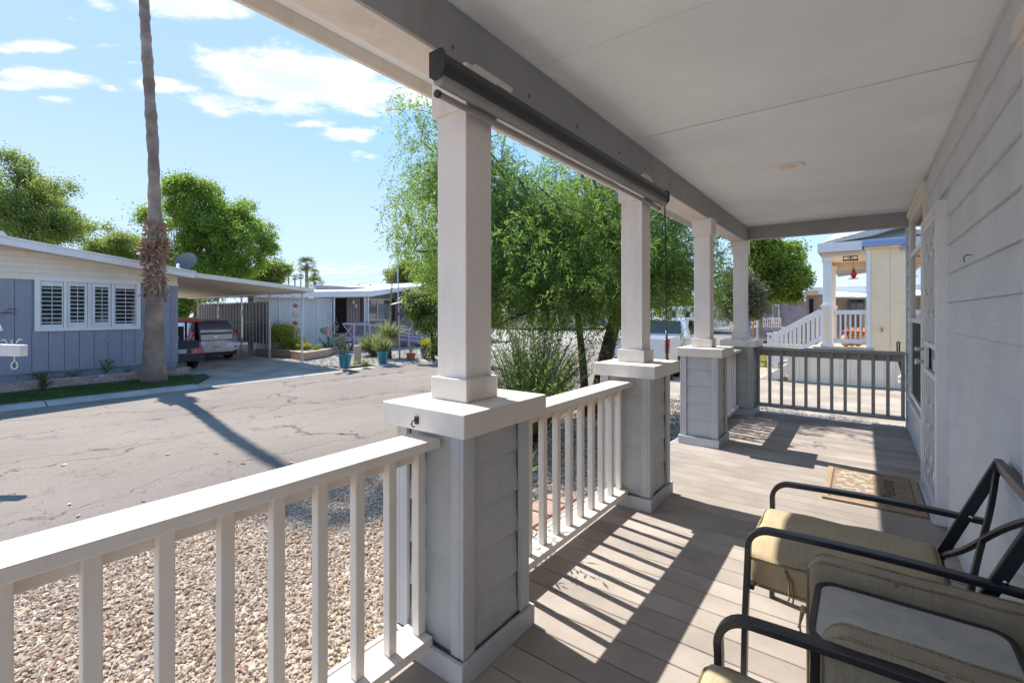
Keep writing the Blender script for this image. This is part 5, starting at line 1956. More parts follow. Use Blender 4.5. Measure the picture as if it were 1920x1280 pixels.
def rearpanel(name, m, pts, parent, th=.02):
    """pts: list of (x,y,z) outline of a panel facing the rear; thickness th inward"""
    mb = MB()
    n = len(pts)
    vs = [Vector(p) for p in pts] + [Vector(p) - Vector((th, 0, 0)) for p in pts]
    fs = [tuple(range(n)), tuple(range(n, 2 * n))[::-1]] + [(i, n + i, n + (i + 1) % n, (i + 1) % n) for i in range(n)]
    mb.add(vs, fs)
    return mb.build(name, m, parent, bevel=.004, world=False)


rearpanel('rear_window', M['carglass'], [(-.035, -.66, 1.08), (-.035, .66, 1.08), (-.30, .56, 1.56), (-.30, -.56, 1.56)], suv, .03)
rearpanel('spoiler', M['silver'], [(-.18, -.60, 1.60), (-.18, .60, 1.60), (-.16, .60, 1.655), (-.16, -.60, 1.655)], suv, .25)
rearpanel('brake_light', M['redlens'], [(-.155, -.16, 1.615), (-.155, .16, 1.615), (-.155, .16, 1.645), (-.155, -.16, 1.645)], suv, .02)
rearpanel('tailgate_trim', M['silverlow'], [(.016, -.60, .86), (.016, .60, .86), (.010, .62, 1.06), (.010, -.62, 1.06)], suv, .05)
rearpanel('tailgate_shadow_line', M['blackplastic'], [(.008, -.7, .80), (.008, .7, .80), (.008, .7, .83), (.008, -.7, .83)], suv, .05)
rearpanel('badge', M['chrome'], [(.022, -.07, .94), (.022, .07, .94), (.022, .05, 1.0), (.022, -.05, 1.0)], suv, .02)
rearpanel('bumper', M['silver'], [(.05, -.84, .42), (.05, .84, .42), (.02, .86, .70), (.02, -.86, .70)], suv, .2)
rearpanel('bumper_guard', M['silverlow'], [(.07, -.62, .34), (.07, .62, .34), (.07, .70, .42), (.07, -.70, .42)], suv, .2)
rearpanel('plate_recess', M['silverlow'], [(.056, -.42, .46), (.056, .42, .46), (.050, .34, .66), (.050, -.34, .66)], suv, .02)
rearpanel('number_plate', M['plate'], [(.064, -.17, .49), (.064, .17, .49), (.060, .17, .63), (.060, -.17, .63)], suv, .01)
for sg in (-1, 1):
    rearpanel('tail_light', M['redlens'], [(.004, sg * .72, .90), (.0, sg * .87, .92), (-.09, sg * .84, 1.22), (-.07, sg * .76, 1.22), (-.03, sg * .72, 1.10)], suv, .05)
    rearpanel('reflector', M['redlens'], [(.062, sg * .70, .50), (.060, sg * .78, .50), (.055, sg * .78, .58), (.055, sg * .70, .58)], suv, .02)
    wheel(suv, -.85, sg * .80, .35, .23)
    wheel(suv, -3.5, sg * .80, .35, .23)
mb = MB(); mb.box(-.6, -.01, -.80, .80, .20, .33); mb.build('underbody', M['blackplastic'], suv, world=False)
plate_marks(suv, .0655, 0, .56)
rearpanel('window_sticker', M['plate'], [(-.06, .44, 1.13), (-.06, .52, 1.13), (-.10, .52, 1.19), (-.10, .44, 1.19)], suv, .005)
rearpanel('window_sticker', M['plate'], [(-.06, -.60, 1.11), (-.06, -.46, 1.11), (-.08, -.46, 1.16), (-.08, -.60, 1.16)], suv, .005)

# red and black hatchback with raised tailgate
rc = thing('parked_hatchback', (-18.15, 5.66, -.52), 'red and black small car with its tailgate raised, half hidden behind the blue house corner', 'car')
W = .84
loft([(0.0, sym([(.5, .34), (W - .06, .36), (W - .02, .60), (W - .05, .90)])), (-.2, sym([(.5, .26), (W, .30), (W, .6), (W - .03, .92)])),
      (-2.9, sym([(.5, .26), (W, .30), (W, .6), (W - .03, .92)])), (-3.8, sym([(.4, .3), (W - .1, .34), (W - .1, .6), (W - .2, .8)]))], M['redcar'], 'body', rc, .03)
for sg in (-1, 1):
    mb = MB(); mb.prism([(-.10, .92), (-.32, 1.60), (-.45, 1.62), (-.55, .92)], 'y', sg * .80 - .03, sg * .80 + .03)
    mb.build('pillar', M['blackplastic'], rc, world=False)
    mb = MB(); mb.prism([(-1.3, .92), (-1.3, 1.6), (-1.4, 1.6), (-1.4, .92)], 'y', sg * .78 - .02, sg * .78 + .02)
    mb.build('pillar', M['blackplastic'], rc, world=False)
mb = MB(); mb.prism([(-.28, 1.60), (-.30, 1.68), (-2.1, 1.70), (-2.5, 1.60)], 'y', -.78, .78); mb.build('roof', M['redcar'], rc, bevel=.02, world=False)
mb = MB(); mb.prism([(-2.1, 1.66), (-2.3, 1.60), (-3.1, .94), (-2.95, .94)], 'y', -.72, .72); mb.build('windscreen', M['carglass'], rc, world=False)
mb = MB(); mb.obox((.12, 0, 1.70), .42, .70, .035, rotm(0, R(6), 0)); hg = mb.build('tailgate', M['redcar'], rc, bevel=.02, world=False)
mb = MB(); mb.obox((.16, 0, 1.655), .33, .58, .006, rotm(0, R(6), 0)); mb.build('tailgate_glass', M['carglass'], hg, world=False)
mb = MB(); mb.box(.30, .42, -.2, .0, 1.60, 1.64); mb.build('tailgate_handle', M['plate'], hg, world=False)
for sg in (-1, 1):
    mb = MB(); mb.tube([(-.25, sg * .70, 1.25), (.15, sg * .66, 1.66)], .012, 6); mb.build('gas_strut', M['blackplastic'], hg, world=False)
mb = MB(); mb.box(-1.2, -.10, -.74, .74, .70, .92); mb.build('cargo_floor', M['dark'], rc, world=False)
mb = MB(); mb.box(-1.35, -1.25, -.70, .70, .90, 1.45); mb.build('rear_seat', M['blackplastic'], rc, bevel=.04, world=False)
rearpanel('sill_panel', M['blackplastic'], [(.025, -.74, .72), (.025, .74, .72), (.0, .72, 1.0), (.0, -.72, 1.0)], rc, .06)
rearpanel('bumper', M['blackplastic'], [(.10, -.86, .30), (.10, .86, .30), (.07, .87, .54), (.07, -.87, .54)], rc, .25)
rearpanel('rear_panel', M['redcar'], [(.04, -.72, .545), (.04, .72, .545), (.03, .70, .715), (.03, -.70, .715)], rc, .1)
rearpanel('plate_recess', M['blackplastic'], [(.050, -.30, .56), (.050, .48, .56), (.045, .48, .70), (.045, -.30, .70)], rc, .02)
rearpanel('number_plate', M['plate'], [(.058, .02, .58), (.058, .34, .58), (.055, .34, .70), (.055, .02, .70)], rc, .01)
rearpanel('bag', M['pinkpaper'], [(-.2, .38, 1.02), (-.2, .50, 1.02), (-.14, .62, 1.26), (-.14, .50, 1.26)], rc, .03)
rearpanel('cargo_box', M['plate'], [(-.5, .05, 1.0), (-.5, .30, 1.0), (-.5, .30, 1.14), (-.5, .05, 1.14)], rc, .2)
for sg in (-1, 1):
    rearpanel('tail_light', M['redlens'], [(.045, sg * .58, .55), (.06, sg * .88, .55), (.0, sg * .84, .78), (.03, sg * .60, .74)], rc, .12)
    wheel(rc, -.62, sg * .74, .31, .20)
    wheel(rc, -3.0, sg * .74, .31, .20)
plate_marks(rc, .0605, .18, .64)


def pickup(loc, rz, label, group=None):
    t = thing('pickup_truck', loc, label, 'pickup truck', group, rz=rz)
    WC = M['whitecar']
    W = .95
    def PB_(name, m, x0, x1, y0, y1, z0, z1, bev=.02, parent=t):
        mb = MB(); mb.box(x0, x1, y0, y1, z0, z1); return mb.build(name, m, parent, bevel=bev, world=False, seg=3)
    for sg in (-1, 1):
        y0, y1 = sorted((sg * W, sg * (W - .09)))
        pf = [(0.02, .52), (.02, 1.28), (2.0, 1.28), (2.0, .46), (1.60, .46), (1.52, .74), (1.30, .90), (1.0, .90), (.78, .74), (.70, .46)]
        mb = MB()
        n = len(pf)
        vs = [(y0, p[0], p[1]) for p in pf] + [(y1, p[0], p[1]) for p in pf]
        mb.add(vs, [tuple(range(n))[::-1], tuple(range(n, 2 * n))] + [(i, (i + 1) % n, n + (i + 1) % n, n + i) for i in range(n)])
        mb.build('bed_side', WC, t, bevel=.015, world=False)
    PB_('tailgate', WC, -W + .13, W - .13, -.02, .04, .62, 1.26)
    PB_('bed_floor', M['blackplastic'], -W + .1, W - .1, .05, 1.98, .62, .70, .005)
    PB_('bumper', M['chrome'], -W + .03, W - .03, -.16, -.03, .42, .58, .03)
    PB_('number_plate', M['plate'], -.16, .16, -.1655, -.1605, .44, .56, .002)
    for sg in (-1, 1):
        x0, x1 = sorted((sg * (W - .005), sg * (W - .13)))
        l = PB_('tail_light', M['redlens'], x0, x1, -.045, .06, .96, 1.24, .015)
        PB_('amber_lens', M['amberlens'], x0 + .005, x1 - .005, -.05, .05, .82, .955, .01, parent=l)
        for yy_ in (1.15, 4.4):
            mb = MB(); r_ = .38
            mb.lathe([(r_ * .5, -.13), (r_ * .93, -.13), (r_, -.09), (r_, .09), (r_ * .93, .13), (r_ * .5, .13)], n=24)
            mb.v = [(sg * (W - .13) + q[2], yy_ + q[0], r_ + q[1]) for q in mb.v]
            w_ = mb.build('wheel', M['tyre'], t, world=False)
            mb = MB(); mb.lathe([(0, .02), (r_ * .2, .03), (r_ * .5, .0), (r_ * .58, .02)], n=18)
            mb.v = [(sg * (W - .13 + .10 + q[2]), yy_ + q[0], r_ + q[1]) for q in mb.v]
            mb.build('rim', M['chrome'], w_, world=False)
    mb = MB()
    ring = sym([(.5, .45), (W - .02, .48), (W, .8), (W - .03, 1.22)])
    vs, fs = [], []
    for yy_, rg in ((2.03, ring), (3.9, ring), (4.9, sym([(.5, .45), (W - .02, .48), (W, .8), (W - .08, 1.12)])), (5.35, sym([(.4, .5), (W - .12, .52), (W - .10, .75), (W - .18, 1.0)]))):
        vs += [(y_, yy_, z_) for (y_, z_) in rg]
    n = 8
    for i in range(3):
        for k in range(n):
            fs.append((i * n + k, i * n + (k + 1) % n, (i + 1) * n + (k + 1) % n, (i + 1) * n + k))
    fs += [tuple(range(n))[::-1], tuple(3 * n + k for k in range(n))]
    mb.add(vs, fs); mb.build('body', WC, t, bevel=.03, world=False)
    mb = MB()
    vs, fs = [], []
    for yy_, hw, z_ in ((2.08, W - .08, 1.22), (2.3, W - .22, 1.84), (3.2, W - .24, 1.86), (3.9, W - .12, 1.22)):
        vs += [(-hw, yy_, z_), (hw, yy_, z_)]
    mb.add([(-(W - .06), 2.06, 1.20), (W - .06, 2.06, 1.20), (W - .22, 2.25, 1.85), (-(W - .22), 2.25, 1.85), (-(W - .06), 4.0, 1.20), (W - .06, 4.0, 1.20), (W - .24, 3.15, 1.86), (-(W - .24), 3.15, 1.86)],
           [(0, 1, 2, 3), (5, 4, 7, 6), (3, 2, 6, 7), (1, 5, 6, 2), (4, 0, 3, 7), (1, 0, 4, 5)])
    cab = mb.build('cab', WC, t, bevel=.03, world=False)
    for sg in (-1, 1):
        mb = MB(); mb.add([(sg * (W - .075), 2.35, 1.27), (sg * (W - .075), 3.75, 1.27), (sg * (W - .205), 3.15, 1.76), (sg * (W - .205), 2.42, 1.76), (sg * (W - .13), 2.35, 1.27), (sg * (W - .13), 3.75, 1.27), (sg * (W - .26), 3.15, 1.76), (sg * (W - .26), 2.42, 1.76)],
                          [(0, 1, 2, 3), (7, 6, 5, 4), (0, 4, 5, 1), (1, 5, 6, 2), (2, 6, 7, 3), (3, 7, 4, 0)]); mb.build('side_window', M['glass'], cab, world=False)
        PB_('mirror', WC, min(sg * (W + .02), sg * (W + .2)), max(sg * (W + .02), sg * (W + .2)), 3.55, 3.65, 1.25, 1.42, .02)
    mb = MB(); mb.add([(-.65, 2.065, 1.32), (.65, 2.065, 1.32), (.58, 2.20, 1.76), (-.58, 2.20, 1.76), (-.65, 2.12, 1.32), (.65, 2.12, 1.32), (.58, 2.26, 1.76), (-.58, 2.26, 1.76)], [(0, 1, 2, 3), (7, 6, 5, 4), (0, 4, 5, 1), (2, 6, 7, 3), (1, 5, 6, 2), (3, 7, 4, 0)])
    mb.build('rear_window', M['glass'], cab, world=False)
    return t


pickup((-5.55, 14.0, -.62), 0, 'white pickup truck parked beyond the weeping tree, red and amber tail lights')

# ================================================================== WHITE MOBILE HOME with lattice
wh = thing('white_mobile_home', (-24, 16, -.5), 'white roofed mobile home with lattice screened carport and mauve brown entry beyond the carport', 'house')
eave = [(10.0, 2.13, 2.42), (12.55, 2.19, 2.475), (16.2, 2.33, 2.66), (17.8, 2.62, 2.88), (19.36, 2.93, 3.08), (26.5, 3.05, 3.22)]
EX = -22.0
vs, fs = [], []
for i, (y, zb_, zt_) in enumerate(eave):
    vs += [(EX, y, zb_), (EX, y, zt_), (EX - .05, y, zb_ + .02), (EX - .05, y, zt_ - .02)]
for i in range(len(eave) - 1):
    a, b = i * 4, i * 4 + 4
    fs += [(a, b, b + 1, a + 1), (a + 2, a + 3, b + 3, b + 2), (a, a + 2, b + 2, b), (a + 1, b + 1, b + 3, a + 3)]
mb = MB(); mb.add(vs, fs); mb.build('fascia', M['fascwhite'], wh)
vs, fs = [], []
ridge = [(10.0, 2.62), (12.55, 2.70), (16.2, 3.04), (17.8, 3.18), (19.36, 3.32), (26.5, 3.92)]
for i, ((y, zb_, zt_), (y2, zr)) in enumerate(zip(eave, ridge)):
    vs += [(EX - .02, y, zt_ - .005), (-27, y, zr), (-34, y, zt_ - .1)]
for i in range(len(eave) - 1):
    a, b = i * 3, i * 3 + 3
    fs += [(a, b, b + 1, a + 1), (a + 1, b + 1, b + 2, a + 2)]
mb = MB(); mb.add(vs, fs); mb.build('roof', M['roofwhite'], wh)
vs, fs = [], []
for (y, zb_, zt_) in eave:
    vs += [(EX - .05, y, zb_ + .06), (-24.4, y, zb_ + .12)]
for i in range(len(eave) - 1):
    a = i * 2
    fs.append((a, a + 1, a + 3, a + 2))
mb = MB(); mb.add(vs, fs); mb.build('porch_soffit', M['tanside'], wh)
def B5(name, m, *a, parent=None, bev=0.0):
    mb = MB()
    for q in a:
        mb.box(*q)
    return mb.build(name, M[m], parent or wh, bevel=bev)


# recessed entry wall with vertical ribs
WXr = -23.9
B5('wall', 'tanside', (WXr - .1, WXr, 14.0, 19.9, -.3, 2.95))
y = 15.95
while y < 19.85:
    if not (16.95 < y < 19.35):
        B5('siding_rib', 'tanside', (WXr, WXr + .025, y, y + .11, .1, 2.8))
    else:
        B5('siding_rib', 'tanside', (WXr, WXr + .025, y, y + .11, .1, .88))
    y += .19
d_ = B5('door', 'dark', (WXr + .001, WXr + .04, 15.12, 15.85, .3, 2.25))
B5('door_frame', 'brownwood', (WXr + .001, WXr + .06, 15.02, 15.12, .3, 2.3), (WXr + .001, WXr + .06, 15.85, 15.93, .3, 2.3), parent=d_)
B5('entry_side_wall', 'tanside', (WXr, -22.3, 13.95, 14.02, -.3, 2.2))
w2 = B5('window', 'white', (WXr + .03, WXr + .07, 17.20, 17.28, .95, 2.3), (WXr + .03, WXr + .07, 19.0, 19.08, .95, 2.3), (WXr + .03, WXr + .07, 17.28, 19.0, 2.22, 2.3), (WXr + .03, WXr + .07, 17.28, 19.0, .95, 1.01), (WXr + .03, WXr + .07, 18.02, 18.08, 1.01, 2.22))
B5('pane', 'glasslit', (WXr + .026, WXr + .04, 17.28, 18.02, 1.01, 2.22), parent=w2)
B5('pane', 'glasslit', (WXr + .026, WXr + .04, 18.08, 19.0, 1.01, 2.22), parent=w2)
for k in range(9):
    B5('curtain_fold', 'cloth', (WXr + .041, WXr + .046, 18.14 + k * .09, 18.19 + k * .09, 1.05, 2.0), parent=w2)
B5('shutter', 'brownwood', (WXr + .03, WXr + .06, 16.85, 17.19, .92, 2.32))
B5('shutter', 'brownwood', (WXr + .03, WXr + .06, 19.09, 19.40, .92, 2.32))
lavx = -22.55
B5('front_wall', 'lav', (lavx - .2, lavx, 19.55, 26.5, -.5, 3.1), (WXr, lavx - .2, 19.55, 19.65, -.5, 2.95))
y = 19.6
while y < 26.4:
    if 20.15 < y < 21.65:
        B5('siding_rib', 'lav', (lavx, lavx + .025, y, y + .11, -.4, .9))
    else:
        B5('siding_rib', 'lav', (lavx, lavx + .025, y, y + .11, -.4, 2.98))
    y += .19
w3 = B5('window', 'white', (lavx + .0, lavx + .06, 20.45, 20.53, .94, 1.75), (lavx + .0, lavx + .06, 21.25, 21.33, .94, 1.75), (lavx + .0, lavx + .06, 20.53, 21.25, 1.69, 1.75), (lavx, lavx + .06, 20.53, 21.25, .94, 1.0))
B5('pane', 'glass', (lavx + .005, lavx + .03, 20.53, 21.25, 1.0, 1.69), parent=w3)
B5('shutter', 'brownwood', (lavx + .026, lavx + .055, 20.2, 20.44, .92, 1.78))
B5('shutter', 'brownwood', (lavx + .026, lavx + .055, 21.34, 21.58, .92, 1.78))
for (y_, zt_) in ((13.98, 2.22), (15.85, 2.30), (16.08, 2.31)):
    B5('porch_post', 'fascwhite', (EX - .12, EX - .05, y_ - .03, y_ + .03, .1, zt_))
for z_ in np.arange(.3, 2.1, .25):
    mb = MB(); mb.tube([(EX - .08, 15.88, z_), (EX - .08, 16.05, z_ + .12), (EX - .08, 15.88, z_ + .25)], .008, 4); mb.build('post_scroll', M['fascwhite'], wh)
B5('wall_lamp', 'white', (WXr, WXr + .10, 16.25, 16.40, 1.95, 2.15), (WXr, WXr + .08, 16.45, 16.58, 1.75, 1.95))
# lattice screen: frame rails, backing and crossed slats
lat = thing('lattice_screen', (-22.3, 12, -.4), 'white crossed slat lattice screen under the mobile home eave, left of the entry door', 'lattice')
LXX = -22.28
for (y_) in (10.05, 11.2, 12.4, 13.15, 13.93):
    mb = MB(); mb.box(LXX - .02, LXX + .045, y_ - .03, y_ + .03, -.42, 2.2); mb.build('upright', M['fascwhite'], lat)
mb = MB(); mb.box(LXX - .019, LXX + .044, 10.08, 13.90, .72, .775); mb.build('rail', M['offwhite'], lat)
mb = MB(); mb.box(LXX - .018, LXX + .043, 10.08, 13.90, 2.12, 2.18); mb.build('rail', M['fascwhite'], lat)
mb = MB(); mb.box(LXX - .5, LXX - .46, 10.0, 13.95, -.5, 2.2); mb.build('backing', M['galv'], lat)
P1, P2 = MB(), MB()
def clipd(y0_, y1_, z0_, z1_, sgn, off):
    # line z = sgn*(y) + off within rect
    pts = []
    a = [(y0_, sgn * y0_ + off), (y1_, sgn * y1_ + off), ((z0_ - off) / sgn, z0_), ((z1_ - off) / sgn, z1_)]
    for p in a:
        if y0_ - 1e-6 <= p[0] <= y1_ + 1e-6 and z0_ - 1e-6 <= p[1] <= z1_ + 1e-6:
            pts.append(p)
    pts.sort()
    return pts
st = .105
for sgn, MBx, xx in ((1, P1, LXX + .0), (-1, P2, LXX + .012)):
    off = -30
    while off < 30:
        p = clipd(10.08, 13.9, -.40, 2.12, sgn, off)
        if len(p) >= 2 and abs(p[-1][0] - p[0][0]) > .05:
            MBx.bar((xx, p[0][0], p[0][1]), (xx, p[-1][0], p[-1][1]), .008, .042, (1, 0, 0)) if False else MBx.bar((xx, p[0][0], p[0][1]), (xx, p[-1][0], p[-1][1]), .042, .008, (1, 0, 0))
        off += st * 1.2
for q_ in (P1, P2):
    q_.build('slats', M['fascwhite'], lat)['kind'] = 'stuff'
# roof vents
for (u_, v_) in ((672, 534), (694, 534), (588, 537)):
    p = atx(u_, v_, -26)
    vt = thing('roof_vent', p, 'small metal vent pipe on the white roof' + {672: ', the middle one', 694: ', right of the middle one', 588: ' close to the low palm crown'}[u_], 'roof vent')
    mb = MB(); mb.tube([p - Vector((0, 0, .35)), p], .06, 8); mb.tube([p, p + Vector((0, 0, .06))], [.11, .09], 10); mb.build('pipe', M['galv'], vt)

# pink ramp and rails
rp = thing('ramp_deck', (-21.8, 16, -.5), 'dusty pink wooden entry deck with railed ramp in front of the white mobile home', 'ramp')
def PK(name, a, b, wd, ht):
    mb = MB(); mb.bar(a, b, wd, ht); mb.build(name, M['pinkpaint'], rp)
PK('deck_edge', (-21.55, 14.1, .05), (-21.55, 17.0, .05), .06, .22)
for k in range(18):
    mb = MB(); mb.box(-23.85, -21.58, 14.1 + k * .16, 14.25 + k * .16, .10, .14); mb.build('deck_plank', M['pinkpaint'], rp)
PK('top_rail', (-21.5, 14.1, .86), (-21.5, 15.75, .80), .10, .09)
PK('top_rail', (-21.5, 15.75, .78), (-20.9, 18.0, .46), .10, .09)
PK('top_rail', (-20.9, 18.0, .46), (-20.2, 20.6, .06), .10, .09)
PK('back_rail', (-22.6, 16.9, .80), (-21.9, 18.6, .62), .08, .09)
PK('back_rail', (-21.9, 18.6, .62), (-21.2, 21.0, .20), .08, .09)
for (x_, y_, z0_, z1_) in ((-21.5, 14.75, -.5, .84), (-21.5, 15.72, -.5, .80), (-21.2, 16.9, -.5, .62), (-20.9, 17.95, -.5, .46), (-20.5, 19.4, -.55, .25), (-22.2, 17.8, -.3, .7), (-21.6, 19.5, -.5, .46)):
    mb = MB(); mb.box(x_ - .06, x_ + .06, y_ - .06, y_ + .06, z0_, z1_); mb.build('post', M['pinkpaint'], rp)
PK('cross_brace', (-21.5, 14.12, .12), (-21.5, 14.70, .80), .04, .05)
PK('cross_brace', (-21.46, 14.12, .80), (-21.46, 14.70, .12), .04, .05)
for j in range(3):
    PK('lower_rail', (-21.2, 16.9, .42 - .2 * j), (-20.2, 20.6, -.14 - .13 * j), .03, .08)
PK('step', (-21.3, 14.9, -.2), (-21.3, 16.6, -.2), .32, .05)
mb = MB(); mb.add([(-21.5, 15.9, .05), (-20.2, 20.8, -.45), (-21.9, 21.0, -.45), (-23.0, 16.2, .05), (-21.5, 15.9, .0), (-20.2, 20.8, -.52), (-21.9, 21.0, -.52), (-23.0, 16.2, .0)], [(0, 1, 2, 3), (7, 6, 5, 4), (0, 4, 5, 1), (1, 5, 6, 2), (2, 6, 7, 3), (3, 7, 4, 0)]); mb.build('ramp_slab', M['pinkpaint'], rp)

# raised bed with low edging boards
be = thing('garden_bed_edging', (-21.5, 12, -.5), 'low reddish timber edging round the shrub bed before the lattice screen', 'edging')
pts_ = [(480, 654), (545, 657), (570, 661), (612, 655), (632, 648)]
w_pts = [atz(u, v, -.22) for u, v in pts_]
for a, b in zip(w_pts[:-1], w_pts[1:]):
    mb = MB(); mb.bar((a.x, a.y, -.37), (b.x, b.y, -.37), .09, .30); mb.build('timber', M['paver'], be, bevel=.01)
_soil = MB()
_soil.add([(p_.x, p_.y, -.235) for p_ in w_pts] + [(-22.25, 14.6, -.235), (-22.25, 9.9, -.235)], [tuple(range(7))])
_soil.build('soil', GM['crushed_rock'], be)


def gp(u, v, z=-.56):
    return atz(u, v, z)


def shrub(u, v, wpx, hpx, lm, label, n, Lf, Wf, cat='shrub', z=-.25, name='shrub', stemcol='bark', flat=1.0, shape=1.0):
    p = gp(u, v, z)
    d = (p - CAM).dot(F_)
    rw, h = wpx / 2 / 877 * d, hpx / 877 * d
    t = thing(name, p, label, cat)
    mb = MB()
    for i in range(9):
        a = 6.28 * i / 9
        e = p + Vector((math.cos(a) * rw * .7, math.sin(a) * rw * .7, h * RNG.uniform(.5, .85)))
        mb.tube([p, p.lerp(e, .5) + Vector((0, 0, .1 * h)), e], [.02, .012, .005], 5)
    mb.build('stem', M[stemcol], t)
    cl = [(p.x, p.y, p.z + h * .5, rw * .75, rw * .75, h * .45, 3)]
    for i in range(7):
        a = RNG.uniform(0, 6.28)
        cl.append((p.x + math.cos(a) * rw * .5, p.y + math.sin(a) * rw * .5, p.z + h * RNG.uniform(.25, .8), rw * .35, rw * .35, h * .2, 1))
    v_, q_ = foliage(cl, n // 22, 22, Lf, Wf, -.25 * flat, min(rw, h) * .3)
    npmesh('foliage', v_, q_, LEAF[lm], t)['kind'] = 'stuff'
    return t


shrub(531, 654, 62, 46, 'yellow', 'round feathery yellow green shrub beside the carport post, before the lattice', 3800, .10, .22)
shrub(556, 655, 34, 26, 'yellow', 'lower right lobe of yellow green shrubbery beside the flower stake', 1500, .09, .22)
shrub(567, 656, 34, 15, 'yellow', 'small bright yellow shrub at the corner of the timber edging', 900, .07, .3)
shrub(497, 652, 22, 6, 'yellow', 'tiny yellow ground shrub left of the second carport post', 260, .06, .3)
shrub(590, 656, 36, 9, 'willow', 'flat dark green plant at the right end of the timber edged bed', 350, .07, .3)

# flower stake
fp = atd(553, 588, 21.2)
fp.z = -.3
fs_ = thing('garden_flower_stake', fp, 'metal garden stake with red brown and cream rosettes in front of the lattice', 'garden ornament')
d = (fp - CAM).dot(F_)
mb = MB(); mb.tube([fp, fp + Vector((0, 0, 2.2))], .012, 6); mb.build('rod', M['galv'], fs_)
for (v_, r_, m_) in ((573, .10, 'pinkpaint'), (589, .15, 'offwhite'), (606, .10, 'pinkpaint')):
    c = CAM + F_ * d + R_ * ((553.5 - 960) / 877 * d) + Vector((0, 0, (588 - v_) / 877 * d))
    mb = MB()
    for k in range(10):
        a = 6.283 * k / 10
        dv = (R_ * math.cos(a) + Vector((0, 0, 1)) * math.sin(a))
        mb.bar(c + dv * r_ * .25, c + dv * r_, r_ * .5, .02, F_)
    mb.ball(c - F_ * .02, r_ * .33, 8, 6)
    mb.build('rosette', M['terracotta' if m_ == 'pinkpaint' else m_], fs_)


# pots
def pot(u, v, wpx, hpx, m, label, z=-.555):
    p = gp(u, v, z)
    d = (p - CAM).dot(F_)
    r, h = wpx / 2 / 877 * d, hpx / 877 * d
    t = thing('plant_pot', p, label, 'plant pot')
    mb = MB(); mb.lathe([(0, .0), (r * .68, .0), (r * .72, .02), (r * .95, h * .86), (r * 1.06, h * .88), (r * 1.06, h), (r * .94, h), (r * .92, h * .86)], p, 20); mb.build('bowl', M[m], t)
    mb = MB(); mb.lathe([(0, h * .9), (r * .93, h * .88)], p, 16); mb.build('soil', M['soil'], t)
    return p + Vector((0, 0, h * .9)), r


def pads(c, r, label, n=16, h=.5):
    t = thing('prickly_pear_cactus', c, label, 'cactus')
    rr_ = random.Random(4)
    tips = [(c + Vector((rr_.uniform(-.5, .5) * r, rr_.uniform(-.5, .5) * r, 0)), Vector((rr_.uniform(-.4, .4), rr_.uniform(-.4, .4), 1)).normalized()) for _ in range(5)]
    for i in range(n):
        p0, dv = tips[i % 5] if i < 5 else rr_.choice(nxt)
        if i == 0:
            nxt = []
        L = rr_.uniform(.11, .17)
        sd = Vector((rr_.uniform(-1, 1), rr_.uniform(-1, 1), 0)).normalized()
        nn = dv.cross(sd).normalized()
        sd = nn.cross(dv).normalized()
        mb = MB()
        ctr = p0 + dv * L * .95
        vs, fs = [], []
        for a in range(9):
            th_ = math.pi * a / 8
            for b in range(10):
                ph = 2 * math.pi * b / 10
                x_, y_, z_ = math.sin(th_) * math.cos(ph), math.sin(th_) * math.sin(ph), math.cos(th_)
                wf = .62 * (1 + .2 * z_)
                vs.append(ctr + sd * (x_ * L * wf) + nn * (y_ * L * .16) + dv * (z_ * L))
        for a in range(8):
            for b in range(10):
                fs.append((a * 10 + b, (a + 1) * 10 + b, (a + 1) * 10 + (b + 1) % 10, a * 10 + (b + 1) % 10))
        mb.add(vs, fs, True)
        mb.build('pad', LEAF['cactus'], t)
        for k in (-1, 1):
            nxt.append((ctr + dv * L * .75 + sd * (k * L * .35), (dv + sd * k * rr_.uniform(.2, .8) + nn * rr_.uniform(-.3, .3)).normalized()))
    return t


pc, pr_ = pot(647, 689, 24, 24, 'teal', 'teal glazed pot holding the prickly pear, nearest the driveway')
pads(pc, pr_, 'grey green prickly pear cactus growing in the teal pot nearest the driveway', 22)
pc2, pr2 = pot(717.5, 680, 22, 23, 'teal', 'teal glazed pot below the yuccas, second teal pot from the driveway')


def tuft(c, rw, h, n, lm, label, name, cat, Wf=.03, spreadang=1.0, twist=.3):
    t = thing(name, c, label, cat)
    a = RNG.uniform(0, 6.283, n)
    e = np.arccos(np.clip(RNG.uniform(math.cos(1.45 * spreadang), 1, n), -1, 1))
    D = np.stack([np.cos(a) * np.sin(e), np.sin(a) * np.sin(e), np.cos(e)], 1)
    P = np.array(c)[None] + RNG.normal(0, rw * .10, (n, 3)) * np.array([1, 1, .3])
    L = RNG.uniform(.7, 1.05, n) * (rw * np.sin(e) + h * np.cos(e))
    W = unit(np.cross(D, np.array([0, 0, 1.0]) + RNG.normal(0, .1, (n, 3))))
    v_, q_ = leaf_quads(P, D, W, L, L * Wf)
    # tilt halves so that the blade is a V section
    npmesh('blades', v_, q_, LEAF[lm], t)['kind'] = 'stuff'
    mb = MB(); mb.lathe([(rw * .12, 0), (rw * .14, h * .12), (0, h * .25)], Vector(c), 8); mb.build('crown_core', M['bark'], t)
    return t


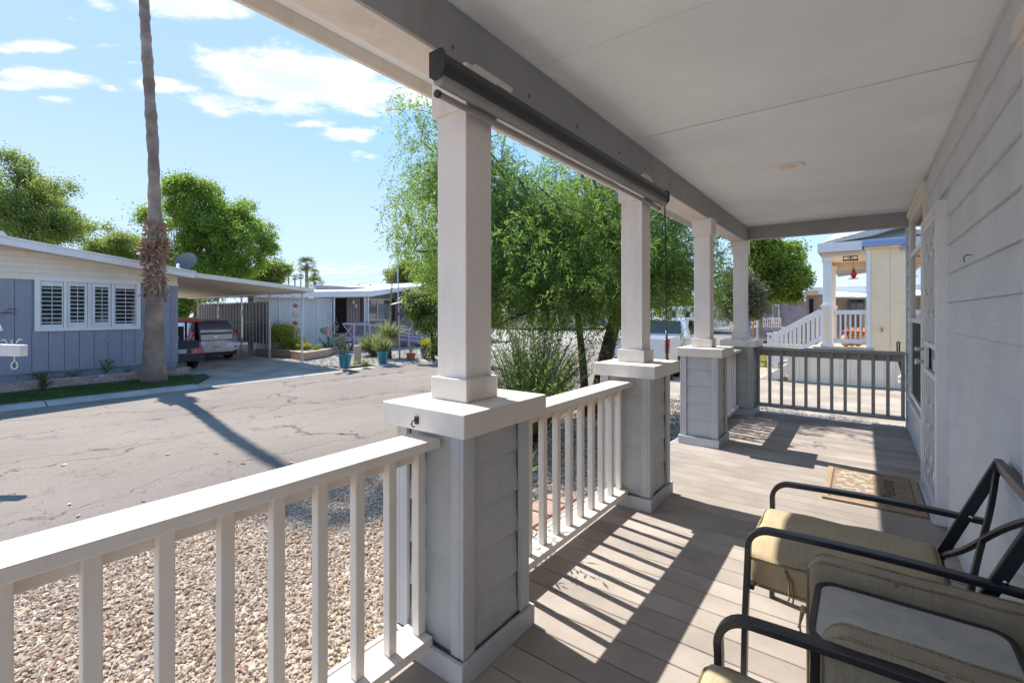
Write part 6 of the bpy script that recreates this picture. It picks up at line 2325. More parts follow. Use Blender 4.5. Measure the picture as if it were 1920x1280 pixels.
tuft(pc2, .42, .62, 420, 'yucca', 'yellowish spiky plant spilling out of the second teal pot', 'potted_yucca', 'plant', .022, .95)
p = gp(695, 668)
tuft(p + Vector((0, 0, .25)), .62, .85, 420, 'yucca', 'spiky green and yellow yucca left of the second teal pot', 'yucca', 'plant', .035, 1.15)
tuft(p + Vector((.1, .1, .02)), .5, .4, 200, 'yucca', 'low fringe of older spiky leaves at the foot of the left yucca', 'yucca', 'plant', .035, 1.1)
p = atd(730, 632, (gp(730, 672) - CAM).dot(F_))
ay = tuft(p, .92, .62, 380, 'yucca', 'large starburst agave behind the bird pole with a tall flower stalk', 'agave', 'plant', .030, 1.5)
mb = MB(); mb.tube([gp(730, 672), p], [.10, .09], 8); mb.build('stem', M['bark'], ay)
sp_ = atd(728, 620, (p - CAM).dot(F_) + .15)
dd = (sp_ - CAM).dot(F_)
tip = atd(737, 512, dd)
mb = MB(); mb.tube([p, sp_, sp_.lerp(tip, .5), tip], [.06, .055, .04, .012], 8); mb.build('flower_stalk', LEAF['yucca'], ay)
mb = MB()
for k in range(26):
    q0 = sp_.lerp(tip, .62 + .38 * k / 26)
    a = k * 2.4
    q1 = q0 + Vector((math.cos(a), math.sin(a), .55)) * (.22 - .004 * k)
    mb.tube([q0, q1], [.010, .005], 4)
    mb.ball(q1, .022, 5, 4)
mb.build('stalk_branches', LEAF['yucca'], ay)['kind'] = 'stuff'

pc3, pr3 = pot(770.5, 674, 18, 12, 'terracotta', 'small terracotta pot with a dried plant, between the teal and slate pots')
sprig(tuple(pc3), 'straw coloured dried plant in the small terracotta pot', 90, .35, 'dry', .10, .12, .18, stems=10, name='dried_plant')
pc4, pr4 = pot(800.5, 671, 27, 19, 'greypot', 'slate grey glazed pot with rim, rightmost of the row along the kerb')
tuft(pc4 - Vector((0, 0, .05)), .36, .55, 900, 'yellow', 'fine yellow green grass tuft filling the slate grey pot', 'grass_tuft', 'plant', .010, .62)
tuft(gp(685, 686), .20, .22, 500, 'yucca', 'pale green grass tuft at the kerb in front of the tan bollard', 'grass_tuft', 'plant', .014, .9)
tuft(gp(666, 684), .14, .16, 220, 'yellow', 'small yellow green tuft between prickly pear pot and bollard', 'grass_tuft', 'plant', .02, .9)
tuft(gp(650, 689), .09, .12, 120, 'yucca', 'tiny green tuft at the foot of the teal prickly pear pot', 'grass_tuft', 'plant', .02, .9)
# bollard
p = gp(670.5, 682)
d = (p - CAM).dot(F_)
bl = thing('stucco_bollard', p, 'short tan rounded stucco bollard standing beside the prickly pear pot', 'bollard')
mb = MB(); h = 35 / 877 * d; r = 6.6 / 877 * d
mb.lathe([(r, 0), (r * 1.02, h * .93), (r * .9, h * .985), (r * .6, h), (0, h)], p, 20); mb.build('body', M['bollard'], bl)
# bird pole
p = gp(749.5, 674)
d = (p - CAM).dot(F_)
bp = thing('bird_feeder_pole', p, 'tall thin grey pole with a tilted white tray among the kerbside pots', 'pole')
topz = CAM.z + (588 - 445) / 877 * d
tp_ = CAM + F_ * d + R_ * ((744.5 - 960) / 877 * d); tp_.z = topz
mb = MB(); mb.tube([p, p.lerp(tp_, .45), tp_], [.035, .032, .028], 8); mb.tube([tp_, tp_ + Vector((0, 0, .12))], [.055, .05], 8); mb.build('pole', M['galv'], bp)
c = CAM + F_ * (d - .1) + R_ * ((746 - 960) / 877 * d); c.z = CAM.z + (588 - 568) / 877 * d
mb = MB(); mb.obox(c, .24, .22, .018, rotm(R(8), R(-14), YAW)); mb.build('tray', M['white'], bp)
c2 = CAM + F_ * (d - .08) + R_ * ((748.5 - 960) / 877 * d); c2.z = CAM.z + (588 - 588) / 877 * d
mb = MB(); mb.ball(c2, .05, 8, 6, (.6, .6, 1.7)); mb.tube([c2 + Vector((.06, 0, .02)), c2 + Vector((0, 0, -.05)), c2 + Vector((-.06, 0, -.10))], .012, 5); mb.build('hanging_figure', M['blackmetal'], bp)

# bougainvillea like stems with one magenta bloom
p = gp(619, 664)
bo = thing('bougainvillea', p, 'sparse leggy shrub with one magenta bloom beside the entry door post', 'shrub')
d = (p - CAM).dot(F_)
mb = MB()
ends = [(608, 615), (629, 602), (632, 608), (600, 636), (625, 628), (641, 642), (612, 645), (655, 632)]
P = []
for (u_, v_) in ends:
    e = CAM + F_ * (d + RNG.uniform(-.3, .3)) + R_ * ((u_ - 960) / 877 * d); e.z = CAM.z + (588 - v_) / 877 * d
    m_ = p.lerp(e, .5) + Vector((0, 0, .12))
    mb.tube([p, m_, e], [.035, .022, .010], 5)
    for k in range(60):
        f = RNG.uniform(.2, 1.03)
        P.append(np.array(p.lerp(e, f)) + RNG.normal(0, .055, 3) + np.array([0, 0, .12 * math.sin(math.pi * min(f, 1))]))
mb.build('stem', M['bark'], bo)
P = np.array(P); D = rand_dir(len(P))
v_, q_ = leaf_quads(P, D, perp(D), RNG.uniform(.05, .11, len(P)), np.full(len(P), .022))
npmesh('foliage', v_, q_, LEAF['olive'], bo)['kind'] = 'stuff'
e = CAM + F_ * (d - .3) + R_ * ((622.5 - 960) / 877 * d); e.z = CAM.z + (588 - 621.5) / 877 * d
P = np.array(e)[None] + RNG.normal(0, .035, (60, 3)); D = rand_dir(60)
v_, q_ = leaf_quads(P, D, perp(D), np.full(60, .07), np.full(60, .025))
npmesh('bloom', v_, q_, LEAF['magenta'], bo)

# street side marker
# ================================================================== CREAM NEIGHBOUR HOUSE at right
NY = 15.8
nh = thing('cream_house', (2.0, NY, -.6), 'cream panelled neighbour house with white trim, blue grey gutter and side porch', 'house')
B5('wall', 'cream', (.176, 9.0, NY + .0, NY + .15, -.6, 3.12), parent=nh)
B5('side_wall', 'cream', (.176, .28, NY + .151, NY + 8, .43, 3.1), parent=nh)
x = .18
while x < 4.0:
    B5('wall_panel', 'cream', (x + .006, x + .394, NY - .012, NY - .0005, .42, 3.10), parent=nh)
    x += .406
x = -.02
k = 0
B5('lower_wall', 'offwhite', (-1.75, 9.0, NY + .001, NY + .10, -.6, .38), parent=nh)
x = -1.70
while x < 5.0:
    B5('skirt_panel', 'offwhite', (x + .005, x + .235, NY - .02, NY, -.585, .36), parent=nh)
    x += .24
B5('corner_trim', 'white', (.084, .177, NY - .03, NY + .02, .36, 3.10), parent=nh, bev=.004)
B5('base_trim', 'kerb', (-1.75, 9, NY - .03, NY - .0205, -.605, -.57), parent=nh)
# roof
mb = MB(); mb.prism([(-1.02, 3.335), (.2, 3.62), (3.8, 4.75), (7.5, 3.6), (7.5, 3.5), (3.8, 4.6), (.2, 3.45), (-1.02, 3.30)], 'y', NY - .12, NY + 14)
mb.build('roof_deck', M['shingle'], nh)
# front slope seen from the porch: shingle courses rising away
for j in range(14):
    y0_ = NY - .14 + j * .14
    z0_ = 3.30 + j * .062
    x0_ = -1.0 + j * .055
    mb = MB()
    mb.add([(x0_, y0_, z0_), (6.5, y0_, z0_), (6.5, y0_ + .15, z0_ + .062), (x0_ + .055, y0_ + .15, z0_ + .062), (x0_, y0_, z0_ + .014), (6.5, y0_, z0_ + .014), (6.5, y0_ + .15, z0_ + .070), (x0_ + .055, y0_ + .15, z0_ + .070)],
           [(0, 3, 2, 1), (4, 5, 6, 7), (0, 1, 5, 4), (3, 7, 6, 2), (0, 4, 7, 3)])
    mb.build('shingle_course', M['shingle'], nh)
B5('fascia', 'fascwhite', (-.99, -.01, NY - .16, NY - .13, 3.09, 3.335), parent=nh, bev=.003)
B5('side_fascia', 'fascwhite', (-1.01, -.99, NY - .16, NY + 5.2, 3.09, 3.335), parent=nh)
B5('gutter', 'gutterblue', (0.0, 5.0, NY - .24, NY - .13, 3.165, 3.33), parent=nh, bev=.01)
B5('gutter_lip', 'gutterblue', (0.0, 5.0, NY - .25, NY - .2405, 3.235, 3.25), parent=nh)
B5('downspout_elbow', 'gutterblue', (.80, 1.1, NY - .12, NY - .03, 3.02, 3.16), parent=nh, bev=.01)
B5('frieze', 'offwhite', (.04, .80, NY - .12, NY - .014, 3.105, 3.16), parent=nh)
B5('porch_beam', 'creamtrim', (-.92, .08, NY - .02, NY + .12, 2.975, 3.09), parent=nh)
B5('porch_beam', 'creamtrim', (-.92, -.80, NY + .121, NY + 3.5, 2.975, 3.09), parent=nh)
B5('porch_ceiling', 'offwhite', (-.95, .3, NY + .0, NY + 3.7, 3.092, 3.12), parent=nh)
B5('porch_beam', 'creamtrim', (-.92, .25, NY + 3.4, NY + 3.52, 2.90, 3.09), parent=nh)
B5('porch_floor', 'kerb', (-1.12, .25, NY - .06, NY + 3.7, .40, .45), parent=nh, bev=.004)
B5('porch_skirt', 'offwhite', (-1.06, .176, NY + .0, NY + 3.6, -.6, .399), parent=nh)


def small_col(x, y, w_, label):
    t = thing('neighbour_porch_column', (x, y, .45), label, 'porch column')
    B5('post', 'white', (x - w_ * .62, x + w_ * .62, y - w_ * .62, y + w_ * .62, 1.64, 2.83), parent=t, bev=.004)
    B5('capital', 'white', (x - w_ * .80, x + w_ * .80, y - w_ * .80, y + w_ * .80, 2.831, 2.974), parent=t, bev=.004)
    B5('pedestal', 'cream', (x - w_ * .7, x + w_ * .7, y - w_ * .7, y + w_ * .7, .55, 1.56), parent=t)
    for sx in (-1, 1):
        x0_, x1_ = sorted((x + sx * w_ * .35, x + sx * w_ * .78))
        B5('corner_trim', 'white', (x0_, x1_, y - w_ * .78, y + w_ * .78, .55, 1.56), parent=t)
    B5('cap', 'white', (x - w_ * .95, x + w_ * .95, y - w_ * .95, y + w_ * .95, 1.561, 1.639), parent=t, bev=.004)
    B5('base', 'white', (x - w_ * .95, x + w_ * .95, y - w_ * .95, y + w_ * .95, .451, .549), parent=t, bev=.004)
    return t


small_col(-.80, NY + .14, .155, 'front white column on its pedestal at the corner of the cream house porch')
small_col(-.80, NY + 3.2, .14, 'rear white column of the cream house porch, seen past the front one')
nr = thing('neighbour_railing', (-.3, NY + .12, .45), 'white slatted porch railing of the cream house, orange ornaments behind it', 'railing')
B5('top_rail', 'white', (-.65, .083, NY + .06, NY + .18, 1.36, 1.48), parent=nr, bev=.004)
B5('bottom_rail', 'white', (-.65, .083, NY + .08, NY + .16, .56, .68), parent=nr, bev=.004)
for i in range(7):
    xc = -.60 + i * .112
    B5('baluster', 'white', (xc - .021, xc + .021, NY + .10, NY + .14, .681, 1.359), parent=nr)
# stairs going down to the left
stt = thing('neighbour_stairs', (-1.6, NY + .3, -.6), 'white sloping stair rail and concrete steps leading up to the cream house porch', 'stairs')
nst = 5
for i in range(nst):
    x1_ = -1.12 - .27 * i
    zt = .40 - .20 * (i + 1) + .03
    B5('step', 'kerb', (x1_ - .28, x1_, NY + .02, NY + 1.3, zt - .05, zt), parent=stt, bev=.004)
    B5('riser', 'offwhite', (x1_ - .02, x1_, NY + .03, NY + 1.3, zt - .2, zt - .051), parent=stt)
mb = MB(); mb.prism([(-1.12, .36), (-1.12, -.05), (-2.05, -.6), (-2.5, -.6), (-2.4, -.55)], 'y', NY + .0, NY + .03); mb.build('stringer', M['offwhite'], stt)
for yy_ in (NY - .02, NY + 1.25):
    mb = MB(); mb.bar((-.95, yy_, 1.46), (-2.20, yy_, .66), .10, .11); mb.build('hand_rail', M['white'], stt, bevel=.004)
    mb = MB(); mb.bar((-.95, yy_, .68), (-2.20, yy_, -.14), .06, .12); mb.build('lower_rail', M['white'], stt)
    for i in range(11):
        f = i / 10
        xx_ = -1.0 - 1.15 * f
        zt = 1.40 - .735 * f - .03
        B5('baluster', 'white', (xx_ - .025, xx_ + .025, yy_ - .02, yy_ + .02, zt - .76, zt), parent=stt)
    B5('newel_post', 'white', (-2.27, -2.17, yy_ - .05, yy_ + .05, -.6, .76), parent=stt, bev=.004)
    B5('newel_cap', 'white', (-2.29, -2.15, yy_ - .07, yy_ + .07, .761, .80), parent=stt, bev=.004)
    B5('mid_post', 'white', (-1.62, -1.54, yy_ - .045, yy_ + .045, -.3, 1.05), parent=stt)
# ornaments behind the railing
for (u_, w_, lb) in ((1585.5, .13, 'orange and red pumpkin shaped ornament, leftmost behind the cream house railing'), (1597.5, .12, 'orange and yellow scarecrow ornament, middle one behind the cream house railing'), (1609, .12, 'small orange harvest ornament, right one behind the cream house railing'), (1620.5, .09, 'white and brown round ornament beside the cream house wall corner')):
    p = aty(u_, 626, NY + .45)
    t = thing('harvest_ornament', (p.x, p.y, .45), lb, 'ornament')
    mb = MB(); mb.ball((p.x, p.y, .45 + .17), .17 * w_ / .13, 12, 8, (.75, .75, 1)); mb.build('body', M['orange' if u_ < 1615 else 'white'], t)
    mb = MB(); mb.ball((p.x + .02, p.y, .45 + .38), .08, 10, 6); mb.build('head', M['orange' if u_ > 1590 else 'redglass'], t)
    mb = MB(); mb.lathe([(.12, .44), (.05, .46), (.04, .54), (0, .55)], (p.x + .02, p.y, .45), 10); mb.build('hat', M['terracotta'], t)
# hummingbird feeder
p = aty(1600.5, 515, NY + 1.2)
t = thing('hummingbird_feeder', p, 'red glass hummingbird feeder hanging in the cream house porch opening', 'bird feeder')
mb = MB(); mb.lathe([(0, .19), (.03, .18), (.035, .13), (.075, .06), (.08, .0), (.05, -.08), (.02, -.10), (0, -.10)], p, 14); mb.build('bottle', M['redglass'], t)
mb = MB(); mb.lathe([(0, -.10), (.13, -.105), (.13, -.125), (0, -.13)], p, 14); mb.build('perch_dish', M['redglass'], t)
mb = MB(); mb.tube([p + Vector((0, 0, .19)), (p.x, p.y, 3.09)], .004, 4); mb.build('wire', M['wire'], t)
# porch lamp
p = aty(1594.5, 484, NY + .9)
t = thing('porch_ceiling_lamp', (p.x, p.y, 3.09), 'dark metal cage lamp under the cream house porch ceiling', 'lamp')
mb = MB()
for dx in (-.16, 0, .16):
    for dy in (-.12, .12):
        mb.tube([(p.x + dx, p.y + dy, 2.93), (p.x + dx, p.y + dy, 3.05)], .010, 5)
for dz in (2.93, 3.05):
    for dy in (-.12, .12):
        mb.tube([(p.x - .18, p.y + dy, dz), (p.x + .18, p.y + dy, dz)], .012, 5)
mb.tube([(p.x, p.y, 3.05), (p.x, p.y, 3.09)], .03, 8)
mb.build('cage', M['blackmetal'], t)
mb = MB(); mb.ball((p.x, p.y, 2.99), .04, 8, 6, (2.2, 1, 1)); mb.build('bulb', M['white'], t)
# faucet and hand truck
p = aty(1653.5, 618, NY - .02)
t = thing('outdoor_faucet', p, 'small brass wall faucet on the cream house wall', 'faucet')
mb = MB(); mb.tube([p, p + Vector((0, -.07, 0)), p + Vector((0, -.09, -.05))], .016, 7); mb.lathe([(.035, .035), (.035, .045), (0, .05)], p + Vector((0, -.05, 0)), 8); mb.build('spout', M['rust'], t)
hp_ = aty(1690, 650, 13.5)
t = thing('hand_truck', (hp_.x, hp_.y, -.6), 'black tubular hand truck handle leaning beyond the right end of the far railing', 'hand truck')
mb = MB()
dq = (hp_ - CAM).dot(F_)
def hq(u_, v_):
    return atd(u_, v_, dq)
mb.tube([hq(1696, 715), hq(1690, 695), hq(1683, 672), hq(1682, 642), hq(1683.5, 640), hq(1685, 642)], .016, 7)
mb.tube([hq(1697, 706), hq(1690, 688), hq(1686.5, 668), hq(1686.5, 645), hq(1688, 641)], .016, 7)
mb.build('handle', M['blackmetal'], t)
mb = MB()
for v_ in (708, 716):
    mb.ball(hq(1691, v_), .07, 8, 6)
mb.build('bag', M['cloth'], t)

# ================================================================== far houses at the right
ph = thing('purple_house', (-4, 36, -.6), 'dark grey purple mobile home with white windows and white balcony rail behind the round tree', 'house')
def far_box(t, name, m, u0, u1, v0, v1, d, depth=.3):
    Y = atd((u0 + u1) / 2, 588, d).y
    xa_, xb_ = aty(u0, 588, Y).x, aty(u1, 588, Y).x
    za_, zb2 = EYE + (588 - v1) / 877 * d, EYE + (588 - v0) / 877 * d
    mb = MB()
    mb.box(xa_, xb_, Y, Y + depth, za_, zb2)
    return mb.build(name, M[m], t)


far_box(ph, 'wall', 'purple', 1385, 1530, 566, 640, 32, 6)
far_box(ph, 'roof', 'roofwhite', 1380, 1535, 548, 566, 31.8, 7)
far_box(ph, 'base', 'farbrown', 1385, 1530, 633, 641, 31.7)
for (u0, u1) in ((1480, 1503), (1503.5, 1517), (1448, 1461)):
    w_ = far_box(ph, 'window', 'white', u0, u1, 571, 607, 31.7, .2)
    n = 3
    far_box(ph, 'pane', 'glasslit', u0 + 2, (u0 + u1) / 2 - .5, 573, 605, 31.6, .05).parent = w_
    far_box(ph, 'pane', 'glasslit', (u0 + u1) / 2 + .5, u1 - 2, 573, 605, 31.6, .05).parent = w_
fr_ = thing('white_balcony_rail', atd(1440, 615, 29), 'small white slatted balcony rail in front of the grey purple house', 'railing')
far_box(fr_, 'top_rail', 'white', 1408, 1464, 595, 598, 29, .08)
far_box(fr_, 'bottom_rail', 'white', 1408, 1464, 611, 614, 29, .08)
for i in range(14):
    far_box(fr_, 'baluster', 'white', 1409 + i * 4.1, 1411 + i * 4.1, 598, 611, 29, .06)
far_box(fr_, 'floor', 'farbrown', 1405, 1466, 614, 618, 28.9, 2)
th_ = thing('tan_house', (-1, 29, -.6), 'dusty brown house with white metal roof seen between stairs and cream porch columns', 'house')
far_box(th_, 'wall', 'farbrown', 1512, 1545, 552, 640, 24, 4)
far_box(th_, 'back_wall', 'offwhite', 1545, 1660, 560, 640, 26, 4)
far_box(th_, 'roof', 'roofwhite', 1516, 1665, 537, 552, 27, 6)
for k in range(12):
    mb = MB(); a_, b_ = atd(1560 + k * 8, 557, 25.2), atd(1566 + k * 8, 545, 28); mb.bar(a_, b_, .5, .04); mb.build('roof_pan', M['roofwhite'], th_)
far_box(th_, 'fascia', 'fascwhite', 1556, 1660, 557, 560, 25)
far_box(th_, 'gable_trim', 'creamtrim', 1509, 1534, 545, 553, 23.8)
far_box(th_, 'doorway', 'dark', 1517, 1525, 560, 590, 23.9, .05)
for (u0, u1) in ((1590, 1604), (1606, 1621)):
    w_ = far_box(th_, 'window', 'tanside', u0 - 1, u1 + 1, 560, 582, 25.9, .05)
    far_box(th_, 'pane', 'glass', u0, u1, 561, 580, 25.8, .04).parent = w_
for (u0, u1) in ((1574, 1582), (1596, 1603), (1606, 1611)):
    far_box(th_, 'door_panel', 'tanside', u0, u1, 586, 625, 25.9, .05)
# far homes seen through the tree gaps along the street
for (u0, u1, v0, v1, d_, m_, lb) in ((1240, 1335, 574, 606, 48, 'offwhite', 'distant pale mobile home glimpsed beyond the pickup truck'),
                                     (945, 1045, 578, 607, 55, 'creamtrim', 'distant beige mobile home glimpsed low through the weeping tree, left of its trunk'),
                                     (1085, 1140, 572, 602, 60, 'fascwhite', 'distant whitish mobile home glimpsed just left of the second porch column')):
    t = thing('distant_mobile_home', atd((u0 + u1) / 2, 600, d_), lb, 'house')
    far_box(t, 'wall', m_, u0, u1, v0 + 6, v1 + 8, d_, 8)
    far_box(t, 'roof', 'roofwhite', u0 - 3, u1 + 3, v0, v0 + 6, d_ - .4, 9)
    for k in range(3):
        uu = u0 + (u1 - u0) * (.2 + .28 * k)
        far_box(t, 'window', 'glass', uu, uu + 8, v0 + 11, v0 + 22, d_ - .1, .1)

# stakes by the far tree
for (u_, v0_, v1_, lb) in ((1401.5, 604, 633, 'thin orange brown tree stake right beside the farthest porch column'), (1412, 600, 633, 'thin orange brown tree stake left of the grey tree trunk')):
    a_, b_ = atd(u_, v1_ + 3, 22), atd(u_ - .5, v0_, 22)
    t = thing('tree_stake', a_, lb, 'stake')
    mb = MB(); mb.tube([a_, b_], .035, 6); mb.build('stake', M['stake'], t)

# things beyond the far railing: black pot with dead plant, twigs
pp = Vector((-.72, 7.92, -.60))
t = thing('black_nursery_pot', (-.72, 7.95, -.60), 'black nursery pot with a withered plant just beyond the far deck railing', 'plant pot')
pp = Vector((-.72, 7.95, -.60))
mb = MB(); mb.lathe([(0, 0), (.10, 0), (.13, .24), (.145, .25), (.145, .28), (.125, .28), (.12, .25), (0, .24)], pp, 18); mb.build('pot', M['blackplastic'], t)
n = 90
a = RNG.uniform(0, 6.28, n)
P = np.array(pp + Vector((0, 0, .26)))[None] + np.stack([np.cos(a) * .09, np.sin(a) * .09, RNG.uniform(-.02, .14, n)], 1)
D = unit(np.stack([np.cos(a) * .7, np.sin(a) * .7, RNG.uniform(-.6, 1.2, n)], 1))
v_, q_ = leaf_quads(P, D, perp(D), RNG.uniform(.08, .2, n), RNG.uniform(.008, .02, n))
npmesh('dead_leaves', v_, q_, M['dark'], t)
t = thing('bare_twigs', (-1.05, 7.9, -.55), 'bare dark twigs of a dead shrub beyond the far railing corner', 'dead shrub')
b0 = Vector((-.95, 7.98, -.58))
mb = MB()
rb = random.Random(6)
for i in range(11):
    a = rb.uniform(2.0, 4.4)
    e = b0 + Vector((math.cos(a) * rb.uniform(.2, .42), rb.uniform(-.1, .25), rb.uniform(.1, .42)))
    m_ = b0.lerp(e, .5) + Vector((0, 0, .1))
    mb.tube([b0, m_, e], [.012, .007, .003], 5)
    e2 = m_ + Vector((rb.uniform(-.15, .15), rb.uniform(-.1, .1), rb.uniform(-.05, .18)))
    mb.tube([m_, e2], [.005, .002], 4)
mb.ball(b0 + Vector((.05, 0, .1)), .07, 8, 6, (1.2, 1, .6))
mb.build('twigs', M['bark'], t)

# power pole and wires far left
pd = atd(727, 545, 75)
t = thing('power_pole', (pd.x, pd.y, -.6), 'distant wooden power pole with cross arm, left of the far tree beyond the white roof', 'power pole')
tpz = EYE + (588 - 507) / 877 * 75
mb = MB(); mb.tube([(pd.x, pd.y, -.6), (pd.x, pd.y, tpz)], .16, 7); mb.build('pole', M['bark'], t)
mb = MB(); mb.bar((pd.x - .9, pd.y - .4, tpz - .6), (pd.x + .9, pd.y + .4, tpz - .6), .12, .12); mb.bar((pd.x - .7, pd.y - .3, tpz - 1.5), (pd.x + .7, pd.y + .3, tpz - 1.5), .12, .12); mb.build('cross_arm', M['bark'], t)
for i, dz in enumerate((-.5, -1.4, -2.6)):
    a_ = Vector((pd.x, pd.y, tpz + dz)); b_ = atd(380, 500 + i * 12, 78)
    w_ = thing('overhead_wire', a_, ['topmost', 'middle', 'lowest'][i] + ' thin overhead wire running left from the distant power pole', 'wire')
    mb = MB(); mb.tube([a_.lerp(b_, f) - Vector((0, 0, 2.0 * math.sin(math.pi * f))) for f in np.linspace(0, 1, 14)], .012, 4); mb.build('wire', M['wire'], w_)


# ================================================================== TREES
def tree_px(name, d, base_uv, clusters, lm, label, r0, fork_v, n_clump, per, leafL, leafW, droop, spread, bark='bark', shell=.55, group=None, zb=-.6):
    """clusters: (u, v, wpx, hpx, depth offset) placed at distance d"""
    cl = []
    for (u, v, wp, hp_, dd) in clusters:
        D_ = d + dd
        c = atd(u, v, D_)
        rw, rh = wp / 2 / 877 * D_, hp_ / 2 / 877 * D_
        cl.append((c.x, c.y, c.z, rw, rw, rh, rw * rw * rh))
    b = atd(base_uv[0], 600, d)
    fz = EYE + (588 - fork_v) / 877 * d
    return tree(name, (b.x, b.y, zb), cl, fz, r0, lm, label, n_clump, per, leafL, leafW, droop, spread, bark, group, 'tree', shell)


tree_px('mesquite_tree', 36, (40, 0), [(20, 330, 90, 80, 0), (65, 370, 130, 90, 1), (10, 400, 150, 110, 0), (100, 415, 130, 60, 1), (140, 425, 80, 30, 0), (60, 430, 120, 50, -1), (-60, 380, 120, 120, 0), (30, 300, 40, 40, 0)],
        'mesq', 'feathery green tree rising behind the blue house roof at the far left', .25, 480, 1500, 48, .16, .28, .3, .62)
tree_px('mesquite_tree', 42, (215, 0), [(215, 465, 90, 45, 0), (185, 478, 60, 30, 0), (250, 480, 50, 30, 0)],
        'mesq', 'small yellowish tree just left of the tall palm behind the white gable', .15, 500, 600, 44, .17, .28, .3, .6)
tree_px('ash_tree', 38, (370, 0), [(355, 385, 110, 80, 0), (385, 360, 80, 60, 0), (430, 410, 100, 80, 0), (340, 430, 110, 100, 0), (400, 450, 130, 90, 0), (470, 460, 80, 100, 0), (320, 460, 60, 90, 0), (440, 500, 100, 60, 0), (380, 500, 100, 60, 0), (455, 395, 50, 40, 0), (485, 440, 50, 40, 0)],
        'bright', 'big bushy green tree rising behind the carport and satellite dish', .32, 520, 2700, 48, .155, .34, .3, .60)
tree_px('ash_tree', 44, (515, 0), [(505, 510, 60, 45, 0), (520, 505, 40, 30, 0), (495, 525, 60, 30, 0)],
        'mesq', 'low yellow green tree at the right foot of the big bushy tree', .15, 530, 420, 42, .17, .32, .3, .5)
tree_px('ash_tree', 30, (345, 0), [(345, 560, 40, 50, 0), (365, 545, 60, 40, 2), (340, 585, 30, 30, 0), (400, 540, 50, 30, 4)],
        'bright', 'dark leafy tree filling the gap under the back of the carport roof', .15, 590, 300, 40, .16, .34, .3, .5)
tree_px('ash_tree', 52, (765, 0), [(765, 508, 60, 40, 0), (745, 515, 40, 30, 0), (785, 512, 40, 40, 0), (790, 530, 40, 30, 0), (750, 530, 40, 25, 0)],
        'mesq', 'distant round tree above the white roof beside the bird pole top', .2, 545, 420, 40, .24, .32, .35, .7)
tree_px('bush_tree', 19.5, (812, 0), [(815, 520, 40, 60, 0), (808, 560, 55, 50, 0), (795, 575, 45, 50, 0), (815, 600, 50, 50, 0), (780, 590, 22, 50, 0), (820, 640, 30, 50, 0), (812, 490, 30, 40, 0), (782, 560, 30, 30, 0)],
        'mesq', 'light green drooping tree beside the lavender wall, left of the nearest column', .07, 600, 520, 40, .13, .28, .6, .32)
# right hand trees
tree_px('ficus_tree', 25, (1424, 0), [(1455, 500, 105, 90, 0), (1440, 480, 80, 60, 0), (1480, 485, 70, 70, 0), (1490, 520, 60, 70, 0), (1440, 530, 80, 60, 0), (1415, 470, 60, 60, 0), (1460, 545, 80, 40, 0), (1405, 510, 60, 80, 0)],
        'bright', 'round bright green tree with pale trunk beyond the far porch railing', .17, 585, 2300, 50, .11, .42, .3, .34, 'barkpale', .5)
tree_px('olive_tree', 20, (1392, 0), [(1405, 560, 60, 70, 0), (1385, 530, 60, 60, 0), (1420, 580, 40, 40, 0), (1375, 570, 50, 60, 0), (1350, 560, 50, 60, 0)],
        'olive', 'grey green olive tree standing between the farthest columns', .10, 600, 650, 44, .085, .30, .2, .30, 'bark', .45)
tree_px('background_tree', 60, (1080, 0), [(1000, 585, 90, 60, 0), (1070, 580, 90, 60, 4), (940, 590, 80, 50, 2), (1150, 585, 60, 50, 0), (1260, 570, 80, 60, 0), (1330, 575, 60, 50, 0), (880, 590, 80, 50, 3)],
        'willow', 'far dark tree line seen low through the weeping tree along the street', .3, 590, 700, 40, .32, .34, .3, 1.0)
sh = thing('roadside_bush', atz(1442, 684, -.6), 'yellow green bush behind the stair newel post, beyond the driveway', 'bush')
c_ = atz(1436, 686, -.6)
v_, q_ = foliage([(c_.x, c_.y, c_.z + .25, .5, .45, .28)], 90, 30, .05, .4, 0, .14)
npmesh('foliage', v_, q_, LEAF['yellow'], sh)['kind'] = 'stuff'
mb = MB(); mb.tube([c_, c_ + Vector((0, 0, .3))], [.03, .01], 6); mb.build('stem', M['bark'], sh)
sh = thing('roadside_bush', atz(1475, 678, -.6), 'small bush behind the lower stairs of the cream house', 'bush')
c_ = atz(1480, 678, -.6) + Vector((0, 1.5, 0))
v_, q_ = foliage([(c_.x, c_.y, c_.z + .25, .4, .4, .28)], 70, 30, .05, .4, 0, .14)
npmesh('foliage', v_, q_, LEAF['yellow'], sh)['kind'] = 'stuff'
mb = MB(); mb.tube([c_, c_ + Vector((0, 0, .3))], [.03, .01], 6); mb.build('stem', M['bark'], sh)


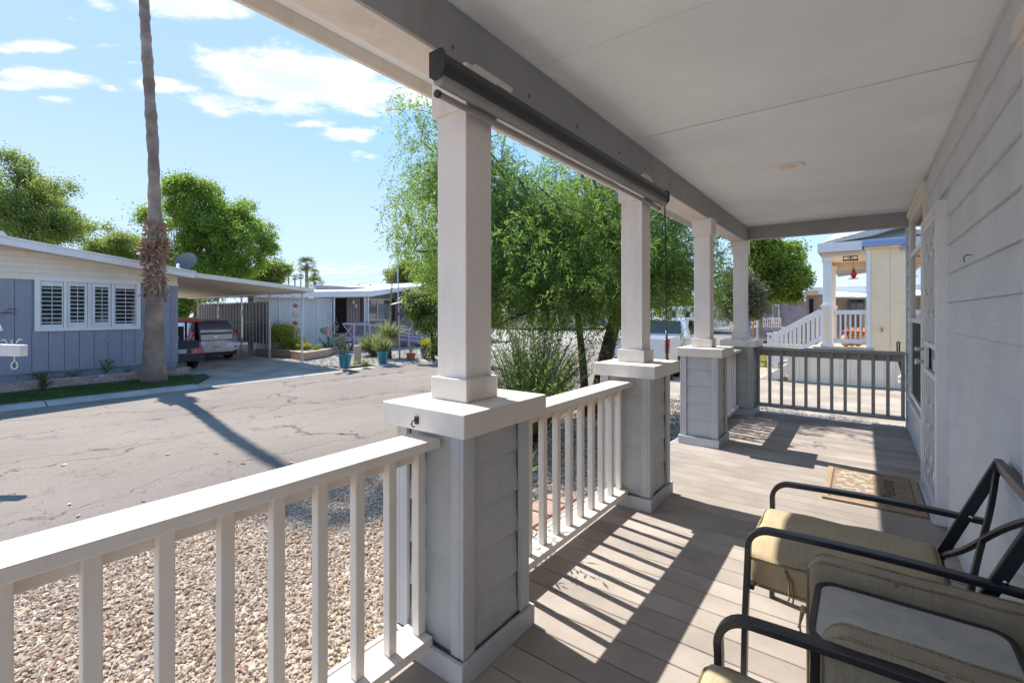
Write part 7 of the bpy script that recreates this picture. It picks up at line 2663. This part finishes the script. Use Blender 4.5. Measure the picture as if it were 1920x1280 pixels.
# ---- the weeping tree beside the porch
def weeping(base, label):
    t = thing('weeping_acacia_tree', base, label, 'tree')
    b = Vector(base)
    rb = random.Random(21)
    mb = MB()
    fork = b + Vector((.35, .2, 2.0))
    mb.tube([b, b + Vector((.05, .03, .4)), b + Vector((.16, .08, 1.1)), fork], [.20, .155, .14, .12], 12)
    # limbs: (end point, radius)
    limbs = [((.9, .6, 4.2), .09), ((.45, .3, 5.6), .10), ((-.5, .1, 5.2), .085), ((-1.7, -.6, 4.3), .075), ((-2.9, -1.4, 4.6), .06),
             ((-1.2, 1.2, 4.8), .06), ((-2.2, -2.0, 3.2), .055), ((1.4, -.4, 3.7), .05), ((-.4, -1.3, 4.2), .06), ((-2.9, -.3, 3.6), .05),
             ((.9, -1.3, 3.3), .04), ((1.6, 1.8, 4.4), .05), ((-.3, 2.2, 4.4), .05), ((-1.2, -2.0, 2.6), .04), ((1.0, 1.2, 5.4), .05), ((.2, -.9, 5.2), .05), ((-2.6, .8, 5.2), .05), ((-1.9, -1.2, 5.4), .05), ((-3.2, -1.6, 5.6), .04), ((-2.2, -2.6, 2.3), .04), ((-1.4, -2.6, 2.4), .04), ((-.4, -2.1, 2.5), .04), ((-3.0, -1.8, 2.5), .04), ((.5, -1.2, 2.5), .04), ((1.5, 1.3, 3.0), .04), ((1.7, .5, 2.5), .04), ((1.3, 2.0, 2.7), .04), ((.4, 2.4, 2.9), .04), ((-1.6, -3.2, 3.0), .04), ((-1.4, -2.7, 1.9), .04), ((-.5, -2.5, 1.8), .04), ((-3.0, -1.9, 5.0), .05), ((-2.5, -1.4, 5.8), .05), ((-3.3, -1.2, 4.4), .04), ((-2.0, -1.9, 5.0), .04)]
    tips = []
    for (e, r_) in limbs:
        e = b + Vector(e)
        pts = []
        for k in range(8):
            f = k / 7
            p = fork.lerp(e, f)
            p.z += .5 * math.sin(math.pi * f) * (.6 if e.z - b.z < 4.5 else .2)
            p += Vector((rb.uniform(-1, 1), rb.uniform(-1, 1), rb.uniform(-1, 1))) * .10 * math.sin(math.pi * f)
            if len(pts) > 3 and p.dot(R_) / p.dot(F_) < -.235:
                p = pts[-1] + Vector((.02, .05, .12))
            pts.append(p)
        mb.tube(pts, [r_ * (1 - .8 * k / 7) + .006 for k in range(8)], 7)
        for j in range(11):
            k = rb.randint(2, 7)
            q0 = pts[k]
            dv = Vector((rb.uniform(-1, 1), rb.uniform(-1, 1), rb.uniform(-.35, .8))).normalized() * rb.uniform(.35, 1.05)
            q1 = q0 + dv
            if q1.dot(R_) / q1.dot(F_) > -.25:
                mb.tube([q0, q0.lerp(q1, .5) + Vector((0, 0, .06)), q1], [r_ * .25 * (1 - .07 * k) + .004, .008, .004], 4)
            tips.append(q1)
            tips.append(q0.lerp(q1, .6))
        tips += [pts[k] for k in (4, 5, 6, 7)]
    # a second stem close by
    s2 = b + Vector((-.16, -.10, 0))
    mb.tube([s2, s2 + Vector((-.04, -.02, .9)), s2 + Vector((-.25, .1, 2.2)), b + Vector((-1.0, .3, 4.2))], [.09, .075, .06, .02], 9)
    mb.build('trunk', M['bark'], t)
    # hanging twigs with narrow leaves
    Ps, Ds, Ls = [], [], []
    tw = MB()
    rng = RNG
    for tp_ in tips:
        lt_ = tp_.dot(R_) / tp_.dot(F_)
        for s_ in range(rb.randint(6, 8) + (9 if lt_ < -.10 and tp_.z > 1.6 else 0)):
            st_ = tp_ + Vector((rb.gauss(0, .28), rb.gauss(0, .28), rb.gauss(0, .22)))
            ln = rb.uniform(.3, 1.0)
            if st_.x > -2.6 and ln > .7:
                ln *= .7
            a = rb.uniform(0, 6.28)
            hz_ = Vector((math.cos(a), math.sin(a), 0))
            K = max(4, int(ln / .018))
            up0 = rb.uniform(-.1, .9)
            prev = st_
            poly = [st_]
            for k in range(K):
                f = k / K
                dv = (hz_ * (1 - f) * .75 + Vector((0, 0, up0 * (1 - f) - 1.0 * f - .1)))
                dv.normalize()
                prev = prev + dv * (ln / K)
                Ps.append(tuple(prev + Vector((rb.gauss(0, .022), rb.gauss(0, .022), rb.gauss(0, .02)))))
                ld = dv * .65 + Vector((rb.gauss(0, .6), rb.gauss(0, .6), rb.gauss(-.1, .4)))
                Ds.append(tuple(ld))
                Ls.append(rb.uniform(.04, .12))
                if k % 5 == 0:
                    poly.append(prev.copy())
            if s_ == 0:
                pe = poly[-1]
                if (pe.dot(R_) / pe.dot(F_)) > -.262 + max(0, 2.5 - pe.z) * .14 and pe.x < -2.0:
                    tw.tube(poly, .0028, 3, cap=False)
    P, D, L = np.array(Ps), unit(np.array(Ds)), np.array(Ls)
    # the clipped side toward the porch
    dep_ = P[:, 0] * F_.x + P[:, 1] * F_.y
    lat_ = (P[:, 0] * R_.x + P[:, 1] * R_.y) / dep_
    edge_ = np.where(P[:, 2] > 2.5, -.275, -.275 + (2.5 - P[:, 2]) * .14) + RNG.normal(0, .012, len(P))
    keep = (P[:, 0] < -1.95) & (P[:, 2] > -.55) & (lat_ > edge_)
    P, D, L = P[keep], D[keep], L[keep]
    v, q = leaf_quads(P, D, perp(D), L, RNG.uniform(.007, .011, len(L)))
    npmesh('crown', v, q, LEAF['willow'], t)['kind'] = 'stuff'
    tw.build('twigs', M['bark'], t)['kind'] = 'stuff'
    # dry brown clump caught in the branches
    c = aty(1030, 402, 7.2)
    n = 150
    P = np.array(c)[None] + RNG.normal(0, .10, (n, 3)); D = rand_dir(n)
    v, q = leaf_quads(P, D, perp(D), RNG.uniform(.05, .14, n), RNG.uniform(.012, .03, n))
    npmesh('dead_leaf_clump', v, q, LEAF['dead'], t)['kind'] = 'stuff'
    print('weeping leaves', len(L))
    return t


weeping((-4.15, 8.25, -.62), 'large weeping acacia with narrow hanging leaves and dark trunk beside the porch')


def willow_shrub(c, r, h, n, label, name='oleander_shrub', L0=.08, W0=.0065, zlim=None):
    t = thing(name, c, label, 'shrub')
    c = Vector(c)
    mb = MB()
    Ps, Ds = [], []
    rb = random.Random(int(n))
    for i in range(n):
        a = rb.uniform(0, 6.28)
        lean = rb.uniform(.1, 1.0)
        e = c + Vector((math.cos(a) * r * lean, math.sin(a) * r * lean, h * rb.uniform(.5, 1.0) * (1.1 - .35 * lean)))
        m_ = c.lerp(e, .5) + Vector((0, 0, h * .12))
        mb.tube([c + (e - c) * .02, m_, e], [.007, .005, .002], 4)
        K = 34
        for k in range(K):
            f = .25 + .78 * k / K
            p = c.lerp(m_, f * 2) if f < .5 else m_.lerp(e, (f - .5) * 2)
            dv = (e - c).normalized() * .8 + Vector((rb.gauss(0, .6), rb.gauss(0, .6), rb.gauss(0, .4)))
            Ps.append(tuple(p)); Ds.append(tuple(dv))
    mb.build('stem', M['bark'], t)
    P, D = np.array(Ps), unit(np.array(Ds))
    v, q = leaf_quads(P, D, perp(D), RNG.uniform(.7, 1.25, len(P)) * L0, np.full(len(P), W0))
    npmesh('foliage', v, q, LEAF['willow'], t)['kind'] = 'stuff'
    return t


willow_shrub((-3.75, 5.3, -.62), 1.15, 1.85, 230, 'loose green willow leafed shrub just beyond the second railing, left of the second column')
willow_shrub((-4.4, 6.7, -.62), 1.1, 2.0, 150, 'darker willow leafed shrub low under the weeping tree')
willow_shrub((-1.70, 2.22, -.60), .30, 1.38, 22, 'slender leafy sprig poking up beside the nearest pedestal behind the railing', L0=.075, W0=.006)
